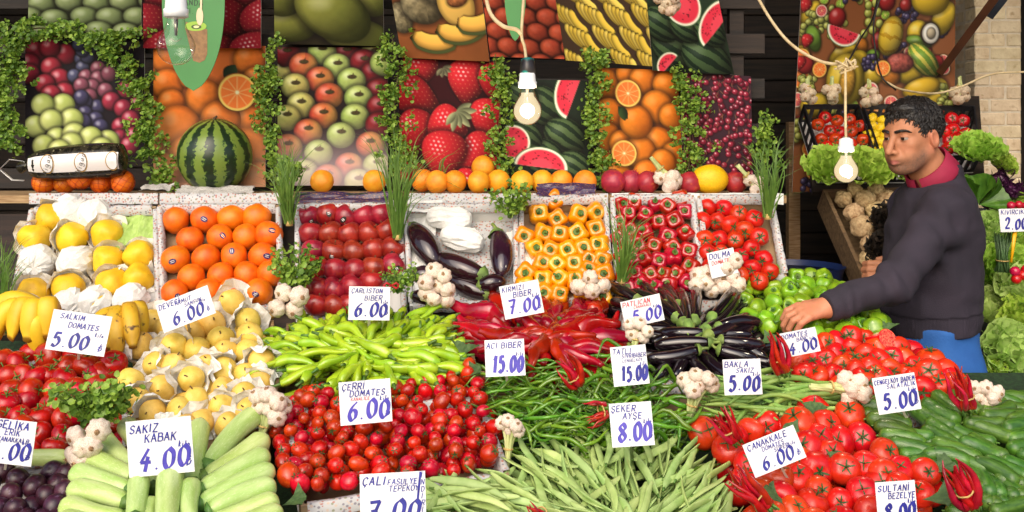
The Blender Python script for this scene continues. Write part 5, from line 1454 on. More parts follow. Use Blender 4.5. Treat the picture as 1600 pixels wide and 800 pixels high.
# pale green long peppers, stems outwards
CH = [mesh_long('long_pepper', [m_charl, m_green_stem], .092, taper(1, .28, 1.3), rnd(-.16, .16), rnd(-.08, .1), flat=.85, lobes=3, lobe=.1, wob=.035, seed=90 + s, n=14, ns=10, wig=.018, stem=(.16, .022, 1)) for s in range(9)]
def fan(n, cu, cv, ax, ay, r0, r1, L, lab, name, cat, grp, meshes, inward=True, hmound=.05, jd=.35, a0=0, a1=2 * PI, thick=None, h0=0.0, seed=1, extra=None, sq=0.0, tl=.5, da0=0.0):
    """Long things laid out like rays round a centre (ax, ay in metres along the slope)."""
    rg = random.Random(seed); c = hit(cu, cv, SLOPE, 0); ex, ey, nn = SLOPE.ex, SLOPE.ey, SLOPE.n
    for i in range(n):
        a = a0 + (a1 - a0) * ((i * .618034) % 1)
        rr = rg.uniform(r0, r1)
        d = ex * math.cos(a) + ey * math.sin(a); da = a + rg.uniform(-jd, jd)
        dv = ex * math.cos(da) + ey * math.sin(da)
        l = L * rg.uniform(.85, 1.12)
        kq = max(abs(math.cos(a)), abs(math.sin(a))) ** -sq
        o = c + ex * math.cos(a) * ax * rr * kq + ey * math.sin(a) * ay * rr * kq
        hh = h0 + hmound * (1 - rr ** 2) + rg.uniform(-.008, .008)
        p = o + nn * hh
        if inward:
            q = p - dv * l + nn * hmound * tl * rg.uniform(.2, 1)
        else:
            q = p + dv * l - nn * hmound * tl * rg.uniform(.2, 1)
        m = meshes[rg.randrange(len(meshes))]
        pr = [m] + (extra or [])
        R = aim(q - p, to_cam(p) + nn, rg.uniform(0, 6.28) if not extra else rg.uniform(-.6, .6))
        s = l if thick is None else thick * rg.uniform(.88, 1.12)
        place(pr, name, lab, cat, grp, TRS(p, R, (l, s, s)))
def field(poly, n, hs, L, lab, name, cat, grp, meshes, center, stems_out, thick, seed, mind, jd=.3, tilt=.06, extra=None, swirl=0.0, mound=.03):
    """Long things laid all over a patch of the slope, each roughly along the line to the patch's centre."""
    rg = random.Random(seed); c = hit(*center, SLOPE, 0)
    us, vs = [p[0] for p in poly], [p[1] for p in poly]
    rad = .5 * (hit(max(us), center[1], SLOPE) - hit(min(us), center[1], SLOPE)).length
    for p in fill(poly, SLOPE, 1, n, 0, mind, seed):
        r = p - c; x, y = r.dot(SLOPE.ex), r.dot(SLOPE.ey)
        a = math.atan2(y, x) + rg.gauss(0, jd) + swirl
        l = L * rg.uniform(.85, 1.12)
        d = SLOPE.ex * math.cos(a) + SLOPE.ey * math.sin(a) + SLOPE.n * rg.uniform(-tilt, tilt)
        h = rg.uniform(*hs) + mound * max(0, 1 - (r.length / rad) ** 2)
        q = p + SLOPE.n * h
        if stems_out: st_, d2 = q + d * l * .5, -d
        else: st_, d2 = q - d * l * .5, d
        s = thick * rg.uniform(.86, 1.14)
        R = aim(d2, to_cam(p) + SLOPE.n, rg.uniform(0, 6.28) if not extra else rg.uniform(-.6, .6))
        place([meshes[rg.randrange(len(meshes))]] + (extra or []), name, lab, cat, grp, TRS(st_, R, (l, s, s)))
la = 'pale green long pepper in the fan behind the cherry tomatoes'
ga = 'pale green long peppers'
PP = [(440, 510), (470, 497), (560, 485), (690, 490), (700, 530), (702, 585), (640, 600), (560, 600), (470, 600), (432, 585), (430, 545)]
for k, (n, hs, md) in enumerate(((85, (-.05, -.03), .022), (85, (-.02, -.005), .023), (70, (.0, .012), .026))):
    field(PP, n, hs, .13, la, 'long_pepper', 'pepper', ga, CH, (566, 562), True, .165, 401 + k, md, .35, .05)
# red long peppers: sheaves with the stems gathered low
KA = [mesh_long('red_long_pepper', [m_kapia, m_green_stem], .135, taper(1, .34, 1.6, .1), rnd(-.1, .1), rnd(-.04, .06), flat=.72, lobes=2, lobe=.08, wob=.06, seed=110 + s, n=18, ns=12, wig=.02, stem=(.15, .024, 1)) for s in range(8)]
lb = 'shiny red long pepper in the fan between green peppers and aubergines'
gb = 'red long peppers'
PP = [(725, 485), (760, 472), (850, 462), (930, 470), (955, 510), (960, 555), (900, 580), (850, 585), (790, 560), (735, 530)]
for k, (n, hs, md) in enumerate(((50, (-.06, -.04), .03), (50, (-.03, -.01), .032), (44, (-.005, .012), .036))):
    field(PP, n, hs, .15, lb, 'red_long_pepper', 'pepper', gb, KA, (862, 548), False, .205, 421 + k, md, .22, .06)

# slim aubergines, stems inwards
SA = [mesh_long('slim_aubergine', [m_slim_aub, m_aub_calyx], .095, lambda t: (min(1, (t + .05) / .2)) ** .5 * (.8 + .25 * math.sin(PI * t ** 1.3)) * (1 if t < .86 else (1 - ((t - .86) / .15) ** 2) ** .5), rnd(-.14, .14), rnd(0, .06), n=18, ns=12, seed=130 + s, stem=(.14, .022, 1)) for s in range(6)]
SAC = mk('calyx', *(lambda g: (np.concatenate(g.v), g.f))(G().add(*tube([(-.03, 0, 0), (.0, 0, 0), (.03, 0, 0), (.06, .0, 0), (.09, .0, 0)], [.03, .062, .08, .092, .097], 10, close=False, wob=.1))), m_aub_calyx)
lc = 'slim black aubergine in the fan beside the green peppers'
ex_ = [('calyx', SAC, Matrix.Diagonal((.8, 1, 1, 1)))]
PP = [(975, 480), (1000, 462), (1080, 455), (1150, 465), (1180, 500), (1190, 550), (1130, 570), (1050, 575), (1000, 560)]
for k, (n, hs, md) in enumerate(((34, (-.06, -.04), .034), (34, (-.03, -.005), .036))):
    field(PP, n, hs, .185, lc, 'slim_aubergine', 'aubergine', 'slim aubergines', SA, (1088, 530), False, .17, 441 + k, md, .25, .05, ex_)
for (u0, v0, u1, v1) in [(1113, 535, 1022, 540), (1122, 532, 1195, 540), (1105, 520, 1030, 520), (1095, 545, 1010, 560), (1118, 512, 1190, 505), (1070, 508, 1030, 450), (1076, 512, 1060, 452), (1098, 520, 1155, 455), (1102, 526, 1170, 492), (1062, 500, 985, 455), (1000, 470, 950, 446), (1040, 480, 1000, 440), (1110, 500, 1150, 448), (1085, 505, 1085, 446), (1120, 545, 1185, 562), (1060, 480, 1030, 436), (1010, 500, 955, 470)]:
    p, q = hit(u0, v0, SLOPE, .035), hit(u1, v1, SLOPE, .015)
    lay([random.choice(SA)] + ex_, 'slim_aubergine', lc, 'aubergine', 'slim aubergines', p, q, .175)

# light green small peppers
DP = [mesh_pepper(m_dolma, 150 + s, 1.15, 3 + s % 2) for s in range(5)]; DS = [mesh_pstem(160 + s, m_green_stem, .6) for s in range(4)]
poly = [(1160, 452), (1200, 430), (1280, 432), (1310, 445), (1340, 470), (1380, 500), (1365, 528), (1290, 532), (1235, 520), (1180, 512), (1158, 480)]
for h, n, sd in ((-.045, 60, 1), (.0, 60, 2)):
    for p in fill(poly, SLOPE, .0275, n, h, 1.62, sd):
        place([random.choice(DP), ('stem', random.choice(DS), None)], 'green_pepper', 'small light green pepper in the heap under the seller\'s hand', 'pepper', 'light green peppers', TRS(p + SLOPE.n * rnd(-.006, .01), aimz(jit(to_cam(p) * .5 + V(0, 0, .3), .9), rnd(0, 6)), rnd(.024, .029)))

# tomatoes by the seller
RT = [mesh_tomato(m_tomato, 170 + s, .8, .04, 4 + s % 3) for s in range(4)]
pts = [(1252, 567), (1267, 558), (1290, 562), (1290, 537), (1311, 534), (1309, 553), (1329, 526), (1331, 547), (1350, 530), (1354, 556), (1369, 545), (1333, 566), (1316, 571), (1395, 560), (1414, 562), (1404, 545), (1374, 564), (1359, 575), (1277, 588), (1301, 586), (1337, 579), (1391, 577), (1419, 581), (1429, 571), (1452, 581), (1442, 609), (1468, 603), (1429, 592), (1476, 584), (1350, 590), (1354, 600), (1369, 586), (1425, 612), (1481, 594), (1380, 590), (1270, 540), (1255, 585), (1320, 598), (1400, 600), (1270, 575), (1380, 610), (1340, 610), (1310, 605), (1495, 600), (1455, 562)]
LB = ranked(pts, 'ripe tomato in front of the seller, {row}, {col}', 15)
for ii, (u, v) in enumerate(pts):
    p = hit(u, v, SLOPE, rnd(-.006, .012)); r = rnd(17, 19.5) * p.y / F * (1.18 if u > 1435 else 1)
    place([random.choice(RT), ('calyx', random.choice(CX), None)], 'tomato', LB[ii], 'tomato', 'tomatoes in front of the seller', TRS(p, aimz(jit(to_cam(p) + V(0, 0, .3), .8), rnd(0, 6)), uneven(r)))
for p in fill([(1250, 550), (1340, 525), (1420, 535), (1500, 600), (1440, 625), (1290, 620)], SLOPE, .03, 40, -.05, 1.7, 8):
    place([random.choice(RT)], 'tomato', 'tomato half buried in the heap before the seller', 'tomato', 'buried tomatoes by the seller', TRS(p, aimz(jit(SLOPE.n, .9)), .03))
m_flesh = mat('tomato_flesh', srgb(214, 70, 50), srgb(226, 110, 80), scale=4, rough=.25, val=0, hue=0, coat=.5, c3=srgb(170, 30, 24), s3=5, t3=(.5, .6))
def half_tomato():
    g = G(); vs, fs = spin(22, 14, lambda T, P: (np.sin(P) * np.cos(T), np.sin(P) * np.sin(T), np.minimum(.8 * np.cos(P), 0.02)))
    g.add(vs, fs, 0)
    cen = [0 if (sum(vs[i][2] for i in f) / len(f)) < .015 else 1 for f in fs]
    g.m = cen
    return g.mesh('half_tomato', [m_tomato, m_flesh])
HT = half_tomato()
for u, v, d, lab in [(1367, 522, (-.3, .2, .8), 'halved tomato with its skin side to the street, on the heap by the seller'), (1388, 530, (.35, -.8, .45), 'halved tomato showing its cut face on the heap by the seller')]:
    p = hit(u, v, SLOPE, .04); place([HT], 'halved_tomato', lab, 'tomato', None, TRS(p, aimz(d), 17 * p.y / F))

# cherry tomatoes
CT = []
for s in range(5):
    def fn(T, P, s=s): return np.sin(P) * np.cos(T) * (1 + .02 * np.cos(3 * T)), np.sin(P) * np.sin(T), (1.12 + .06 * s) * np.cos(P) - .1 * np.exp(-(P / .35) ** 2)
    vs, fs = spin(16, 11, fn); CT.append(mk('cherry_tomato', lump(vs, 1.2, .06, s), fs, m_cherry))
CC = [mesh_calyx(180 + s, 5, .62, .98 + .05 * s, .12, .3) for s in range(3)]
poly = [(428, 650), (450, 620), (500, 605), (560, 610), (640, 600), (690, 580), (735, 572), (760, 620), (782, 700), (770, 722), (690, 738), (600, 745), (520, 758), (470, 768), (440, 720)]
ld = 'small red cherry tomato in the heap behind the runner bean card'
for h, n, sd, q in ((-.055, 150, 4, 1.7), (-.018, 130, 5, 1.72), (.012, 120, 6, 1.8)):
    for p in fill(poly, SLOPE, .0195, n, h, q, sd):
        pr = [random.choice(CT)] + ([('calyx', random.choice(CC), None)] if h > -.05 else [])
        p = p + SLOPE.n * rnd(-.007, .007)
        if len([1]) and h < -.05 and random.random() < .3: continue
        place(pr, 'cherry_tomato', ld, 'tomato', 'cherry tomatoes', TRS(p, aimz(jit(to_cam(p) * .6 + V(0, -.2, .3), 1.0), rnd(0, 6)), uneven(rnd(.0138, .0198), .1)))
p = hit(451, 742, SLOPE, .02); place([CT[1], ('calyx', CC[1], None)], 'cherry_tomato', 'single larger red tomato at the corner beside the courgettes', 'tomato', None, TRS(p, aimz((-.3, .6, .5)), .024))

# courgettes
def zvc(t): return (.9, .95, .78) if t < .05 else (1.0, 1.0, 1.0) if t < .85 else (1.06, 1.06, 1.03) if t < .985 else (.62, .5, .34)
ZU = [mesh_long('courgette', [m_zuc, m_green_stem], .15, lambda t, k=s: (.72 + .3 * t) * (1 if t > .06 else .8) * (1 if t < .84 else max(.05, 1 - ((t - .84) / .165) ** 2) ** .5), rnd(-.05, .05), .02, n=18, ns=14, seed=190 + s, lobes=5, lobe=.03, vc=zvc, stem=(.05, .075, 1)) for s in range(4)]
T15 = lambda x, y: (x * .375, 500 + y * .375)
le = 'pale green courgette in the fan under the courgette price card'
for i, (a, b, w_, h) in enumerate([((520, 830), (262, 768), 21, .02), ((530, 760), (288, 706), 20, .02), ((545, 710), (302, 636), 20, .025), ((565, 665), (345, 572), 20, .02), ((560, 625), (418, 492), 20, .01), ((600, 590), (520, 430), 18, -.01),
        ((560, 830), (582, 656), 19, .05), ((690, 860), (712, 634), 23, .06), ((790, 850), (800, 680), 19, .045), ((640, 700), (650, 600), 17, .02), ((740, 680), (735, 590), 17, .0), ((800, 690), (832, 425), 19, .03),
        ((870, 610), (1075, 385), 20, .03), ((850, 660), (1110, 490), 20, .03), ((835, 710), (1120, 560), 20, .035), ((830, 770), (1140, 620), 20, .03), ((870, 800), (1150, 690), 20, .03), ((880, 850), (1160, 750), 20, .03), ((900, 900), (1180, 800), 20, .03), ((500, 880), (240, 835), 20, .02), ((620, 880), (630, 760), 18, .03), ((860, 720), (1000, 500), 19, -.01), ((520, 700), (400, 560), 19, -.02)]):
    p, q = hit(*T15(*a), SLOPE, h), hit(*T15(*b), SLOPE, h)
    lz = (f'pale courgette pointing to the plums, {ORD[i]} from the picture edge' if i < 6 else f'upright pale courgette in the middle of the fan, {ORD[i - 6]} of those' if i < 12 else f'pale courgette slanting towards the cherry tomatoes, {ORD[i - 12]} from the back' if i < 19 else f'pale courgette underneath the fan, {ORD[i - 19]} of the lowest')
    lay([ZU[i % 4]], 'courgette', lz, 'courgette', 'courgettes', p, q, w_ * p.y / F / .15)

# plums
vs, fs = sph(16, 12); vs = np.array(vs); vs[:, 2] *= 1.12
PL = [mk('plum', lump(vs, 1.1, .08, s), fs, m_plum) for s in range(3)]
for u, v in [(4, 737), (28, 750), (18, 772), (54, 760), (82, 737), (104, 742), (90, 758), (106, 730), (50, 792), (24, 795), (86, 790), (102, 768), (0, 795), (74, 775), (-16, 755), (110, 790), (-20, 790), (36, 810), (66, 812), (100, 812)]:
    p = hit(u, v, SLOPE, rnd(-.02, .005)); place([random.choice(PL)], 'plum', 'dark purple plum in the corner crate beside the courgettes', 'plum', 'plums', TRS(p, aimz(jit((0, 0, 1), 1)), rnd(16, 18) * p.y / F))
vs, fs = tube([(-.5, 0, 0), (-.45, 0, 0), (0, .0, 0), (.45, 0, 0), (.5, 0, 0)], [.02, .05, .055, .05, .02], 10)
pz, qz = hit(-40, 724, SLOPE, .01), hit(112, 716, SLOPE, .01)
lay([ZU[0]], 'courgette', 'pale green courgette lying across the back of the plum crate', 'courgette', None, pz, qz, 14 * pz.y / F / .15)

# green chillies
CHI = [mesh_long('green_chilli', [m_chili, m_green_stem], .052, taper(1, .12, 1.6, .08), random.choice((-1, 1)) * rnd(.12, .42), rnd(-.15, .22), flat=.9, wob=.03, seed=200 + s, n=12, ns=7, wig=.03, stem=(.2, .016, 1)) for s in range(9)]
def tangle(poly, n, hs, L, lab, name, cat, grp, meshes, dirs, seed, thick=1.0, mind=.0, tilt=.18):
    rg = random.Random(seed)
    for p in fill(poly, SLOPE, 1, n, 0, mind, seed):
        a = rg.choice(dirs) + rg.gauss(0, .45)
        if rg.random() < .5 and len(dirs) > 2: a += PI
        l = L * rg.uniform(.8, 1.15)
        d = SLOPE.ex * math.cos(a) + SLOPE.ey * math.sin(a) + SLOPE.n * rg.uniform(-tilt, tilt)
        p = p + SLOPE.n * rg.uniform(*hs) - d * l * .5
        place([meshes[rg.randrange(len(meshes))]], name, lab, cat, grp, TRS(p, aim(d, SLOPE.n, rg.uniform(0, 6.28)), (l, l * thick, l * thick)))
tangle([(745, 590), (780, 575), (850, 570), (905, 605), (935, 660), (930, 690), (860, 700), (800, 690), (775, 650)], 190, (-.05, .03), .105, 'thin green chilli in the tangle under the hot pepper card', 'green_chilli', 'chilli', 'thin green chillies', CHI, (0, .3, -.4), 21)
tangle([(915, 580), (935, 560), (985, 570), (1020, 590), (1040, 610), (1080, 650), (1095, 690), (1060, 700), (990, 690), (930, 660)], 130, (-.05, .03), .11, 'green pepper in the tangle around the sweet pepper card', 'green_chilli', 'chilli', 'sweet green peppers', CHI, (0, .3, -.5, .9), 22, 1.25)

# flat beans
FB = [mesh_long('flat_bean', [m_bean, m_green_stem], .058, lambda t: max(.1, math.sin(PI * min(1, t ** .9)) ** .42), rnd(-.1, .1), rnd(-.05, .05), flat=.32, wob=.05, seed=220 + s, n=14, ns=8, wig=.008, stem=(.05, .012, 1)) for s in range(7)]
lf = 'flat green bean in the front heap under the sugar bean card'
gf = 'flat beans in front'
PP = [(812, 735), (830, 705), (890, 690), (960, 685), (1050, 690), (1105, 705), (1140, 760), (1160, 835), (810, 835), (800, 780)]
for k, (n, hs, md) in enumerate(((110, (-.06, -.03), .016), (100, (-.025, -.008), .02), (80, (-.005, .012), .022))):
    field(PP, n, hs, .15, lf, 'flat_bean', 'bean', gf, FB, (985, 870), False, .165, 461 + k, md, .33, .07, mound=.02)
tangle([(680, 752), (800, 728), (815, 800), (820, 830), (650, 830), (665, 790)], 60, (-.03, .02), .17, 'flat runner bean beside the large runner bean card', 'flat_bean', 'bean', 'runner beans', FB, (.1, -.12), 23, 1.0, tilt=.05)
# slim beans
GB = [mesh_long('slim_bean', [m_gbean, m_green_stem], .036, lambda t: max(.15, math.sin(PI * t) ** .35), rnd(-.16, .16), rnd(-.05, .08), wob=.05, seed=240 + s, n=12, ns=7, stem=(.04, .01, 1)) for s in range(5)]
tangle([(1120, 612), (1140, 598), (1200, 592), (1250, 600), (1310, 612), (1320, 636), (1240, 655), (1150, 655)], 110, (-.03, .025), .16, 'slim green bean in the bundle between the tomato heaps', 'slim_bean', 'bean', 'slim beans', GB, (.1, -.15), 24, 1.1, tilt=.05)

# big tomatoes
BT = [mesh_tomato(m_tomato, 250 + s, .8, .05, 4 + s % 3) for s in range(5)]
BCX = [mesh_calyx(260 + s, 4 + s % 3, .34 + .05 * s, .6, .06 + .012 * (s % 3), .2 + .06 * s) for s in range(6)]
T45 = lambda *p: TT(p, 1200, 500)
pts = T45((40, 430), (125, 430), (188, 375), (240, 440), (340, 395), (210, 495), (302, 508), (390, 490), (483, 558), (155, 535), (200, 625), (318, 620), (408, 610), (40, 650), (210, 715), (55, 745), (300, 760), (395, 720), (545, 630), (655, 635), (470, 690), (640, 725), (185, 765), (125, 665), (545, 700), (-20, 560), (-60, 600), (130, 600), (260, 560), (480, 640), (80, 560), (-30, 720), (110, 790), (430, 800), (20, 820), (300, 840), (200, 850), (-90, 660)) + TT([(795, 470), (990, 470), (1060, 440), (990, 600), (900, 540), (920, 490)], 800, 500)
lg = 'large ribbed tomato in the front heap beside the cucumbers'
LB = ranked(pts, 'large ribbed tomato by the cucumbers, {row}, {col}', 24)
for ii, (u, v) in enumerate(pts):
    p = hit(u, v, SLOPE, rnd(-.012, .012)); r = rnd(24, 27) * p.y / F * (1.0 if v > 640 else .92)
    place([random.choice(BT), ('calyx', random.choice(BCX), None)], 'large_tomato', LB[ii], 'tomato', 'large front tomatoes', TRS(p, aimz(jit(to_cam(p) + V(0, 0, .5), .8), rnd(0, 6)), uneven(r * rnd(.93, 1.08), .1)))
for p in fill([(1130, 660), (1200, 640), (1340, 650), (1400, 720), (1460, 760), (1450, 830), (1150, 830)], SLOPE, .036, 40, -.06, 1.75, 12):
    place([random.choice(BT)], 'large_tomato', 'large tomato half buried under the front heap', 'tomato', 'buried large tomatoes', TRS(p, aimz(jit(SLOPE.n, .8)), .036))

# cucumbers
def cvc(t): return (1.35, 1.25, .9) if t > .9 else (1.15, 1.1, .9) if t > .78 else (.95, .95, .95)
CU = [mesh_long('cucumber', [m_cuc, m_green_stem], .115, capsule(.13, 1.06), rnd(-.09, .09), rnd(-.03, .06), wob=.03, seed=270 + s, n=18, ns=12, vc=cvc, stem=(.05, .014, 1)) for s in range(5)]
lh = 'small dark green cucumber in the heap at the street corner'
cu = [((640, 340), (800, 425)), ((690, 305), (815, 395)), ((620, 370), (770, 445)), ((590, 365), (690, 455)), ((370, 345), (450, 362)), ((388, 380), (475, 398)), ((408, 412), (520, 432)), ((440, 440), (540, 475)), ((520, 460), (645, 505)), ((500, 430), (610, 462)), ((640, 450), (785, 525)), ((745, 430), (955, 512)), ((840, 430), (1010, 492)), ((835, 480), (995, 572)), ((790, 505), (965, 578)), ((810, 428), (955, 432)), ((880, 400), (1070, 402)), ((950, 432), (1075, 390)), ((980, 460), (1110, 450)), ((990, 500), (1110, 482)), ((1000, 540), (1110, 522)), ((680, 510), (895, 592)), ((600, 520), (745, 562)), ((740, 540), (895, 612)), ((900, 575), (1075, 652)), ((820, 590), (955, 672)), ((850, 588), (985, 655)), ((970, 580), (1110, 642)), ((460, 480), (540, 495)), ((500, 510), (580, 530)), ((600, 600), (670, 540)), ((545, 560), (612, 560)), ((700, 570), (800, 620)), ((420, 330), (480, 360)), ((760, 310), (860, 380)), ((660, 420), (760, 480)), ((1040, 600), (1130, 640)), ((1000, 430), (1120, 420)), ((560, 590), (660, 610)), ((640, 565), (750, 585)), ((930, 800), (1075, 762)), ((880, 380), (930, 370)), ((900, 620), (1000, 690)), ((1030, 560), (1130, 590))]
for a, b in cu:
    h = rnd(.0, .02)
    p, q = hit(1200 + a[0] * .375, 500 + a[1] * .375, SLOPE, h), hit(1200 + b[0] * .375, 500 + b[1] * .375, SLOPE, h)
    L = max((q - p).length, .10); q = p + (q - p).normalized() * L
    if random.random() < .5: p, q = q, p
    lay([random.choice(CU)], 'cucumber', lh, 'cucumber', 'cucumbers', p, q, rnd(11, 12.6) * p.y / F / .115)
for x, y in [(858, 650), (890, 715), (945, 690), (990, 682), (1022, 690), (930, 732), (970, 732), (1025, 738), (1056, 690), (1062, 738), (920, 765), (952, 772), (987, 766), (870, 680), (830, 640)]:
    p = hit(1200 + x * .375, 500 + y * .375, SLOPE, .015); q = p + V(rnd(.02, .05), .10, rnd(-.02, .01))
    lay([random.choice(CU)], 'cucumber', lh, 'cucumber', 'cucumbers', p, q, 12.5 * p.y / F / .115)
for p in fill([(1345, 635), (1420, 600), (1500, 606), (1620, 622), (1640, 820), (1480, 820), (1400, 700)], SLOPE, .04, 60, -.06, 1.1, 14):
    lay([random.choice(CU)], 'cucumber', lh, 'cucumber', 'cucumbers', p, p + V(.11, rnd(-.05, .0), rnd(-.02, .0)), .145)
# ================================================================== PRICE CARDS: pen-stroke lettering
m_cardw = mat('white_card', srgb(228, 229, 230), srgb(216, 217, 220), scale=3, rough=.55, val=0, hue=0)
m_bink = mat('blue_marker', srgb(40, 44, 150), srgb(30, 30, 120), scale=60, rough=.5, val=.05, hue=0)
m_pink_ink = mat('blue_violet_marker', srgb(78, 66, 178), srgb(58, 52, 160), scale=60, rough=.5, val=.05, hue=0)
m_rink = mat('red_marker', srgb(196, 60, 80), rough=.5, val=0, hue=0)
m_stick = mat('white_stick', srgb(226, 220, 204), srgb(208, 200, 180), scale=10, rough=.5, val=.03, hue=0)
m_ystick = mat('yellow_stick', srgb(240, 178, 20), rough=.4, val=0, hue=0)
def card(label, cu, cv, w, h, lines, price, roll=0, foot=None, Y=None, tilt=.12, yaw=0.0, stick=None, price_h=.36, price_x=.30, kilo=True, mink=None, ptop=None, asp=.62, red=None, vert=None, nib=None):
    """White price card: centre pixel cu, cv; size in photo pixels; lines: (text, x, y, size, red?) in card fractions from the top left."""
    if foot is not None: fp = hit(foot[0], foot[1], SLOPE, -.02); Y = min(fp.y - .004, hit(cu, cv + h * .5 + abs(math.sin(roll)) * w * .5 + 3, SLOPE, .065).y) if Y is None else Y
    c = at(cu, cv, Y); k = Y / F; W, H = w * k, h * k
    base = fp if foot is not None else c - V(0, 0, H / 2 + .03)
    o = empty('price_card', base, label, 'price card', 'handwritten price cards')
    ry = random.Random(int(cu * 3 + cv)); yaw, tilt = ry.uniform(-.16, .16), ry.uniform(.02, .26)
    R = Matrix.Rotation(yaw, 4, 'Z') @ Matrix.Rotation(PI / 2 - tilt, 4, 'X') @ Matrix.Rotation(roll, 4, 'Z')
    M = Matrix.Translation(c - base) @ R
    vs, fs = bevel_box(-W / 2, W / 2, -H / 2, H / 2, -.0012, 0, .0003)
    vs = [(x, y, z + .0025 * ((x / W * 2) ** 2 - .5) * (1 if roll > 0 else -1)) for x, y, z in vs]
    cd_ = obj('card', G().box(-W / 2, W / 2, -H / 2, H / 2, -.0014, 0).mesh('card', m_cardw, False), o, M)
    def put(nm, text, x, y, sz, m, w0, w1, seed, vert=False, asp=.62):
        g = G(); st, xe = strokes(text, -W / 2 + x * W, H / 2 - y * H - sz * H, sz * H, asp=asp, seed=seed, vert=vert)
        if not vert:
            lim = W / 2 * .97
            if xe > lim:
                x0 = -W / 2 + x * W; f = (lim - x0) / (xe - x0)
                st = [np.stack([x0 + (q[:, 0] - x0) * f, q[:, 1]], 1) for q in st]
        ribbon(g, st, w0, w1, .6, 0, .0004)
        obj(nm, g.mesh(nm, m, False), cd_)
    for i, ln in enumerate(lines):
        t, x, y, sz = ln[:4]
        m = m_rink if len(ln) > 4 and ln[4] == 'r' else m_bink
        thin = len(ln) > 4 and ln[4] == 't'
        put('lettering', t, x, y, sz, m, sz * H * (.06 if thin else .1), sz * H * (.1 if thin else .2), int(cu + i * 7), len(ln) > 4 and ln[4] == 'v')
    if price:
        py = ptop if ptop is not None else 1 - price_h - .12
        n = price.find('.')
        put('price_figures', price, price_x, py, price_h, mink or m_bink, price_h * H * .07, price_h * H * .26, int(cu), asp=.56)
        if kilo: put('unit_mark', 'kilo', .78, py - .09, .10, m_bink, .01 * H, .02 * H, int(cv)); put('currency_mark', '$', .86, py + price_h * .45, .18, m_bink, .02 * H, .03 * H, int(cv) + 1)
    if stick != 'none':
        a = c - base + V(0, .002, -H * .1) ; e = V(0, 0, 0)
        if foot is None: e = a + V(0, .01, -H * .9)
        wd = (4.2 if stick != 'y' else 5) * k
        pts = [a + V(0, .004, H * .3), a + V(0, .003, 0), e]
        g = G()
        vs = []
        for p in pts:
            vs += [(p.x - wd / 2, p.y - .0012, p.z), (p.x + wd / 2, p.y - .0012, p.z), (p.x + wd / 2, p.y + .0012, p.z), (p.x - wd / 2, p.y + .0012, p.z)]
        fs = [(0, 3, 2, 1), (8, 9, 10, 11)] + [(r_ * 4 + j, r_ * 4 + (j + 1) % 4, r_ * 4 + 4 + (j + 1) % 4, r_ * 4 + 4 + j) for r_ in range(2) for j in range(4)]
        obj('stick', g.add(vs, fs).mesh('stick', m_ystick if stick == 'y' else m_stick, False), o)
    return o
card('tilted price card for vine tomatoes at 5.00 in front of the bananas', 123, 520, 92, 62, [('SALKIM', .14, .06, .13), ('DOMATES', .3, .27, .13)], '5.00', -.14, (122, 580), price_x=.08, price_h=.34)
card('strongly tilted pear price card reading 6.00 on the wrapped pears', 290, 483, 88, 46, [('DEVECİ', .04, .05, .17), ('ARMUT', .34, .12, .14), ('SAMSUN', .5, .3, .12)], '6.00', .38, (298, 530), price_x=.22, price_h=.42)
card('price card for pale green long peppers at 6.00 below the apples', 577, 474, 64, 52, [('ÇARLİSTON', .06, .06, .13), ('BİBER', .38, .27, .14)], '6.00', -.02, (576, 535), price_x=.14, price_h=.4)
card('price card for red peppers at 7.00 in front of the yellow peppers', 815, 468, 62, 52, [('KIRMIZI', .05, .06, .14), ('BİBER', .3, .25, .15)], '7.00', .2, (836, 520), price_x=.12, price_h=.4, mink=m_pink_ink)
card('price card reading 15.00 for hot peppers above the thin green chillies', 789, 559, 62, 56, [('ACI BİBER', .04, .08, .15)], '15.00', .03, (794, 612), price_x=.18, price_h=.44, mink=m_pink_ink)
card('price card for cherry tomatoes at 6.00 between peppers and cherry tomatoes', 571, 628, 80, 66, [('ÇERRİ', .06, .05, .14), ('DOMATES', .2, .22, .14), ('KANALIÇE', .22, .38, .07, 'r')], '6.00', .06, (560, 668), price_x=.14, price_h=.4, mink=m_pink_ink, stick='none')
card('large price card for courgettes at 4.00 above the courgette fan', 250, 698, 103, 86, [('SAKIZ', .05, .08, .14), ('KABAK', .27, .26, .14)], '4.00', .1, (250, 748), price_x=.16, price_h=.36, mink=m_pink_ink)
card('cut-off price card of the plums at the picture edge', 12, 690, 86, 68, [('ANGELİKA', .02, .03, .17), ('ERİK', .42, .22, .13), ('ÇANAKKALE', .3, .4, .1)], '4.00', -.08, (6, 745), price_x=.2, price_h=.36, kilo=True)
card('big price card for runner beans at 7.00 in front of the cherry tomatoes', 614, 776, 102, 72, [('ÇALI', .04, .06, .17), ('FASULYE', .42, .14, .11), ('TEPEKÖY', .44, .28, .11), ('İNDİRİM', .93, .03, .1, 'v'), ('|', .85, .02, .55, 't')], '7.00', .03, (614, 816), price_x=.1, price_h=.42, kilo=False, ptop=.55)
card('price card for sugar beans at 8.00 above the flat beans', 987, 663, 66, 66, [('ŞEKER', .04, .06, .14), ('AYŞE', .3, .24, .14)], '8.00', .08, (990, 705), price_x=.16, price_h=.4, mink=m_pink_ink, stick='none')
card('price card for sweet peppers at 15.00 in front of the slim aubergines', 984, 571, 56, 60, [('TATLI', .05, .06, .13), ('SİVRİBİBER', .3, .2, .1), ('ÇENGELKÖY', .3, .34, .07)], '15.00', .09, (996, 618), price_x=.24, price_h=.36)
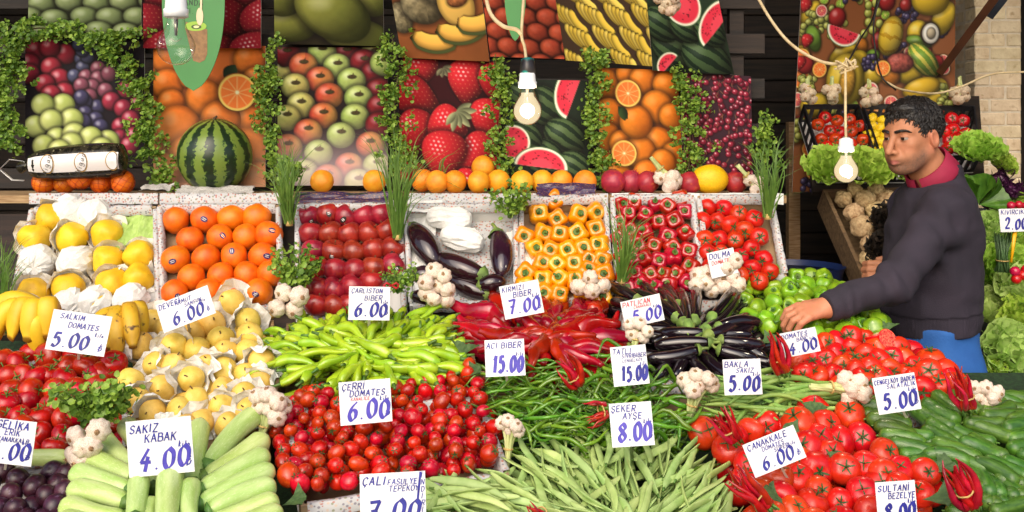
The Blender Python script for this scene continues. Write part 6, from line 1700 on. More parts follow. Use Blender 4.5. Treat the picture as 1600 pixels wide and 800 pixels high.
card('tilted price card for slim aubergines at 5.00 with violet heading', 1004, 486, 64, 42, [('PATLICAN', .03, .06, .17, 'r'), ('ÇANAKKALE', .3, .26, .09, 'r')], '5.00', .2, (1010, 520), price_x=.2, price_h=.44, mink=m_pink_ink, stick='none')
card('price card for broad beans at 5.00 above the slim beans', 1160, 589, 58, 55, [('BAKLA', .04, .06, .16), ('SAKIZ', .34, .25, .13)], '5.00', .06, (1172, 622), price_x=.12, price_h=.42)
card('small half-hidden price card for stuffing tomatoes behind the garlic', 1129, 411, 44, 40, [('DOLMA', .06, .08, .2), ('DOMATES', .1, .36, .14, 'r')], None, .2, None, 2.93, stick='none')
card('tilted price card for tomatoes at 4.00 beside the red chilli bundle', 1250, 535, 56, 38, [('DOMATES', .02, .08, .18), ('BANÇ', .42, .3, .14)], '4.00', .22, (1252, 572), price_x=.16, price_h=.44, stick='none')
card('price card for small cucumbers at 5.00 on a long stick', 1401, 615, 66, 56, [('ÇENGELKÖY BADEM', .03, .07, .12), ('SALATALIK', .3, .22, .12)], '5.00', .16, (1428, 676), price_x=.14, price_h=.42)
card('tilted price card for big tomatoes at 6.00 on the front heap', 1210, 705, 88, 52, [('ÇANAKKALE', .06, .05, .17), ('DOMATES', .3, .27, .12), ('SÜPER', .5, .41, .11)], '6.00', .35, (1240, 765), price_x=.2, price_h=.38)
card('price card for peas at the bottom edge before the tomatoes', 1401, 786, 64, 66, [('SULTANİ', .05, .08, .14), ('BEZELYE', .3, .26, .13)], '8.00', .04, (1404, 826), price_x=.18, price_h=.38, kilo=True)
card('price card for curly lettuce at 2.00 on a yellow stick', 1584, 344, 44, 36, [('KIVIRCIK', .06, .06, .18)], '2.00', .03, None, 3.25, price_x=.16, price_h=.46, kilo=False, stick='none')
for k_ in [1]:
    p = at(1586, 362, 3.256); q = at(1580, 410, 3.256)
    tag(obj('yellow_stick', mk('yellow_stick', *tube([p, (p + q) / 2, q], [.007, .0055, .004], 6, flat=.4), m_ystick)), 'yellow plastic stick holding the lettuce price card', 'stick')

# ================================================================== garlic bunches
GBW = [mesh_bulb(m_garlic, s) for s in range(4)]; GBO = [mesh_bulb(m_old_garlic, 10 + s, .35) for s in range(4)]
m_tie = mat('straw_tie', srgb(190, 160, 96), rough=.8, val=0, hue=0)
def garlic(label, u, v, pl, h, bulbs, r_px, stalks=None, meshes=None, Y=None, sdir=None, cat='garlic'):
    """bulbs: (du, dv) offsets in photo pixels; stalks: end pixel of the gathered stalks."""
    c = at(u, v, Y) if Y else hit(u, v, pl, h)
    o = empty('garlic_bunch', c, label, cat, 'garlic bunches'); k = c.y / F
    e = (at(*stalks, c.y - .01) - c) if stalks else None
    for i, (du, dv) in enumerate(bulbs):
        p = V(du * k, -.010 * (i % 3), -dv * k)
        out = jit((du * .02, -1.0, -dv * .02 - .1), .35)
        if e is not None: out = jit(V(du * .03, -.9, -dv * .03) - e.normalized() * .5, .3)
        r = r_px * k * rnd(.9, 1.08)
        # bulb neck (+Z) points back to the stalks, root disc outwards
        b = obj('bulb', (meshes or GBW)[i % 4], o, TRS(p, aimz(-out, rnd(0, 6)), r))
        if e is not None:
            mid = p * .35 + e * .35
            pts = catmull([p - out.normalized() * r * .5, mid, e + jit((0, 0, 0), .004)], 4)
            obj('stalk', mk('stalk', *tube(pts, np.linspace(.32, .2, len(pts)) * r, 6), m_stalk), o)
    if e is not None:
        t = e * .5
        a = aimz(e).to_4x4()
        n = 12; ring = [a @ V(math.cos(2 * PI * i / n) * r_px * k * .6, math.sin(2 * PI * i / n) * r_px * k * .6, 0) + t for i in range(n + 1)]
        obj('tie', mk('tie', *tube(ring, .0025, 5), m_tie), o)
    return o
garlic('garlic bunch in front of the oranges and apples above the pale green peppers', 457, 470, SLOPE, .06, [(-14, -12), (12, -8), (-22, 10), (2, 14)], 15)
garlic('tall bunch of many garlic bulbs in front of the big aubergines', 684, 448, SLOPE, .07, [(-6, -25), (10, -18), (-18, -8), (0, -2), (16, 4), (-6, 18), (14, 22), (-16, 10)], 13)
garlic('garlic bunch below the yellow peppers', 924, 441, SLOPE, .06, [(-20, 8), (-2, -8), (0, 12), (18, 6)], 13)
garlic('large heap of garlic bulbs by the tomato box and slim aubergines', 1116, 430, SLOPE, .06, [(-26, 0), (-14, 12), (-30, 14), (-4, 24), (4, -20), (18, -12), (8, 2), (28, 2), (36, 14), (-12, -4), (14, 18), (30, -24)], 13)
garlic('garlic bunch on a stalk among the slim aubergines', 996, 514, SLOPE, .07, [(-12, -8), (2, -10), (14, 2), (-8, 8), (8, 12)], 11, (990, 548))
garlic('garlic bunch with thick green stalks in front of the flowered paper', 1090, 596, SLOPE, .07, [(-20, -2), (-4, -12), (14, -8), (22, 4), (0, 4), (-10, 10)], 13, (1072, 672))
garlic('small garlic bunch on a stalk between cherry tomatoes and beans', 796, 663, SLOPE, .06, [(-12, -2), (-2, -8), (10, -2), (2, 8), (14, 8)], 11, (792, 740))
garlic('garlic bunch with stalks between the pears and the cherry tomatoes', 420, 632, SLOPE, .06, [(-18, -14), (0, -18), (18, -8), (-14, 2), (6, 4), (16, 16), (24, 2)], 14, (404, 700))
garlic('white garlic bunch beside the leafy sprig above the courgettes', 133, 690, SLOPE, .06, [(-14, -8), (24, -20), (4, 4), (-18, 22), (-4, 26), (16, 2)], 17)
garlic('garlic bunch with stalks lying on the slim beans', 1332, 606, SLOPE, .06, [(-10, -12), (8, -8), (14, 6), (-4, 14), (0, 0)], 15, (1266, 604))
garlic('garlic bunch at the street corner behind the cucumbers', 1532, 614, SLOPE, .04, [(-10, -8), (6, -10), (14, 4), (-4, 8), (8, 14), (20, -4)], 12)
garlic('garlic bunch on the shelf between the pomegranates', 1044, 281, None, 0, [(-12, -4), (6, -4), (2, 10), (10, 4)], 12, (1018, 246), None, 3.3)
garlic('garlic bunch at the far end of the shelf beside the melon', 1180, 288, None, 0, [(-8, -6), (6, -4), (-2, 8), (10, 6)], 10, (1152, 258), None, 3.3)
garlic('dry garlic hanging over the water melon poster', 1045, 4, None, 0, [(-16, -6), (-4, 2), (8, -4), (-8, 10), (2, 14), (-10, -14), (10, 6)], 9, (1040, -30), GBO, 3.2)
garlic('dry garlic hanging beside the crate of tomatoes, nearest the shop gloom', 1262, 146, None, 0, [(-4, -8), (4, 0), (-6, 6), (6, 10)], 9, (1262, 122), GBO, 3.75)
garlic('dry garlic hanging over the crate of tomatoes', 1298, 146, None, 0, [(-6, -6), (6, -6), (0, 4), (4, 10)], 9, (1300, 120), GBO, 3.75)
garlic('dry garlic hanging over the crate of lemons', 1358, 150, None, 0, [(-8, -6), (6, -6), (8, 6), (-4, 10)], 9, (1358, 124), GBO, 3.75)
garlic('dry garlic hanging beside the brick pillar', 1500, 148, None, 0, [(-8, -4), (6, -6), (-6, 8), (8, 4)], 9, (1500, 120), GBO, 4.0)

# ================================================================== red chilli bundles
RC = [mesh_long('chilli', [m_redchili, m_green_stem], .085, taper(1, .12, 1.5, .08), rnd(-.16, .16), rnd(-.08, .12), wob=.03, seed=300 + s, n=12, ns=7, wig=.02, stem=(.14, .02, 1)) for s in range(5)]
def chillies(label, root, tip, n, spread, L_px, h=.05):
    p = hit(*root, SLOPE, h); q = at(*tip, p.y - .02); d = q - p; k = p.y / F
    o = empty('chilli_bundle', p, label, 'chillies', 'red chilli bundles')
    side = d.cross(to_cam(p)).normalized()
    for i in range(n):
        dd = d.normalized() + side * rnd(-spread, spread) + to_cam(p) * rnd(-.2, .25)
        L = L_px * k * rnd(.8, 1.1); off = side * rnd(-.014, .014) + to_cam(p) * rnd(-.01, .012)
        obj('chilli', RC[i % 5], o, TRS(off, aim(dd, to_cam(p), rnd(0, 6)), (L, L, L)))
    n_ = 14; a = aimz(d).to_4x4(); t = d * .3
    ring = [a @ V(math.cos(2 * PI * i / n_) * .019, math.sin(2 * PI * i / n_) * .016, rnd(-.001, .001)) + t for i in range(n_ + 1)]
    obj('tie', mk('tie', *tube(ring, .0018, 5), m_tie), o)
chillies('red chilli bundle standing between the slim aubergines and the tomato card', (1222, 584), (1200, 508), 9, .16, 75)
chillies('red chilli bundle standing behind the cucumbers by the seller', (1515, 640), (1496, 572), 10, .18, 70)
chillies('red chilli bundle with tie standing at the bottom corner of the cucumbers', (1520, 795), (1474, 706), 11, .16, 90)
chillies('red chilli bundle between the flowered paper and the big tomatoes', (1150, 690), (1108, 628), 12, .3, 62)
chillies('red chilli bundle lying at the bean side of the big tomatoes', (1200, 795), (1130, 724), 11, .22, 90)
chillies('red chilli bundle lying between the two heaps of green chillies', (950, 640), (915, 648), 9, .4, 40)
chillies('red chilli bundle hanging below the red long peppers', (905, 605), (872, 556), 8, .2, 62)
chillies('red chilli tips at the bottom edge among the flat beans', (850, 812), (824, 786), 6, .3, 45)

# ================================================================== leaves, garlands, grass
def garland(label, pts, Y, n, spread, size, seed, mats=(0, 1), cat='garland'):
    r = np.random.default_rng(seed)
    path = catmull([np.array(at(u, v, Y)) for u, v in pts], 8)
    base = Vector(path[-1].tolist())
    P = []
    k = Y / F
    for _ in range(int(n / 5.6)):
        i = int(r.integers(len(path)))
        cc = path[i] + r.normal(size=3) * np.array([spread * k, .012, spread * k * .7]) - np.array(base) + np.array([0, -.012, 0])
        for _ in range(int(r.integers(8, 18))): P.append(cc + r.normal(size=3) * .0085)
    o = obj('leaf_garland', mk('leaf_garland', *tube(path - np.array(base), .0025, 5), m_stem_b), None, Matrix.Translation(base))
    tag(o, label, cat, 'leafy garlands')
    vs, fs, mi = leaf_cloud(P, size * .82, None, seed)
    f = obj('foliage', mk('foliage', vs, fs, [m_leaf, m_leaf_dark], mi, smooth=False), o)
    return o
YG_ = 3.45
garland('leafy garland down the outer edge of the grape poster', [(14, 40), (22, 100), (12, 160), (20, 240)], 3.43, 620, 15, .0095, 1)
garland('leafy garland hung over the top of the grape poster', [(12, 62), (60, 44), (120, 58), (165, 66), (215, 50)], 3.42, 560, 11, .0095, 2)
garland('leafy garland between the grape and cut orange posters', [(170, 80), (200, 105), (222, 140), (228, 190), (238, 240), (262, 285)], 3.43, 760, 13, .0095, 3)
garland('leafy garland between the cut orange and apple posters', [(424, 66), (420, 120), (412, 170), (424, 220), (432, 290)], 3.43, 520, 11, .009, 4)
garland('leafy garland between the apple and strawberry posters', [(612, 56), (622, 110), (616, 170), (624, 230), (620, 262)], 3.43, 600, 13, .009, 5)
garland('leafy garland between strawberry and water melon posters', [(772, 96), (782, 140), (780, 190), (776, 240), (790, 268)], 3.43, 420, 10, .009, 6)
garland('leafy garland between water melon and orange posters', [(936, 86), (930, 140), (926, 190), (938, 240), (940, 282)], 3.43, 520, 11, .009, 7)
garland('leafy garland between the orange and cherry posters', [(1066, 120), (1074, 160), (1078, 210), (1076, 268)], 3.43, 460, 12, .009, 8)
garland('leafy garland beyond the cherry poster at the shelf end', [(1196, 188), (1192, 220), (1200, 262)], 3.36, 200, 10, .009, 9)
garland('short leafy garland under the banana poster corner', [(928, 84), (945, 96)], 3.40, 90, 8, .009, 10)
def sprig(label, u, v, pl, h, ru, rv, n, size, seed, flower=False):
    c = hit(u, v + rv * .7, pl, h) ; k = c.y / F
    o = empty('leaf_sprig', c, label, 'sprig', 'green leaf sprigs')
    r = np.random.default_rng(seed); P = []; g = G()
    for s in range(16):
        a = r.uniform(-1.1, 1.1); L = rv * 1.6 * k * r.uniform(.7, 1.1)
        tip = np.array((math.sin(a) * ru * k * 1.1, r.uniform(-.05, .03), L * (.55 + .45 * math.cos(a))))
        st_ = catmull([(0, 0, 0), tip * .5 + np.array((0, -.005, .01)), tip], 4)
        g.add(*tube(st_, .0012, 4))
        for q in range(n // 16):
            t = r.uniform(.25, 1.05); P.append(tip * t + r.normal(size=3) * .009)
    obj('twigs', g.mesh('twigs', m_green_stem), o)
    vs, fs, mi = leaf_cloud(P, size, None, seed + 5)
    obj('foliage', mk('foliage', vs, fs, [m_leaf, m_leaf_dark], mi, smooth=False), o)
    return o
sprig('leafy green sprig in front of the orange and apple boxes', 465, 425, SLOPE, .04, 42, 42, 420, .0085, 31)
sprig('parsley-like sprig hanging at the shelf edge above the yellow peppers', 797, 318, STEEP, .04, 32, 34, 360, .0075, 32)
sprig('small dark sprig with red bow in front of the apple box', 622, 442, SLOPE, .05, 32, 24, 300, .006, 33)
sprig('bright leafy sprig on the vine tomatoes next to the pears', 152, 636, SLOPE, .03, 60, 42, 520, .0095, 34)
sprig('leafy sprig at the foot of the grass above the orange box corner', 452, 268, STEEP, .06, 22, 22, 160, .008, 35)
m_bow = mat('red_bow', srgb(186, 30, 40), rough=.5, val=0, hue=0)
p = hit(612, 446, SLOPE, .085); g = G()
for s in (-1, 1):
    g.add(*tube([(0, 0, 0), (s * .014, -.004, .008), (s * .022, 0, .0), (s * .014, -.004, -.008), (0, 0, 0)], [.004, .007, .009, .007, .004], 6, flat=.5))
tag(obj('ribbon_bow', g.mesh('ribbon_bow', m_bow), None, Matrix.Translation(p)), 'tiny red ribbon bow on the dark sprig below the apples', 'bow')
def tuft(label, u0, v0, tips, n, seed, Y, wd=.0022):
    c = at(u0, v0, Y); o = empty('grass_tuft', c, label, 'grass tuft', 'grass tufts'); r = np.random.default_rng(seed); g = G()
    for i in range(int(n * .62)):
        tu, tv = tips[int(r.integers(len(tips)))]
        tip = np.array(at(tu + r.normal() * 14, tv + abs(r.normal()) * 34 - 10, Y - r.uniform(-.03, .08)) - c)
        b = r.normal(size=3) * .006; b[2] = 0
        P = catmull([b, b * 1.5 + tip * np.array((.32, .5, .5)) + np.array((r.normal() * .004, -.01, .02)), tip * np.array((.72, .8, .85)), tip * np.array((1.15, 1, 1 - .06 * abs(r.normal())))], 5); m = len(P)
        side = np.array((1, r.uniform(-.4, .4), 0)); w = wd * np.linspace(1, .15, m)
        vs = np.concatenate([P - side * w[:, None], P + side * w[:, None]])
        g.add(vs, [(j, j + 1, m + j + 1, m + j) for j in range(m - 1)])
    obj('blades', g.mesh('blades', m_blade), o)
    g = G(); g.add(*tube([(0, 0, -.006), (0, 0, .012)], .011, 8)); obj('band', g.mesh('band', m_tie), o)
    return o
tuft('grass tuft between the orange and apple boxes', 452, 350, [(425, 235), (440, 215), (455, 235), (470, 225), (480, 260), (410, 250)], 110, 41, 3.10)
tuft('grass tuft between the apple and aubergine boxes', 622, 372, [(600, 220), (615, 200), (635, 230), (655, 250), (670, 230), (640, 200), (585, 195)], 110, 42, 3.08)
tuft('long grass tuft between the yellow and the red peppers', 972, 440, [(955, 310), (965, 300), (985, 330), (1000, 320), (1020, 330), (1030, 360), (950, 330)], 90, 43, 2.95)
tuft('grass tuft at the end of the shelf by the cherry poster', 1200, 340, [(1175, 230), (1160, 215), (1200, 215), (1215, 200), (1225, 230), (1190, 240), (1235, 255)], 80, 44, 3.12)
tuft('grass tuft at the edge beside the quince box', 6, 520, [(-10, 380), (10, 370), (25, 360), (30, 400), (0, 400)], 100, 45, 2.86)
tuft('thin grass tuft before the strawberry poster corner', 690, 290, [(715, 215), (700, 230), (725, 240)], 10, 46, 3.36)
# ================================================================== hanging bulbs and cords
m_clear = mat_glass('clear_glass')
m_lit = mat_glow('glowing_bulb', (1.0, .80, .48), .95, .45); m_core = mat_glow('bulb_core', (1.0, .93, .78), 6.0)
m_socket = mat('white_socket', srgb(230, 230, 228), rough=.35, val=0, hue=0)
m_cord = mat('straw_cord', srgb(206, 186, 146), srgb(180, 158, 118), scale=40, rough=.7, val=0, hue=0)
m_bcord = mat('black_cord', srgb(26, 24, 24), rough=.5, val=0, hue=0)
m_teal = mat('teal_tape', srgb(24, 124, 116), srgb(20, 90, 92), scale=20, rough=.35, val=0, hue=0, c3=srgb(40, 36, 36), s3=14, t3=(.62, .66))
m_fil = mat('filament_metal', srgb(150, 140, 120), rough=.3, val=0, hue=0, metal=1)
def bulb(label, u, v, rp, Y, lit, top, tape=False):
    """v is the centre of the glass, rp its radius in photo pixels."""
    k = Y / F; r = rp * k; c = at(u, v, Y)
    o = empty('light_bulb', c, label, 'light bulb', 'bare light bulbs')
    prof = [(0, -1), (.35, -.94), (.68, -.74), (.92, -.4), (1.0, 0), (.93, .36), (.72, .74), (.55, 1.08), (.47, 1.4), (.45, 1.7)]
    P = catmull(prof, 3); n = 24; vs, fs = [], []
    for x, z in P:
        for j in range(n): vs.append((x * r * math.cos(2 * PI * j / n), x * r * math.sin(2 * PI * j / n), z * r))
    for i in range(len(P) - 1):
        for j in range(n): a, b = i * n + j, i * n + (j + 1) % n; fs.append((a, b, b + n, a + n))
    obj('glass', mk('glass', vs, fs, m_clear), o)
    if lit:
        vs, fs = [], []
        for x, z in P:
            for j in range(n): vs.append((x * .93 * r * math.cos(2 * PI * j / n), x * .93 * r * math.sin(2 * PI * j / n), (z * .95 if z < .9 else .855 + (z - .9) * .5) * r))
        for i in range(len(P) - 1):
            for j in range(n): a, b = i * n + j, i * n + (j + 1) % n; fs.append((a, b, b + n, a + n))
        go = obj('glow', mk('glow', vs, fs, m_lit), o)
        vs, fs = sph(16, 12); obj('core', mk('core', np.array(vs) * .52 * r, fs, m_core), go, Matrix.Translation((0, 0, .0)))
        l = bpy.data.lights.new('bulb_light', 'POINT'); l.energy = 3.0; l.color = (1, .86, .62); l.shadow_soft_size = r
        lo = bpy.data.objects.new('bulb_light', l); COL.objects.link(lo); lo.parent = o; lo.location = (0, -r * 1.2, -r * .6)
    g = G(); g.add(*tube([(0, 0, 1.5 * r), (0, 0, .6 * r)], [.12 * r, .07 * r], 8)); g.add(*tube([(-.3 * r, 0, .45 * r), (-.1 * r, 0, .3 * r), (.1 * r, 0, .3 * r), (.3 * r, 0, .45 * r)], .02 * r, 5))
    obj('filament', g.mesh('filament', m_fil), o)
    obj('socket', mk('socket', *tube([(0, 0, 1.55 * r), (0, 0, 1.6 * r), (0, 0, 2.0 * r), (0, 0, 2.05 * r), (0, 0, 2.6 * r), (0, 0, 2.75 * r)], [.5 * r, .64 * r, .66 * r, .58 * r, .54 * r, .2 * r], 18), m_socket), o)
    if tape: obj('tape', mk('tape', *tube([(0, 0, 2.5 * r), (0, 0, 2.7 * r), (.04 * r, 0, 3.1 * r), (0, 0, 3.6 * r), (0, 0, 3.7 * r)], [.5 * r, .56 * r, .5 * r, .42 * r, .2 * r], 14, wob=.06), m_teal), o)
    pts = [tuple(at(a, b, Y) - c) for a, b in top]
    obj('cord', mk('cord', *tube(catmull([(0, 0, 2.6 * r)] + pts, 6), .0035, 6), m_cord if lit else m_bcord), o)
bulb('unlit clear bulb hanging in front of the green board', 275, 73, 29, 1.62, False, [(272, -10), (272, -60)])
bulb('lit bulb with teal tape hanging before the water melon poster', 824, 173, 22.5, 2.15, True, [(820, 75), (815, 54), (818, 0), (822, -60)], True)
bulb('lit bulb hanging beside the seller', 1322, 267, 19, 2.5, True, [(1321, 180), (1321, 104)])
def cord(label, pts, m, r=.0035, name='power_cord'):
    P = catmull([np.array(at(*p)) for p in pts], 8); b = Vector(P[-1].tolist())
    tag(obj(name, mk(name, *tube(P - np.array(b), r, 6), m), None, Matrix.Translation(b)), label, 'cord')
cord('straw coloured cord sagging to the knot above the seller\'s lit bulb', [(1165, -40, 2.7), (1200, 24, 2.6), (1235, 68, 2.55), (1280, 95, 2.52), (1321, 102, 2.5)], m_cord, .004)
cord('thin pale cord slung from the fruit banner to past the pillar', [(1385, 128, 3.5), (1410, 140, 3.5), (1460, 146, 3.6), (1500, 136, 3.6), (1550, 116, 3.6), (1610, 112, 3.6)], m_cord, .004)
cord('black cord dangling over the fruit banner', [(1385, -30, 3.6), (1366, 30, 3.6), (1368, 80, 3.6), (1378, 120, 3.5), (1400, 141, 3.5)], m_bcord, .003)
cord('black cord looping down to the knot before the fruit banner', [(1375, -30, 3.4), (1365, 25, 3.3), (1345, 60, 3.1), (1330, 88, 2.7), (1321, 102, 2.5)], m_bcord, .003)
cord('straw cord tied to the cord of the taped bulb', [(755, -30, 2.2), (765, 18, 2.18), (785, 40, 2.16), (806, 46, 2.15), (815, 54, 2.15)], m_cord, .0045)
P = at(1321, 102, 2.5)
g = G(); rr = random.Random(4)
for i in range(6):
    pts = [(rr.uniform(-.03, .03), rr.uniform(-.01, .01), rr.uniform(-.02, .02)) for _ in range(4)]
    g.add(*tube(catmull(pts + [pts[0]], 5), .0025, 5))
tag(obj('cord_knot', g.mesh('cord_knot', m_cord), None, Matrix.Translation(P)), 'tangled cord knot above the seller\'s lit bulb', 'knot')

# green hanging boards
b1, base = leaf_board('hanging_board', 'green rounded board with a kiwi fruit print behind the unlit bulb', 302, 142, 49, -70, 3.25)
m_kskin = mat('kiwi_skin_print', srgb(150, 112, 66), srgb(124, 90, 52), scale=60, rough=.5, val=0, hue=0)
m_kflesh = mat('kiwi_flesh_print', srgb(150, 190, 60), rough=.5, val=0, hue=0); m_kcore = mat('kiwi_core_print', srgb(226, 226, 160), rough=.5, val=0, hue=0); m_kdark = mat('kiwi_seed_print', srgb(58, 84, 28), rough=.5, val=0, hue=0)
def flat(parent, nm, pxs, m, z):
    vs = [tuple(at(u, v, 3.25) - base + V(0, -z, 0)) for u, v in pxs]
    obj(nm, mk(nm, vs, [tuple(range(len(vs)))], m, smooth=False), parent)
ov = lambda cx, cy, a, b, n=20, t0=0: [(cx + a * math.cos(2 * PI * i / n), cy + b * math.sin(2 * PI * i / n)) for i in range(n)]
flat(b1, 'kiwi_print', [(289, 42), (291, 34)] + [(324, 46), (324, 84), (320, 94), (312, 98), (302, 95)], m_kskin, .0008)
flat(b1, 'kiwi_top_print', ov(306, 41, 17, 7.5), m_kflesh, .0014); flat(b1, 'kiwi_seed_print', ov(307, 42, 8, 3.6), m_kdark, .0018); flat(b1, 'kiwi_core_print', ov(307, 42, 4.5, 2), m_kcore, .0022)
flat(b1, 'spoon_print', ov(312.5, 26, 5.5, 14), m_fil, .0026); flat(b1, 'spoon_handle_print', [(313, 14), (316, 14), (317, -40), (314, -40)], m_fil, .003)
m_sink = mat('dark_green_ink', srgb(26, 54, 34), rough=.5, val=0, hue=0)
for t, u, v, hp in (('ANDA', 288, 8, 9), ('VI.', 288, 21, 9)):
    g = G(); k = 3.25 / F
    stv, _ = strokes(t.replace('ANDA', 'ANDA'), 0, 0, hp * k, slant=.0, seed=3)
    ribbon(g, stv, .0016, .0026, .6, 0, 0)
    obj('lettering', g.mesh('lettering', m_sink, False), b1, Matrix.Translation(at(u, v, 3.25) - base + V(0, -.001, 0)) @ Matrix.Rotation(PI / 2, 4, 'X'))
b2, _ = leaf_board('hanging_board', 'narrow green board tip behind the cord of the taped bulb', 805, 64, 17, -60, 3.2)

# ================================================================== right side: crates, roots, lettuces
m_bplastic = mat('black_plastic', srgb(34, 34, 38), srgb(24, 24, 28), scale=6, rough=.4, val=0, hue=0)
TILT = Plane(at(1330, 205, 3.95), (0, -.62, .6))
def plastic_crate(label, px, gname='black plastic crates'):
    c = [hit(u, v, TILT, .0) for u, v in px]; base = (c[0] + c[1]) / 2 - TILT.n * .09
    o = empty('plastic_crate', base, label, 'crate', gname); n = TILT.n; q = [p - base for p in c]
    ctr = sum(q, V(0, 0, 0)) / 4
    g = G(); slabq(g, [p - n * .085 for p in q], n, .005); obj('bottom', g.mesh('bottom', m_stickw, False), o)
    for i in range(4):
        a, b = q[i], q[(i + 1) % 4]; e = (b - a).normalized(); L = (b - a).length; inn = n.cross(e)
        if inn.dot(ctr - a) < 0: inn = -inn
        g = G()
        def bar(s0, s1, z0, z1):
            v0 = [a + e * s0 - n * z1, a + e * s1 - n * z1, a + e * s1 - n * z0, a + e * s0 - n * z0]
            g.add([tuple(p) for p in v0 + [p + inn * .007 for p in v0]], [(0, 1, 2, 3), (7, 6, 5, 4), (0, 4, 5, 1), (1, 5, 6, 2), (2, 6, 7, 3), (3, 7, 4, 0)])
        s = .0 if i % 2 == 0 else .0085
        bar(s, L - s, -.012, .012); bar(s, L - s, .075, .084)
        m = 7
        for k in range(m): bar(s + (L - 2 * s - .014) * k / (m - 1), s + (L - 2 * s - .014) * k / (m - 1) + .014, .0125, .0745)
        obj('side', g.mesh('side', m_bplastic, False), o)
    return o
plastic_crate('black plastic crate of tomatoes tilted behind the lit bulb', [(1284, 262), (1374, 262), (1342, 166), (1254, 166)])
plastic_crate('black plastic crate of lemons hidden half behind the seller', [(1379, 262), (1452, 262), (1436, 166), (1347, 166)])
plastic_crate('black plastic crate of tomatoes between the seller and the pillar', [(1456, 250), (1532, 246), (1522, 168), (1440, 168)])
TC = lambda *p: TT(p, 1200, 0)
rows = [TC((238, 490), (288, 503), (340, 498)), TC((208, 520), (258, 545), (300, 550), (347, 548), (382, 525)), TC((222, 580), (280, 580), (395, 583), (345, 600)), TC((245, 612), (300, 640), (415, 635), (360, 640)), TC((240, 660), (300, 680), (380, 672), (430, 662))]
for u, v, lab in rows_label(rows, 'tomato, {row}, {col}, in the crate behind the lit bulb'):
    p = hit(u, v, TILT, -.012); place([random.choice(TM), ('calyx', random.choice(CX), None)], 'tomato', lab, 'tomato', 'tomatoes in the tilted crate', TRS(p, aimz(jit(to_cam(p), .4), rnd(0, 6)), 10 * p.y / F))
rows = [TC((765, 495), (812, 503)), TC((770, 540), (825, 558), (735, 550)), TC((755, 585), (790, 585), (845, 580)), TC((750, 620), (800, 620))]
for u, v, lab in rows_label(rows, 'tomato, {row}, {col}, in the crate by the pillar'):
    p = hit(u, v, TILT, -.012); place([random.choice(TM), ('calyx', random.choice(CX), None)], 'tomato', lab, 'tomato', 'tomatoes in the crate by the pillar', TRS(p, aimz(jit(to_cam(p), .4), rnd(0, 6)), 10.5 * p.y / F))
def fnl(T, P): return np.sin(P) * np.cos(T), np.sin(P) * np.sin(T), 1.2 * np.cos(P) + .25 * np.exp(-(P / .25) ** 2)
LM = mk('lemon', *spin(14, 10, fnl), m_lemon)
for u, v in TC((435, 492), (478, 500), (435, 528), (468, 532), (448, 560), (485, 565), (440, 590), (470, 590), (500, 595), (460, 625), (485, 632), (465, 650), (500, 520), (500, 550), (420, 560)):
    p = hit(u, v, TILT, -.012); place([LM], 'lemon', 'bright lemon in the crate beside the seller\'s face', 'lemon', 'lemons', TRS(p, aimz(jit((0, 0, 1), 1.5)), 7.4 * p.y / F))
# stand under the crates and the roots
m_turf2 = mat('dark_green_cloth', srgb(34, 50, 30), srgb(22, 34, 20), scale=40, rough=.95, val=0, hue=0, bump=.6, bscale=200)
st2 = empty('side_stand', (1.55, 4.1, 0), 'dark cloth covered stand behind the seller carrying roots and crates', 'stand')
I2 = Matrix.Translation((-1.55, -4.1, 0))
g = G(); g.box(1.19, 1.99, 3.62, 4.4, .0, .98); obj('cloth', g.mesh('cloth', m_turf2, False), st2, I2)
g = G(); c = [hit(u, v, TILT, -.10) for u, v in [(1270, 300), (1540, 300), (1530, 150), (1255, 150)]]; slabq(g, c, TILT.n, .02); obj('crate_board', g.mesh('crate_board', m_dark, False), st2, I2)
for x in (1.23, 1.86): obj('leg', G().box(x, x + .05, 4.42, 4.47, 0, 1.72).mesh('leg', m_wood, False), st2, I2)
m_old_wood = mat('old_crate_wood', srgb(124, 96, 68), srgb(92, 70, 50), scale=8, rough=.85, val=.08, hue=.01, stretch=(1.5, 10, 10), bump=.3, bscale=40)
ROOT = Plane(at(1370, 330, 3.72), (0, -.62, .62))
crate('root_crate', 'wooden crate side under the celeriac with a small paper label', [(1352, 442), (1470, 442), (1440, 292), (1286, 296)], ROOT, -.09, .015, m_old_wood, m_old_wood, None, 'boxes of produce', .014)
CE = []
for s in range(4):
    vs, fs = sph(28, 20); vs = lump(vs, 1.5, .2, s); vs = lump(vs, 4.5, .12, s + 9); vs = lump(vs, 9, .09, s + 4); CE.append(mk('celeriac', vs, fs, m_celeriac))
for i, (x, y, r_) in enumerate([(315, 82, 13), (405, 85, 15), (495, 82, 15), (358, 140, 15), (450, 135, 16), (392, 200, 18), (420, 272, 13.5), (540, 110, 12), (360, 45, 12), (450, 45, 12), (415, 330, 13), (505, 150, 14)]):
    p = hit(1200 + x * .375, 280 + y * .375, ROOT, .03)
    lab = ['nearest the crate edge in the back row', 'second in the back row', 'third in the back row, below the lemons', 'in the middle row at the crate edge', 'in the middle row by the dark leaves', 'largest one, low in the crate', 'lowest small one above the crate label', 'small one near the seller\'s collar', 'half under the lettuce at the bulb side', 'half under the lettuce behind the back row', 'lowest of all, in the crate corner', 'beside the dark leaves under the back row'][i]
    place([CE[i % 4]], 'celeriac', 'knobbly celeriac root, ' + lab, 'celeriac', 'celeriac roots', TRS(p, aimz(jit((0, 0, 1), 1)), r_ * p.y / F))
place([mk('quince_small', *sph(16, 12), m_quince)], 'quince', 'small yellow quince among the celeriac by the seller', 'quince', None, TRS(hit(1408, 307, ROOT, .02), None, 10 * 3.72 / F))
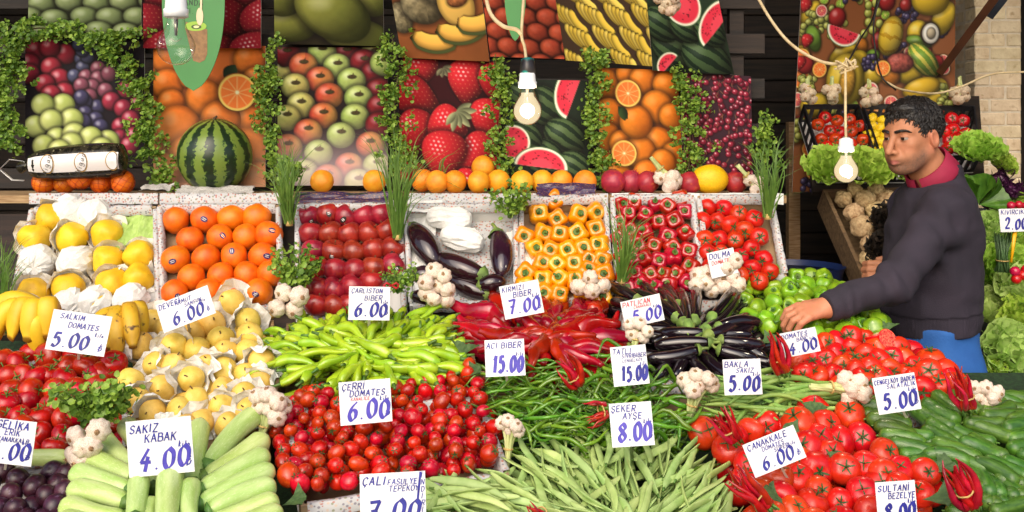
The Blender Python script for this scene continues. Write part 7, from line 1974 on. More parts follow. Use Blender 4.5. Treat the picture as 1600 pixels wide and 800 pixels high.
def ruffle_leaf(seed, curl=.6, ruf=.12, nr=9, na=26, ang=2.4):
    """One crinkled leaf: stem at the origin, growing along +X, cupped towards +Z."""
    r = random.Random(seed); vs, fs, col = [], [], []
    ph = [r.uniform(0, 6) for _ in range(4)]
    for i in range(nr + 1):
        t = i / nr
        for j in range(na + 1):
            a = (j / na - .5) * ang * (.35 + .65 * t)
            rad = t * (1 + .06 * math.sin(a * 5 + ph[0]))
            x, y = rad * math.cos(a), rad * math.sin(a) * 1.05
            z = curl * t * t * .6 + ruf * t ** 2 * (math.sin(a * 13 + ph[1] + t * 3) * .6 + math.sin(a * 23 + ph[2]) * .5 + .5 * math.sin(a * 41 + ph[3] + 4 * t)) + .18 * (a / ang) ** 2 * 4 * t
            vs.append((x, y, z)); k = .45 + .55 * min(1, t * 1.25)
            pale = 1.35 - .45 * t
            col.append((pale, pale * 1.0, pale * (1.1 - .3 * t)) if abs(a) < .06 + .05 * (1 - t) else (1.12 - .25 * t, 1.1 - .16 * t, 1.1 - .45 * t))
    W = na + 1
    for i in range(nr):
        for j in range(na): a = i * W + j; fs.append((a, a + 1, a + W + 1, a + W))
    return vs, fs, col
def lettuce_mesh(seed, m, n=16, curl=.75, ruf=.12):
    g = G(); cols = []; r = random.Random(seed)
    for k in range(n):
        t = k / n
        vs, fs, col = ruffle_leaf(seed * 31 + k, curl * (1.3 - t * .6), ruf)
        az = k * 2.4 + r.uniform(-.3, .3); el = 1.25 - 1.15 * t
        M = Matrix.Rotation(az, 4, 'Z') @ Matrix.Rotation(-el, 4, 'Y') @ Matrix.Scale(.75 + .3 * t, 4)
        g.add(vs, fs, 0, M); cols += col
    return g.mesh('lettuce', m, True, np.array(cols))
LC = [lettuce_mesh(s, m_lettuce) for s in range(3)]; IC = [lettuce_mesh(7 + s, m_iceberg, 18, 1.15, .07) for s in range(2)]
def veg(me, name, lab, cat, grp, u, v, Y, rp, d):
    p = at(u, v, Y); return place([me], name, lab, cat, grp, TRS(p, aimz(d, rnd(0, 6)), rp * Y / F))
veg(LC[0], 'lettuce', 'leafy lettuce right behind the lit bulb', 'lettuce', 'lettuces', 1300, 272, 3.68, 44, (-.2, -.5, .6)); veg(LC[1], 'lettuce', 'leafy lettuce below the tomato crate, above the celeriac', 'lettuce', 'lettuces', 1345, 275, 3.7, 44, (.1, -.6, .6)); veg(LC[2], 'lettuce', 'darker leafy lettuce next to the seller\'s chin', 'lettuce', 'lettuces', 1392, 268, 3.72, 36, (.2, -.6, .6))
# green stall on the far right
GS = Plane(at(1570, 470, 3.5), (-.1, -.55, .7))
st3 = empty('salad_stand', (2.1, 3.6, 0), 'dark stand with grey board under the heads of lettuce', 'stand')
I3 = Matrix.Translation((-2.1, -3.6, 0))
m_grey = mat('grey_board', srgb(70, 74, 78), rough=.5, val=0, hue=0); m_blackish = mat('black_cloth', srgb(22, 24, 30), srgb(30, 32, 40), scale=3, rough=.9, val=0, hue=0)
g = G(); slabq(g, [V(1.52, 3.18, .80), V(3.0, 3.1, .76), V(3.0, 4.1, 1.36), V(1.62, 4.1, 1.36)], V(0, -.4, .8).normalized(), .03); obj('board', g.mesh('board', m_grey, False), st3, I3)
g = G(); g.box(1.6, 3.0, 3.26, 4.05, 0, .78); obj('skirt', g.mesh('skirt', m_blackish, False), st3, I3)
for (u, v, Y, rp, me, lab) in [(1570, 555, 3.25, 52, IC[0], 'pale round lettuce at the front of the salad stand'), (1600, 470, 3.35, 48, IC[1], 'pale lettuce head at the picture edge below the radishes'), (1548, 500, 3.4, 42, IC[0], 'pale lettuce head just behind the seller\'s back'), (1565, 420, 3.5, 40, LC[1], 'curly green lettuce below the chive bunch'), (1556, 365, 3.62, 36, IC[1], 'pale lettuce behind the chive bunch'), (1600, 400, 3.55, 38, LC[2], 'curly lettuce under the price card'), (1610, 560, 3.3, 50, LC[0], 'curly lettuce at the lower picture edge'), (1590, 330, 3.75, 34, LC[0], 'curly lettuce behind the lettuce price card'), (1535, 440, 3.55, 34, LC[0], 'curly lettuce squeezed behind the seller\'s elbow'), (1620, 515, 3.3, 46, IC[0], 'pale lettuce half out of the picture at its edge'), (1545, 590, 3.2, 30, LC[1], 'small curly lettuce lowest beside the blue trousers'), (1540, 395, 3.6, 34, IC[0], 'pale lettuce beside the sweater, level with the radishes'), (1592, 505, 3.28, 40, LC[2], 'curly lettuce between the pale round heads')]:
    veg(me, 'lettuce', lab, 'lettuce', 'lettuces on the salad stand', u, v, Y, rp, jit((-.25, -.7, .6), .25))
veg(LC[2], 'lettuce', 'leafy lettuce under the crate by the pillar, over the red cabbages', 'lettuce', 'lettuces', 1525, 248, 3.75, 42, (-.1, -.5, .8))
veg(LC[1], 'lettuce', 'light lettuce tuft beside the pillar above the red cabbages', 'lettuce', 'lettuces', 1560, 262, 3.8, 26, (.2, -.6, .6))
def cabbage(seed):
    g = G()
    for k in range(7):
        vs, fs, _ = ruffle_leaf(seed * 9 + k, 1.5, .03, 8, 16, 2.6)
        g.add(vs, fs, 0, Matrix.Rotation(k * 2.4, 4, 'Z') @ Matrix.Rotation(-.5 - .05 * k, 4, 'Y'))
    vs, fs = sph(18, 12); g.add(np.array(vs) * .62 + (0, 0, .5), fs)
    return g.mesh('red_cabbage', m_redcab)
RCB = [cabbage(s) for s in range(2)]
for i, (u, v, Y, rp) in enumerate([(1532, 300, 3.7, 24), (1560, 285, 3.78, 22), (1576, 305, 3.7, 20), (1548, 322, 3.66, 20)]):
    veg(RCB[i % 2], 'red_cabbage', ['red cabbage behind the seller\'s shoulder', 'red cabbage highest, under the lettuce tuft', 'red cabbage next to the lettuce price card', 'lowest red cabbage above the pale lettuce'][i], 'cabbage', 'red cabbages', u, v, Y, rp, jit((0, -.8, .5), .4))
m_spin = mat('spinach_leaf', srgb(96, 140, 44), srgb(66, 110, 34), scale=4, rough=.4, val=0, hue=0, trans=.25)
g = G()
for k in range(9):
    vs, fs, _ = ruffle_leaf(200 + k, .4, .05, 7, 14, 1.4); g.add(vs, fs, 0, Matrix.Rotation(rnd(-1.2, 1.2) - 1.2, 4, 'Y') @ Matrix.Rotation(rnd(-1, 1), 4, 'X'))
p = at(1528, 320, 3.6); tag(obj('spinach_bunch', g.mesh('spinach_bunch', m_spin), None, TRS(p, None, .11)), 'green spinach leaves rising behind the seller\'s shoulder', 'spinach')
g = G(); rr = random.Random(8)
for k in range(16):
    vs, fs, _ = ruffle_leaf(300 + k, .4, .25, 7, 22, 2.0); g.add(vs, fs, 0, Matrix.Rotation(rr.uniform(0, 6), 4, 'Z') @ Matrix.Rotation(-rr.uniform(.1, 1.3), 4, 'Y'))
m_black_leaf = mat('dark_frilly_leaf', srgb(58, 46, 36), srgb(36, 32, 26), scale=6, rough=.6, val=0, hue=0)
for i, (u, v, s) in enumerate([(1398, 362, 44), (1392, 404, 42)]):
    tag(obj('dark_lettuce', g.mesh('dark_lettuce', m_black_leaf) if i == 0 else bpy.data.objects['dark_lettuce'].data, None, TRS(hit(u, v, ROOT, .02), aimz((-.2, -.7, .6), i * 2), s * 3.7 / F)), ['dark brown frilly lettuce beside the celeriac', 'dark brown frilly lettuce at the seller\'s forearm'][i], 'lettuce', 'dark lettuces')
def chives(label, u0, v0, u1, v1, Y, n, w_):
    a, b = at(u0, v0, Y), at(u1, v1, Y); o = empty('chive_bunch', a, label, 'chives'); g = G(); rr = random.Random(3); k = Y / F
    for i in range(n):
        x0, x1 = rr.uniform(-.5, .5) * w_ * k, rr.uniform(-.7, .7) * w_ * k; y = rr.uniform(-.02, .02)
        g.add(*tube([(x0, y, 0), ((x0 + x1) * .42, y * .6, (b - a).z * .5), (x1 + (b - a).x, y, (b - a).z * rr.uniform(.85, 1.05))], [.0028, .0028, .0012], 5))
    obj('blades', g.mesh('blades', mat('chive_blade', srgb(84, 116, 70), srgb(62, 92, 52), scale=10, rough=.45, val=0, hue=0)), o)
    n = 14; ring = [(math.cos(2 * PI * i / n) * w_ * k * .5, math.sin(2 * PI * i / n) * .024, (b - a).z * .3) for i in range(n + 1)]
    obj('tie', mk('tie', *tube(ring, .002, 5), m_tie), o)
chives('bunch of chives standing among the lettuces', 1566, 425, 1568, 365, 3.3, 60, 18)
RDm = mk('radish_body', *sph(14, 10, lambda T, P: 1 + .3 * np.exp(-((PI - P) / .2) ** 2)), mat('radish_skin', srgb(196, 24, 50), srgb(170, 16, 44), scale=2, rough=.3, val=.08, hue=.01, coat=.3))
for i, (u, v) in enumerate([(1586, 424), (1598, 430), (1588, 436), (1603, 422)]):
    place([RDm], 'radish', 'small bright red radish on the lettuces under the yellow stick', 'radish', 'radishes', TRS(at(u, v, 3.22), aimz(jit((0, 0, 1), .8)), 8 * 3.22 / F))
for i, (u, v) in enumerate([(1580, 321), (1592, 320), (1603, 322)]):
    place([RDm], 'radish', 'small red radish above the lettuce price card', 'radish', 'upper radishes', TRS(at(u, v, 3.4), aimz(jit((0, 0, 1), .8)), 6.5 * 3.4 / F))
# blue tub on the floor behind the stall
m_tub = mat('blue_plastic', srgb(28, 46, 96), rough=.4, val=0, hue=0)
p = at(1250, 420, 3.55)
g = G(); g.add(*tube([(0, 0, .0), (0, 0, .3), (0, 0, .32)], [.14, .18, .19], 20, close=False)); g.add(*tube([(0, 0, .3), (0, 0, .006)], [.17, .132], 20))
tag(obj('blue_tub', g.mesh('blue_tub', m_tub), None, Matrix.Translation((p.x, p.y + .1, p.z - .32))), 'dark blue plastic tub in the gloom behind the stall', 'tub')
g = G(); g.box(-.25, .25, -.22, .22, 0, p.z - .325); tag(obj('low_bench', g.mesh('low_bench', m_dark, False), None, Matrix.Translation((p.x - .12, p.y + .1, 0))), 'dark wooden bench carrying the blue tub', 'bench')
# ================================================================== THE SELLER
def nets(sdf, lo, hi, h, B=6):
    """Surface nets of a distance function; only cells near the surface are evaluated finely."""
    lo = np.array(lo, float); n = (np.ceil((np.array(hi) - lo) / (h * B)).astype(int)) * B + 1
    nc = (n - 1) // B
    cg = np.stack(np.meshgrid(*[(np.arange(m) + .5) * h * B for m in nc], indexing='ij'), -1).reshape(-1, 3) + lo
    dc = sdf(cg).reshape(nc)
    near = np.abs(dc) < h * B * 1.5
    d = np.repeat(np.repeat(np.repeat(dc, B, 0), B, 1), B, 2).astype(np.float32)
    d = np.pad(d, ((0, 1), (0, 1), (0, 1)), mode='edge')
    act = np.pad(np.repeat(np.repeat(np.repeat(near, B, 0), B, 1), B, 2), ((0, 1), (0, 1), (0, 1)), mode='edge')
    idx = np.argwhere(act)
    for a in range(0, len(idx), 400000):
        q = idx[a:a + 400000]
        d[q[:, 0], q[:, 1], q[:, 2]] = sdf(q * h + lo)
    s = d < 0
    cnt = sum(s[i:n[0] - 1 + i, j:n[1] - 1 + j, k:n[2] - 1 + k].astype(np.int8) for i in (0, 1) for j in (0, 1) for k in (0, 1))
    cells = np.argwhere((cnt > 0) & (cnt < 8))
    imap = np.full(cnt.shape, -1, np.int32); imap[tuple(cells.T)] = np.arange(len(cells))
    acc = np.zeros((len(cells), 3)); num = np.zeros(len(cells))
    C = [np.array((i, j, k)) for i in (0, 1) for j in (0, 1) for k in (0, 1)]
    for a in C:
        for ax in range(3):
            if a[ax]: continue
            b = a.copy(); b[ax] = 1
            da, db = d[tuple((cells + a).T)], d[tuple((cells + b).T)]
            m = (da < 0) != (db < 0)
            t = np.where(m, da / np.where(m, da - db, 1), 0)
            p = a + (b - a) * t[:, None]
            acc[m] += p[m]; num[m] += 1
    V_ = (cells + acc / num[:, None]) * h + lo
    faces = []
    for ax in range(3):
        o1, o2 = [q for q in range(3) if q != ax]
        sl0 = [slice(None)] * 3; sl1 = [slice(None)] * 3; sl0[ax] = slice(0, -1); sl1[ax] = slice(1, None)
        a, b = s[tuple(sl0)], s[tuple(sl1)]
        e = np.argwhere(a != b)
        e = e[(e[:, o1] > 0) & (e[:, o2] > 0) & (e[:, o1] < n[o1] - 1) & (e[:, o2] < n[o2] - 1)]
        q = []
        for x, y in ((0, 0), (1, 0), (1, 1), (0, 1)):
            c = e.copy(); c[:, o1] -= x; c[:, o2] -= y; q.append(imap[tuple(c.T)])
        q = np.stack(q, 1); flip = a[tuple(e.T)]
        if ax == 1: flip = ~flip
        q[flip] = q[flip][:, ::-1]; faces.append(q)
    return V_, np.concatenate(faces)[:, ::-1]
def smin(a, b, k):
    h = np.clip(.5 + .5 * (b - a) / k, 0, 1)
    return b + (a - b) * h - k * h * (1 - h)
def smax(a, b, k): return -smin(-a, -b, k)
def cone(p, a, b, r0, r1):
    a, b = np.array(a, float), np.array(b, float); ba = b - a
    t = np.clip((p - a) @ ba / (ba @ ba), 0, 1)
    return np.linalg.norm(p - a - t[:, None] * ba, axis=1) - (r0 + (r1 - r0) * t)
def elli(p, c, r, R=None):
    q = p - np.array(c)
    if R is not None: q = q @ R
    r = np.array(r); k0 = np.linalg.norm(q / r, axis=1); k1 = np.linalg.norm(q / (r * r), axis=1) + 1e-9
    return k0 * (k0 - 1) / k1
def chain(p, pts, rad, k=.006):
    d = None
    for i in range(len(pts) - 1):
        c = cone(p, pts[i], pts[i + 1], rad[i], rad[i + 1]); d = c if d is None else smin(d, c, k)
    return d
def fast_mesh(name, vs, q, m, col=None):
    me = bpy.data.meshes.new(name)
    me.vertices.add(len(vs)); me.vertices.foreach_set('co', np.asarray(vs, np.float32).ravel())
    q = np.ascontiguousarray(q, np.int32)
    me.loops.add(q.size); me.loops.foreach_set('vertex_index', q.ravel())
    me.polygons.add(len(q)); me.polygons.foreach_set('loop_start', np.arange(0, q.size, 4, dtype=np.int32))
    me.materials.append(m); me.update(calc_edges=True)
    me.polygons.foreach_set('use_smooth', np.ones(len(q), bool))
    if col is not None:
        ca = me.color_attributes.new('Col', 'FLOAT_COLOR', 'POINT')
        ca.data.foreach_set('color', np.concatenate([col, np.ones((len(col), 1))], 1).ravel().astype(np.float32))
    return me
def vnoise(p, s, seed=0):
    q = p * s + seed * 7.13
    i = np.floor(q).astype(int); f = q - i; f = f * f * (3 - 2 * f)
    def hsh(a): 
        x = (a[:, 0] * 73856093) ^ (a[:, 1] * 19349663) ^ (a[:, 2] * 83492791)
        x = (x ^ (x >> 13)) * 1274126177
        return ((x ^ (x >> 16)) & 65535) / 32767.5 - 1
    out = 0
    for a in (0, 1):
        for b in (0, 1):
            for c in (0, 1):
                w_ = (f[:, 0] if a else 1 - f[:, 0]) * (f[:, 1] if b else 1 - f[:, 1]) * (f[:, 2] if c else 1 - f[:, 2])
                out = out + w_ * hsh(i + np.array((a, b, c)))
    return out

HS = .89
fw = np.array((-.86, -.51, -.09)); fw /= np.linalg.norm(fw)
upv = np.array((-.05, -.03, 1.0)); lf = np.cross(upv, fw); lf /= np.linalg.norm(lf); upv = np.cross(fw, lf)
HR = np.stack([fw, lf, upv], 1)                       # columns: head axes in the world
HO = np.array(at(1458, 217, 2.98)) - lf * .073
def Lh(p): return (p - HO) @ HR / HS                  # world -> head
def Wh(q): return HO + HS * (HR @ np.array(q, float))
MB = np.array((0, 0, 0.))
SHL, ELB, WRI = np.array((1.275, 2.935, 1.43)), np.array(at(1396, 446, 2.81)), np.array(at(1293, 480, 2.725))
SHR, ELR, WRR = np.array((1.31, 3.25, 1.43)), np.array((1.31, 3.32, 1.18)), np.array(at(1412, 428, 3.22))
NB = np.array(at(1464, 284, 3.075))
TZ = np.array([.95, 1.05, 1.12, 1.24, 1.38, 1.46, 1.50, 1.53]); TC_ = np.array([1.296, 1.296, 1.298, 1.304, 1.31, 1.314, 1.316, 1.316]); TX = np.array([.130, .132, .136, .128, .115, .092, .068, .05]); TY = np.array([.165, .165, .17, .178, .19, .165, .115, .06])
def torso(p, grow):
    z = p[:, 2]; cx, rx, ry = np.interp(z, TZ, TC_), np.interp(z, TZ, TX) + grow, np.interp(z, TZ, TY) + grow
    k = np.sqrt(((p[:, 0] - cx) / rx) ** 2 + ((p[:, 1] - 3.095) / ry) ** 2)
    d = (k - 1) * np.minimum(rx, ry)
    return np.maximum(d, z - 1.545 - grow * .5)
def head(p):
    q = Lh(p); y = np.abs(q[:, 1]); qs = np.stack([q[:, 0], y, q[:, 2]], 1)
    d = elli(q, (-.014, 0, .045), (.1, .078, .092))
    d = smin(d, elli(q, (.03, 0, -.015), (.066, .063, .092)), .03)
    d = smin(d, cone(qs, (-.005, .05, -.045), (.055, .032, -.088), .022, .02), .03)
    d = smin(d, elli(q, (.068, 0, -.092), (.027, .029, .025)), .025)
    d = smin(d, cone(qs, (.089, .0, .031), (.07, .045, .031), .013, .012), .016)          # brow
    d = smin(d, elli(qs, (.066, .046, -.012), (.02, .018, .018)), .02)                    # cheekbone
    d = smin(d, elli(qs, (.06, .035, -.05), (.03, .022, .03)), .02)
    d = smax(d, -elli(qs, (.102, .033, .009), (.02, .02, .0115)), .012)                   # socket
    d = smin(d, cone(q, (.091, 0, .026), (.126, 0, -.033), .009, .0125), .012)               # nose
    d = smin(d, elli(qs, (.106, .013, -.037), (.013, .009, .009)), .008)
    d = smax(d, -elli(qs, (.112, .007, -.047), (.006, .0045, .004)), .003)
    d = smin(d, elli(q, (.087, 0, -.058), (.022, .03, .02)), .015)
    d = smin(d, cone(qs, (.105, 0, -.0625), (.092, .022, -.066), .0065, .004), .006)      # lips
    d = smin(d, cone(qs, (.103, 0, -.075), (.092, .02, -.071), .0075, .004), .006)
    d = smax(d, -cone(qs, (.115, 0, -.0685), (.098, .024, -.0695), .0022, .0018), .003)
    lid = np.maximum(elli(qs, (.079, .033, .0095), (.0165, .0165, .0155)), -(q[:, 2] - .0118))
    d = smin(d, lid, .003)
    lid2 = np.maximum(elli(qs, (.079, .033, .0095), (.0155, .016, .0145)), (q[:, 2] - .0055))
    d = smin(d, lid2, .003)
    # ears
    ca, sa = math.cos(.25), math.sin(.25)
    RE = np.array([[ca, 0, sa], [0, 1, 0], [-sa, 0, ca]])
    ear = elli(qs, (-.012, .079, .0), (.02, .0105, .034), RE)
    ear = smax(ear, -elli(qs, (-.006, .089, .004), (.011, .008, .02), RE), .005)
    d = smin(d, ear, .008)
    return d * HS
HF = np.array((-.93, -.16, -.2)); HF /= np.linalg.norm(HF); HSd = np.array((.1, -.9, -.42)); HSd -= HF * (HSd @ HF); HSd /= np.linalg.norm(HSd); HU = np.cross(HF, HSd); HU = HU if HU[2] > 0 else -HU
def hp(a, b, c): return WRI + HF * a + HSd * b + HU * c
def hand(p):
    d = cone(p, hp(-.05, 0, 0), hp(.01, 0, 0), .031, .026)
    for b0, b1 in ((-.026, -.02), (-.009, -.006), (.009, .008), (.026, .02)):
        d = smin(d, cone(p, hp(.008, b1 * .7, 0), hp(.082 - abs(b0) * .25, b0, .004),   .0150, .0122), .012)
    for b, L, s in ((-.030, .9, 1), (-.010, 1.0, .7), (.011, .93, .3), (.030, .76, -.2)):
        k0 = hp(.078 - abs(b) * .25, b, .006)
        a1 = k0 + (HF * .036 - HU * .012) * L + HSd * b * .12
        a2 = a1 + (HF * .014 - HU * .026) * L
        a3 = a2 + (-HF * .004 - HU * .021) * L
        d = smin(d, chain(p, [k0, a1, a2, a3], [.0102, .0092, .0084, .007], .002), .004)
    th = [hp(.012, -.03, -.006), hp(.04, -.05, -.016), hp(.066, -.054, -.034), hp(.082, -.05, -.052)]
    d = smin(d, chain(p, th, [.017, .0135, .011, .0085], .004), .012)
    return d
HFR = np.array((-.95, -.1, .06)); HFR /= np.linalg.norm(HFR); HSR = np.array((-.2, -.2, -.9)); HSR -= HFR * (HSR @ HFR); HSR /= np.linalg.norm(HSR); HUR = np.cross(HFR, HSR)
if HUR[1] > 0: HUR = -HUR
def hand_r(p):
    q0 = lambda a, b, c: WRR + HFR * a + HSR * b + HUR * c
    d = cone(p, q0(-.05, 0, 0), q0(.01, 0, 0), .03, .026)
    for b in (-.026, -.009, .009, .026): d = smin(d, cone(p, q0(.005, b * .7, 0), q0(.078, b, 0), .0165, .0135), .014)
    for b, L in ((-.03, .95), (-.010, 1.05), (.011, 1), (.031, .8)):
        k0 = q0(.078, b, .002); a1 = k0 + (HFR * .03 - HUR * .02) * L; a2 = a1 + (HFR * .004 - HUR * .026) * L; a3 = a2 - HFR * .016 * L - HUR * .012 * L
        d = smin(d, chain(p, [k0, a1, a2, a3], [.0115, .0102, .0092, .008], .003), .005)
    return smin(d, chain(p, [q0(.012, -.03, -.006), q0(.04, -.05, -.016), q0(.07, -.045, -.03)], [.016, .013, .009], .004), .012)
def within(p, c, r, fn):
    out = np.full(len(p), .5); m = np.linalg.norm(p - c, axis=1) < r
    if m.any(): out[m] = fn(p[m])
    return out
def body(p):
    d = torso(p, -.022)
    nk = cone(p, Wh((-.025, 0, -.05)), NB, .056, .064)
    d = smin(d, nk, .03)
    d = smin(d, within(p, HO, .24, head), .02)
    d = smin(d, chain(p, [SHL, ELB, WRI], [.05, .038, .027], .02), .05)
    d = smin(d, chain(p, [SHR, ELR, WRR], [.046, .038, .027], .02), .05)
    d = smin(d, within(p, WRI, .26, hand), .012)
    return smin(d, within(p, WRR, .24, hand_r), .012)
bv, bq = nets(body, (.68, 2.58, 1.0), (1.56, 3.40, 1.82), .003)
# complexion, stubble, lips
q = Lh(bv)
col = np.ones((len(bv), 3)) * np.array(srgb(178, 120, 88))
def tint(w, c):
    global col
    w = np.clip(w, 0, 1)[:, None]; col = col * (1 - w) + np.array(c) * w
hd = (q[:, 2] > -.2) & (np.abs(q[:, 0]) < .2) & (np.abs(q[:, 1]) < .15)
ay = np.abs(q[:, 1])
beard = np.clip((-.018 - .5 * np.clip(q[:, 0] - .03, 0, .06) + .006 * vnoise(bv, 60, 2) - q[:, 2]) / .035, 0, 1) * np.clip((q[:, 0] + .005) / .035, 0, 1) * np.clip((q[:, 2] + .16) / .03, 0, 1) * hd
cheek = np.clip(1 - ((q[:, 0] - .075) ** 2 / .03 ** 2 + (ay - .04) ** 2 / .03 ** 2 + (q[:, 2] + .025) ** 2 / .022 ** 2), 0, 1) * hd
tint(beard * (.7 + .25 * vnoise(bv, 420, 1)) * (1 - cheek), srgb(96, 76, 66))
tint(cheek * .35, srgb(206, 132, 106))
tint(np.clip(1 - np.abs(ay - .08) / .014, 0, 1) * hd * (np.abs(q[:, 2]) < .05) * .4, srgb(200, 110, 92))
lipm = np.clip(1 - ((q[:, 0] - .102) ** 2 / .018 ** 2 + ay ** 2 / .024 ** 2 + (q[:, 2] + .0695) ** 2 / .0115 ** 2), 0, 1) * hd
tint(lipm * 1.4, srgb(168, 98, 88))
tint(np.clip(1 - ((q[:, 0] - .085) ** 2 / .03 ** 2 + (ay - .033) ** 2 / .02 ** 2 + (q[:, 2] - .004) ** 2 / .016 ** 2), 0, 1) * hd * .35, srgb(150, 100, 84))
hn = np.linalg.norm(bv - WRI, axis=1) < .2
tint(hn * (.25 + .25 * vnoise(bv, 90, 3)), srgb(196, 118, 96))
col *= (1 + .05 * vnoise(bv, 160, 5) + .04 * vnoise(bv, 40, 6))[:, None]
m_skin = mat('tanned_skin', (1, 1, 1), None, rough=.55, val=0, hue=0, vc=True, sss=.06, bump=.2, bscale=450, spec=.4)
feet = Vector((1.32, 3.09, 0))
man = empty('person', feet, 'man in a dark knitted sweater over a red collar, reaching into the green peppers', 'person')
IM = Matrix.Translation(-feet)
obj('body', fast_mesh('body', bv, bq, m_skin, col), man, IM)
# hair
def hairf(p):
    q = Lh(p); x, y, z = q[:, 0], np.abs(q[:, 1]), q[:, 2]
    n = .0022 * vnoise(np.stack([x * .6, q[:, 1], z * .7], 1), 90, 2) + .0022 * vnoise(np.stack([x * .3, q[:, 1] * 1.2, z * .4], 1), 420, 4)
    d = elli(q, (-.018, 0, .049), (.1075, .084, .096)) - n
    d = smin(d, elli(q, (.042, .0, .108), (.044, .055, .024)) - n, .02)                 # tousled fringe
    # keep the part above the hairline
    line = np.where(x > .035, .062 + (x - .035) * .35 + .014 * np.clip(y - .03, 0, 1) * -8, np.where(x > .012, -.004, np.where(x > -.035, .028, -.065 + (x + .035) * .15)))
    line = np.interp(x, [-.14, -.06, -.04, -.032, -.026, .010, .016, .036, .044, .06, .09, .13], [-.075, -.07, -.06, -.02, .034, .034, -.016, -.016, .05, .068, .080, .088])
    d = smax(d, line + .004 * vnoise(p, 150, 8) - z, .005)
    return d * HS
hv, hq = nets(hairf, HO - .16, HO + .19, .0026)
m_hair = mat('black_hair', srgb(30, 25, 23), srgb(18, 15, 14), scale=40, rough=.42, val=0, hue=0, bump=.7, bscale=220, stretch=(.5, 2.2, .6), c3=srgb(62, 52, 46), s3=160, t3=(.6, .75))
ho = obj('hair', fast_mesh('hair', hv, hq, m_hair), man, IM)
# locks of hair combed forwards and down from the crown
hl = Lh(hv); nr = np.stack([(hl[:, 0] + .018) / .1075 ** 2, hl[:, 1] / .084 ** 2, (hl[:, 2] - .049) / .096 ** 2], 1); nr /= np.linalg.norm(nr, axis=1)[:, None]
rr = np.random.default_rng(5); outer = np.argwhere(np.abs(elli(hl, (-.018, 0, .049), (.1075, .084, .096))) < .012).ravel(); g = G()
for i in rr.choice(outer, 1500):
    p, n_ = hl[i], nr[i]
    fl = p - np.array((-.05, .01, .15)); fl += np.array((.03 if p[0] > .02 else .0, 0, -.02)); fl -= n_ * (fl @ n_); fl /= np.linalg.norm(fl) + 1e-6
    fl = fl + rr.normal(size=3) * .28; fl -= n_ * (fl @ n_); fl /= np.linalg.norm(fl)
    Ln = rr.uniform(.012, .024) * (.6 if p[2] < .02 else 1); a = p - n_ * .003
    P = [Wh(a), Wh(a + fl * Ln * .4 + n_ * .0045), Wh(a + fl * Ln * .8 + n_ * rr.uniform(.002, .006)), Wh(a + fl * Ln + n_ * rr.uniform(-.001, .004))]
    g.add(*tube(P, np.array([.0016, .0021, .0014, .0004]) * rr.uniform(.7, 1.2), 4, close=False))
obj('locks', g.mesh('locks', m_hair), ho)
# brows and eyes
m_eye = mat('eye_white', srgb(150, 136, 126), rough=.15, val=0, hue=0); m_iris = mat('brown_iris', srgb(40, 24, 16), rough=.08, val=0, hue=0)
for s in (-1, 1):
    P = [Wh((.101, s * .012, .0285)), Wh((.100, s * .026, .0345)), Wh((.089, s * .044, .035)), Wh((.074, s * .057, .028))]
    vs, fs = tube(catmull(P, 5), np.array([.003] + [.0062] * 7 + [.0058] * 4 + [.0048, .004, .003, .002]) * HS, 8, flat=.75, wob=.18, seed=3)
    obj('eyebrow', mk('eyebrow', vs, fs, m_hair), man, IM)
    c = Wh((.0795, s * .033, .0095))
    vs, fs = sph(18, 14); e = obj('eye', mk('eye', np.array(vs) * .0145 * HS, fs, m_eye), man, IM @ Matrix.Translation(c))
    gz = Vector((fw + lf * .06).tolist()).normalized()
    vs, fs = patch(gz, .5, .5, .0151 * HS, 14); obj('iris', mk('iris', vs, fs, m_iris), e)
# sweater
def cloth_noise(p, amp):
    return amp * (.6 * vnoise(np.stack([p[:, 0] * .8 + p[:, 2] * .7, p[:, 1], p[:, 2] * 1.2 - p[:, 0] * .4], 1), 14, 3) + .4 * vnoise(p, 26, 5))
def folds(p, a, b, f, amp, c0, wdt):
    """Rings of creases along a sleeve, strongest near parameter c0."""
    ba = b - a; t = (p - a) @ ba / (ba @ ba); L = np.linalg.norm(ba)
    r = p - a - t[:, None] * ba; ang = np.arctan2(r[:, 2], r[:, 1])
    return amp * np.exp(-((t - c0) / wdt) ** 2) * np.sin(t * L * f + 2.6 * np.sin(ang * 1.0 + 1) + 2.6 * vnoise(p, 10, 9))
def sweater(p):
    d = torso(p, .012)
    d = smin(d, cone(p, NB + np.array((0, 0, -.05)), NB + np.array((.01, 0, -.0)), .1, .066), .05)
    for S, E, W_ in ((SHL, ELB, WRI), (SHR, ELR, WRR)):
        W2 = W_ - (E - W_) * .03
        a = chain(p, [S + np.array((.02, .02 if S is SHL else -.02, 0)), S, E, W2], [.07, .066, .051, .040], .03)
        a = a - folds(p, S, E, 85, .005, .95, .3) - folds(p, E, W_, 95, .0035, .05, .3) - folds(p, E, W_, 120, .0022, .8, .15) - folds(p, S, E, 60, .004, .3, .3)
        cu = (p - W2) @ (W_ - E) / np.linalg.norm(W_ - E)
        a = smax(a, cu, .006)
        d = smin(d, a, .04)
    d = d - cloth_noise(p, .010)
    hem = 1.045 + .02 * (p[:, 0] - 1.17) / .3
    rib = (p[:, 2] < hem + .065)
    d = d + np.where(rib, .004, 0) + np.where(rib, .0012 * np.sin(np.arctan2(p[:, 1] - 3.095, p[:, 0] - 1.32) * 110), 0)
    d = smax(d, hem - p[:, 2], .006)
    # neck opening
    nx = (Wh((-.025, 0, -.05)) - NB) / np.linalg.norm(Wh((-.025, 0, -.05)) - NB)
    return smax(d, -cone(p, NB + nx * .008, NB + nx * .3, .074, .13), .006)
sv, sq = nets(sweater, (.79, 2.62, 1.0), (1.58, 3.46, 1.64), .0042)
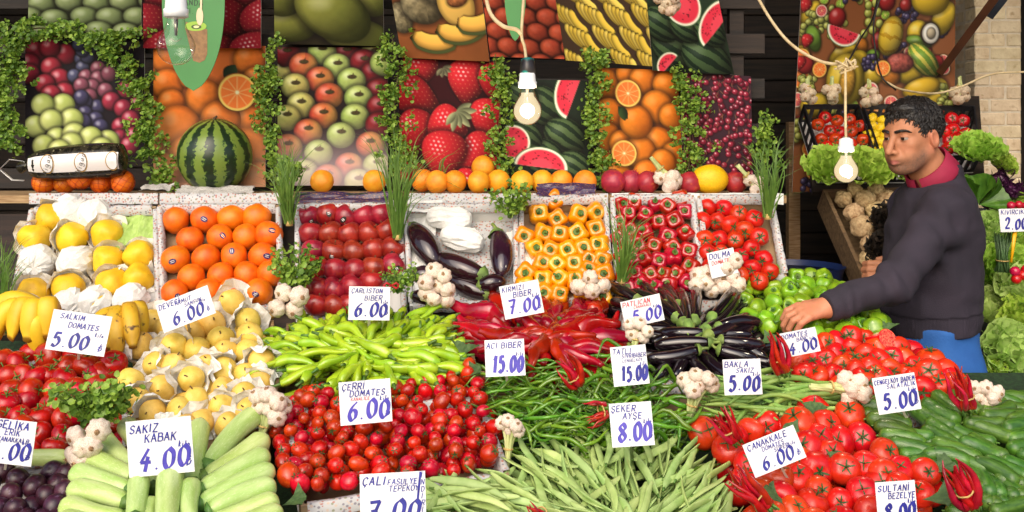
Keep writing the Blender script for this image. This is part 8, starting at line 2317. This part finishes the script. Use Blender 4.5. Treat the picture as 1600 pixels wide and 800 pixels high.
m_sweater = mat('dark_knit', srgb(46, 39, 52), srgb(36, 31, 43), scale=9, rough=.9, val=0, hue=0, bump=.5, bscale=420)
obj('sweater', fast_mesh('sweater', sv, sq, m_sweater), man, IM)
# shirt collar: a folded band round the neck
m_collar = mat('raspberry_cotton', srgb(152, 24, 62), srgb(138, 18, 54), scale=20, rough=.75, val=0, hue=0, bump=.2, bscale=120)
ax = Wh((-.025, 0, -.05)) - NB; ax /= np.linalg.norm(ax)
e1 = fw - ax * (fw @ ax); e1 /= np.linalg.norm(e1); e2 = np.cross(ax, e1)
vs, fs = [], []; K = 40
for i in range(K + 1):
    t = .12 + (2 * PI - .24) * i / K; d = e1 * math.cos(t) + e2 * math.sin(t)
    lift = .0 + .012 * (1 - math.cos(t)) - .012
    for r_, z_ in ((.070, -.01), (.066, .066 + lift), (.0685, .0685 + lift), (.073, .066 + lift), (.084, .018), (.080, .008)):
        vs.append(tuple(NB + d * r_ + ax * (z_ + .004)))
for i in range(K):
    for j in range(5): a = i * 6 + j; fs.append((a, a + 1, a + 7, a + 6))
obj('collar', mk('collar', vs, fs, m_collar), man, IM)
# trousers and shoes
m_blue = mat('blue_work_trousers', srgb(38, 96, 168), srgb(30, 82, 150), scale=8, rough=.8, val=0, hue=0, bump=.4, bscale=160)
KL, KR = np.array((1.27, 3.0, .52)), np.array((1.30, 3.2, .52)); AL, AR = np.array((1.30, 2.99, .09)), np.array((1.33, 3.22, .09))
def trousers(p):
    d = torso(np.stack([p[:, 0], p[:, 1], np.clip(p[:, 2], .96, 2)], 1), .004)
    d = np.maximum(d, .88 - p[:, 2])
    for s, kn, an in ((-1, KL, AL), (1, KR, AR)):
        hip = np.array((1.318, 3.095 + s * .085, .93))
        d = smin(d, chain(p, [hip, kn, an], [.105, .078, .07], .03), .04)
    d = d - .006 * vnoise(np.stack([p[:, 0], p[:, 1], p[:, 2] * .5], 1), 16, 12)
    return smax(smax(d, p[:, 2] - 1.085, .01), .06 - p[:, 2], .01)
tv, tq = nets(trousers, (1.08, 2.84, .03), (1.56, 3.36, 1.12), .008)
tr = obj('trousers', fast_mesh('trousers', tv, tq, m_blue), man, IM)
m_pocket = mat('dark_pocket_trim', srgb(24, 30, 42), rough=.8, val=0, hue=0)
m_shoe = mat('dark_shoe', srgb(36, 32, 30), rough=.5, val=0, hue=0)
for an in (AL, AR):
    def shoe(p, an=an):
        d = cone(p, an + np.array((.03, 0, -.04)), an + np.array((-.15, -.01, -.055)), .045, .036)
        d = smin(d, cone(p, an + np.array((0, 0, .03)), an + np.array((.0, 0, -.04)), .05, .048), .03)
        return smax(d, .003 - p[:, 2], .006)
    v_, q_ = nets(shoe, an - np.array((.24, .08, .095)), an + np.array((.1, .08, .05)), .007)
    obj('shoe', fast_mesh('shoe', v_, q_, m_shoe), man, IM)
# ================================================================== broad leaves tucked between the heaps
m_broad = mat('broad_green_leaf', srgb(84, 112, 62), srgb(60, 88, 46), scale=5, rough=.6, val=.1, hue=.01, bump=.3, bscale=30, trans=.15)
BL = []
for s in range(4):
    vs, fs, _ = ruffle_leaf(400 + s, .15, .05, 8, 16, 1.5); BL.append(mk('broad_leaf', vs, fs, m_broad))
for i, (u, v, r_, a, lab) in enumerate([(1262, 690, 40, 2.6, 'broad dark leaf between big tomatoes above the tomato card'), (1440, 780, 46, -.4, 'broad dark leaf under the big tomatoes by the pea card'), (1455, 740, 44, .3, 'broad dark leaf between the big tomatoes and the front chilli bundle'), (1175, 635, 36, .4, 'broad leaf beside the chilli bundle under the slim beans'), (1270, 655, 34, 1.2, 'broad leaf at the back of the big tomatoes'), (1235, 790, 44, 2.9, 'broad dark leaf at the bottom edge of the big tomatoes'), (718, 560, 34, 1.2, 'broad leaf between the green and the red long peppers'), (722, 590, 32, .4, 'broad leaf beside the hot pepper card'), (450, 760, 34, 1.4, 'broad dark leaf between courgettes and cherry tomatoes'), (322, 735, 40, 1.3, 'broad dark leaf among the courgettes'), (1385, 520, 24, 1.2, 'broad leaf beside the seller\'s trousers'), (1185, 538, 30, .2, 'broad leaf between the slim aubergines and the chilli bundle'), (1300, 735, 36, .8, 'broad leaf in the middle of the big tomatoes'), (440, 790, 40, .2, 'broad leaf at the bottom edge right of the courgettes')]):
    p = hit(u, v, SLOPE, .012)
    place([BL[i % 4]], 'broad_leaf', lab, 'leaf', 'broad leaves', TRS(p, SLOPE.rot() @ Matrix.Rotation(a, 3, 'Z') @ Matrix.Rotation(-.25, 3, 'Y'), r_ * p.y / F))
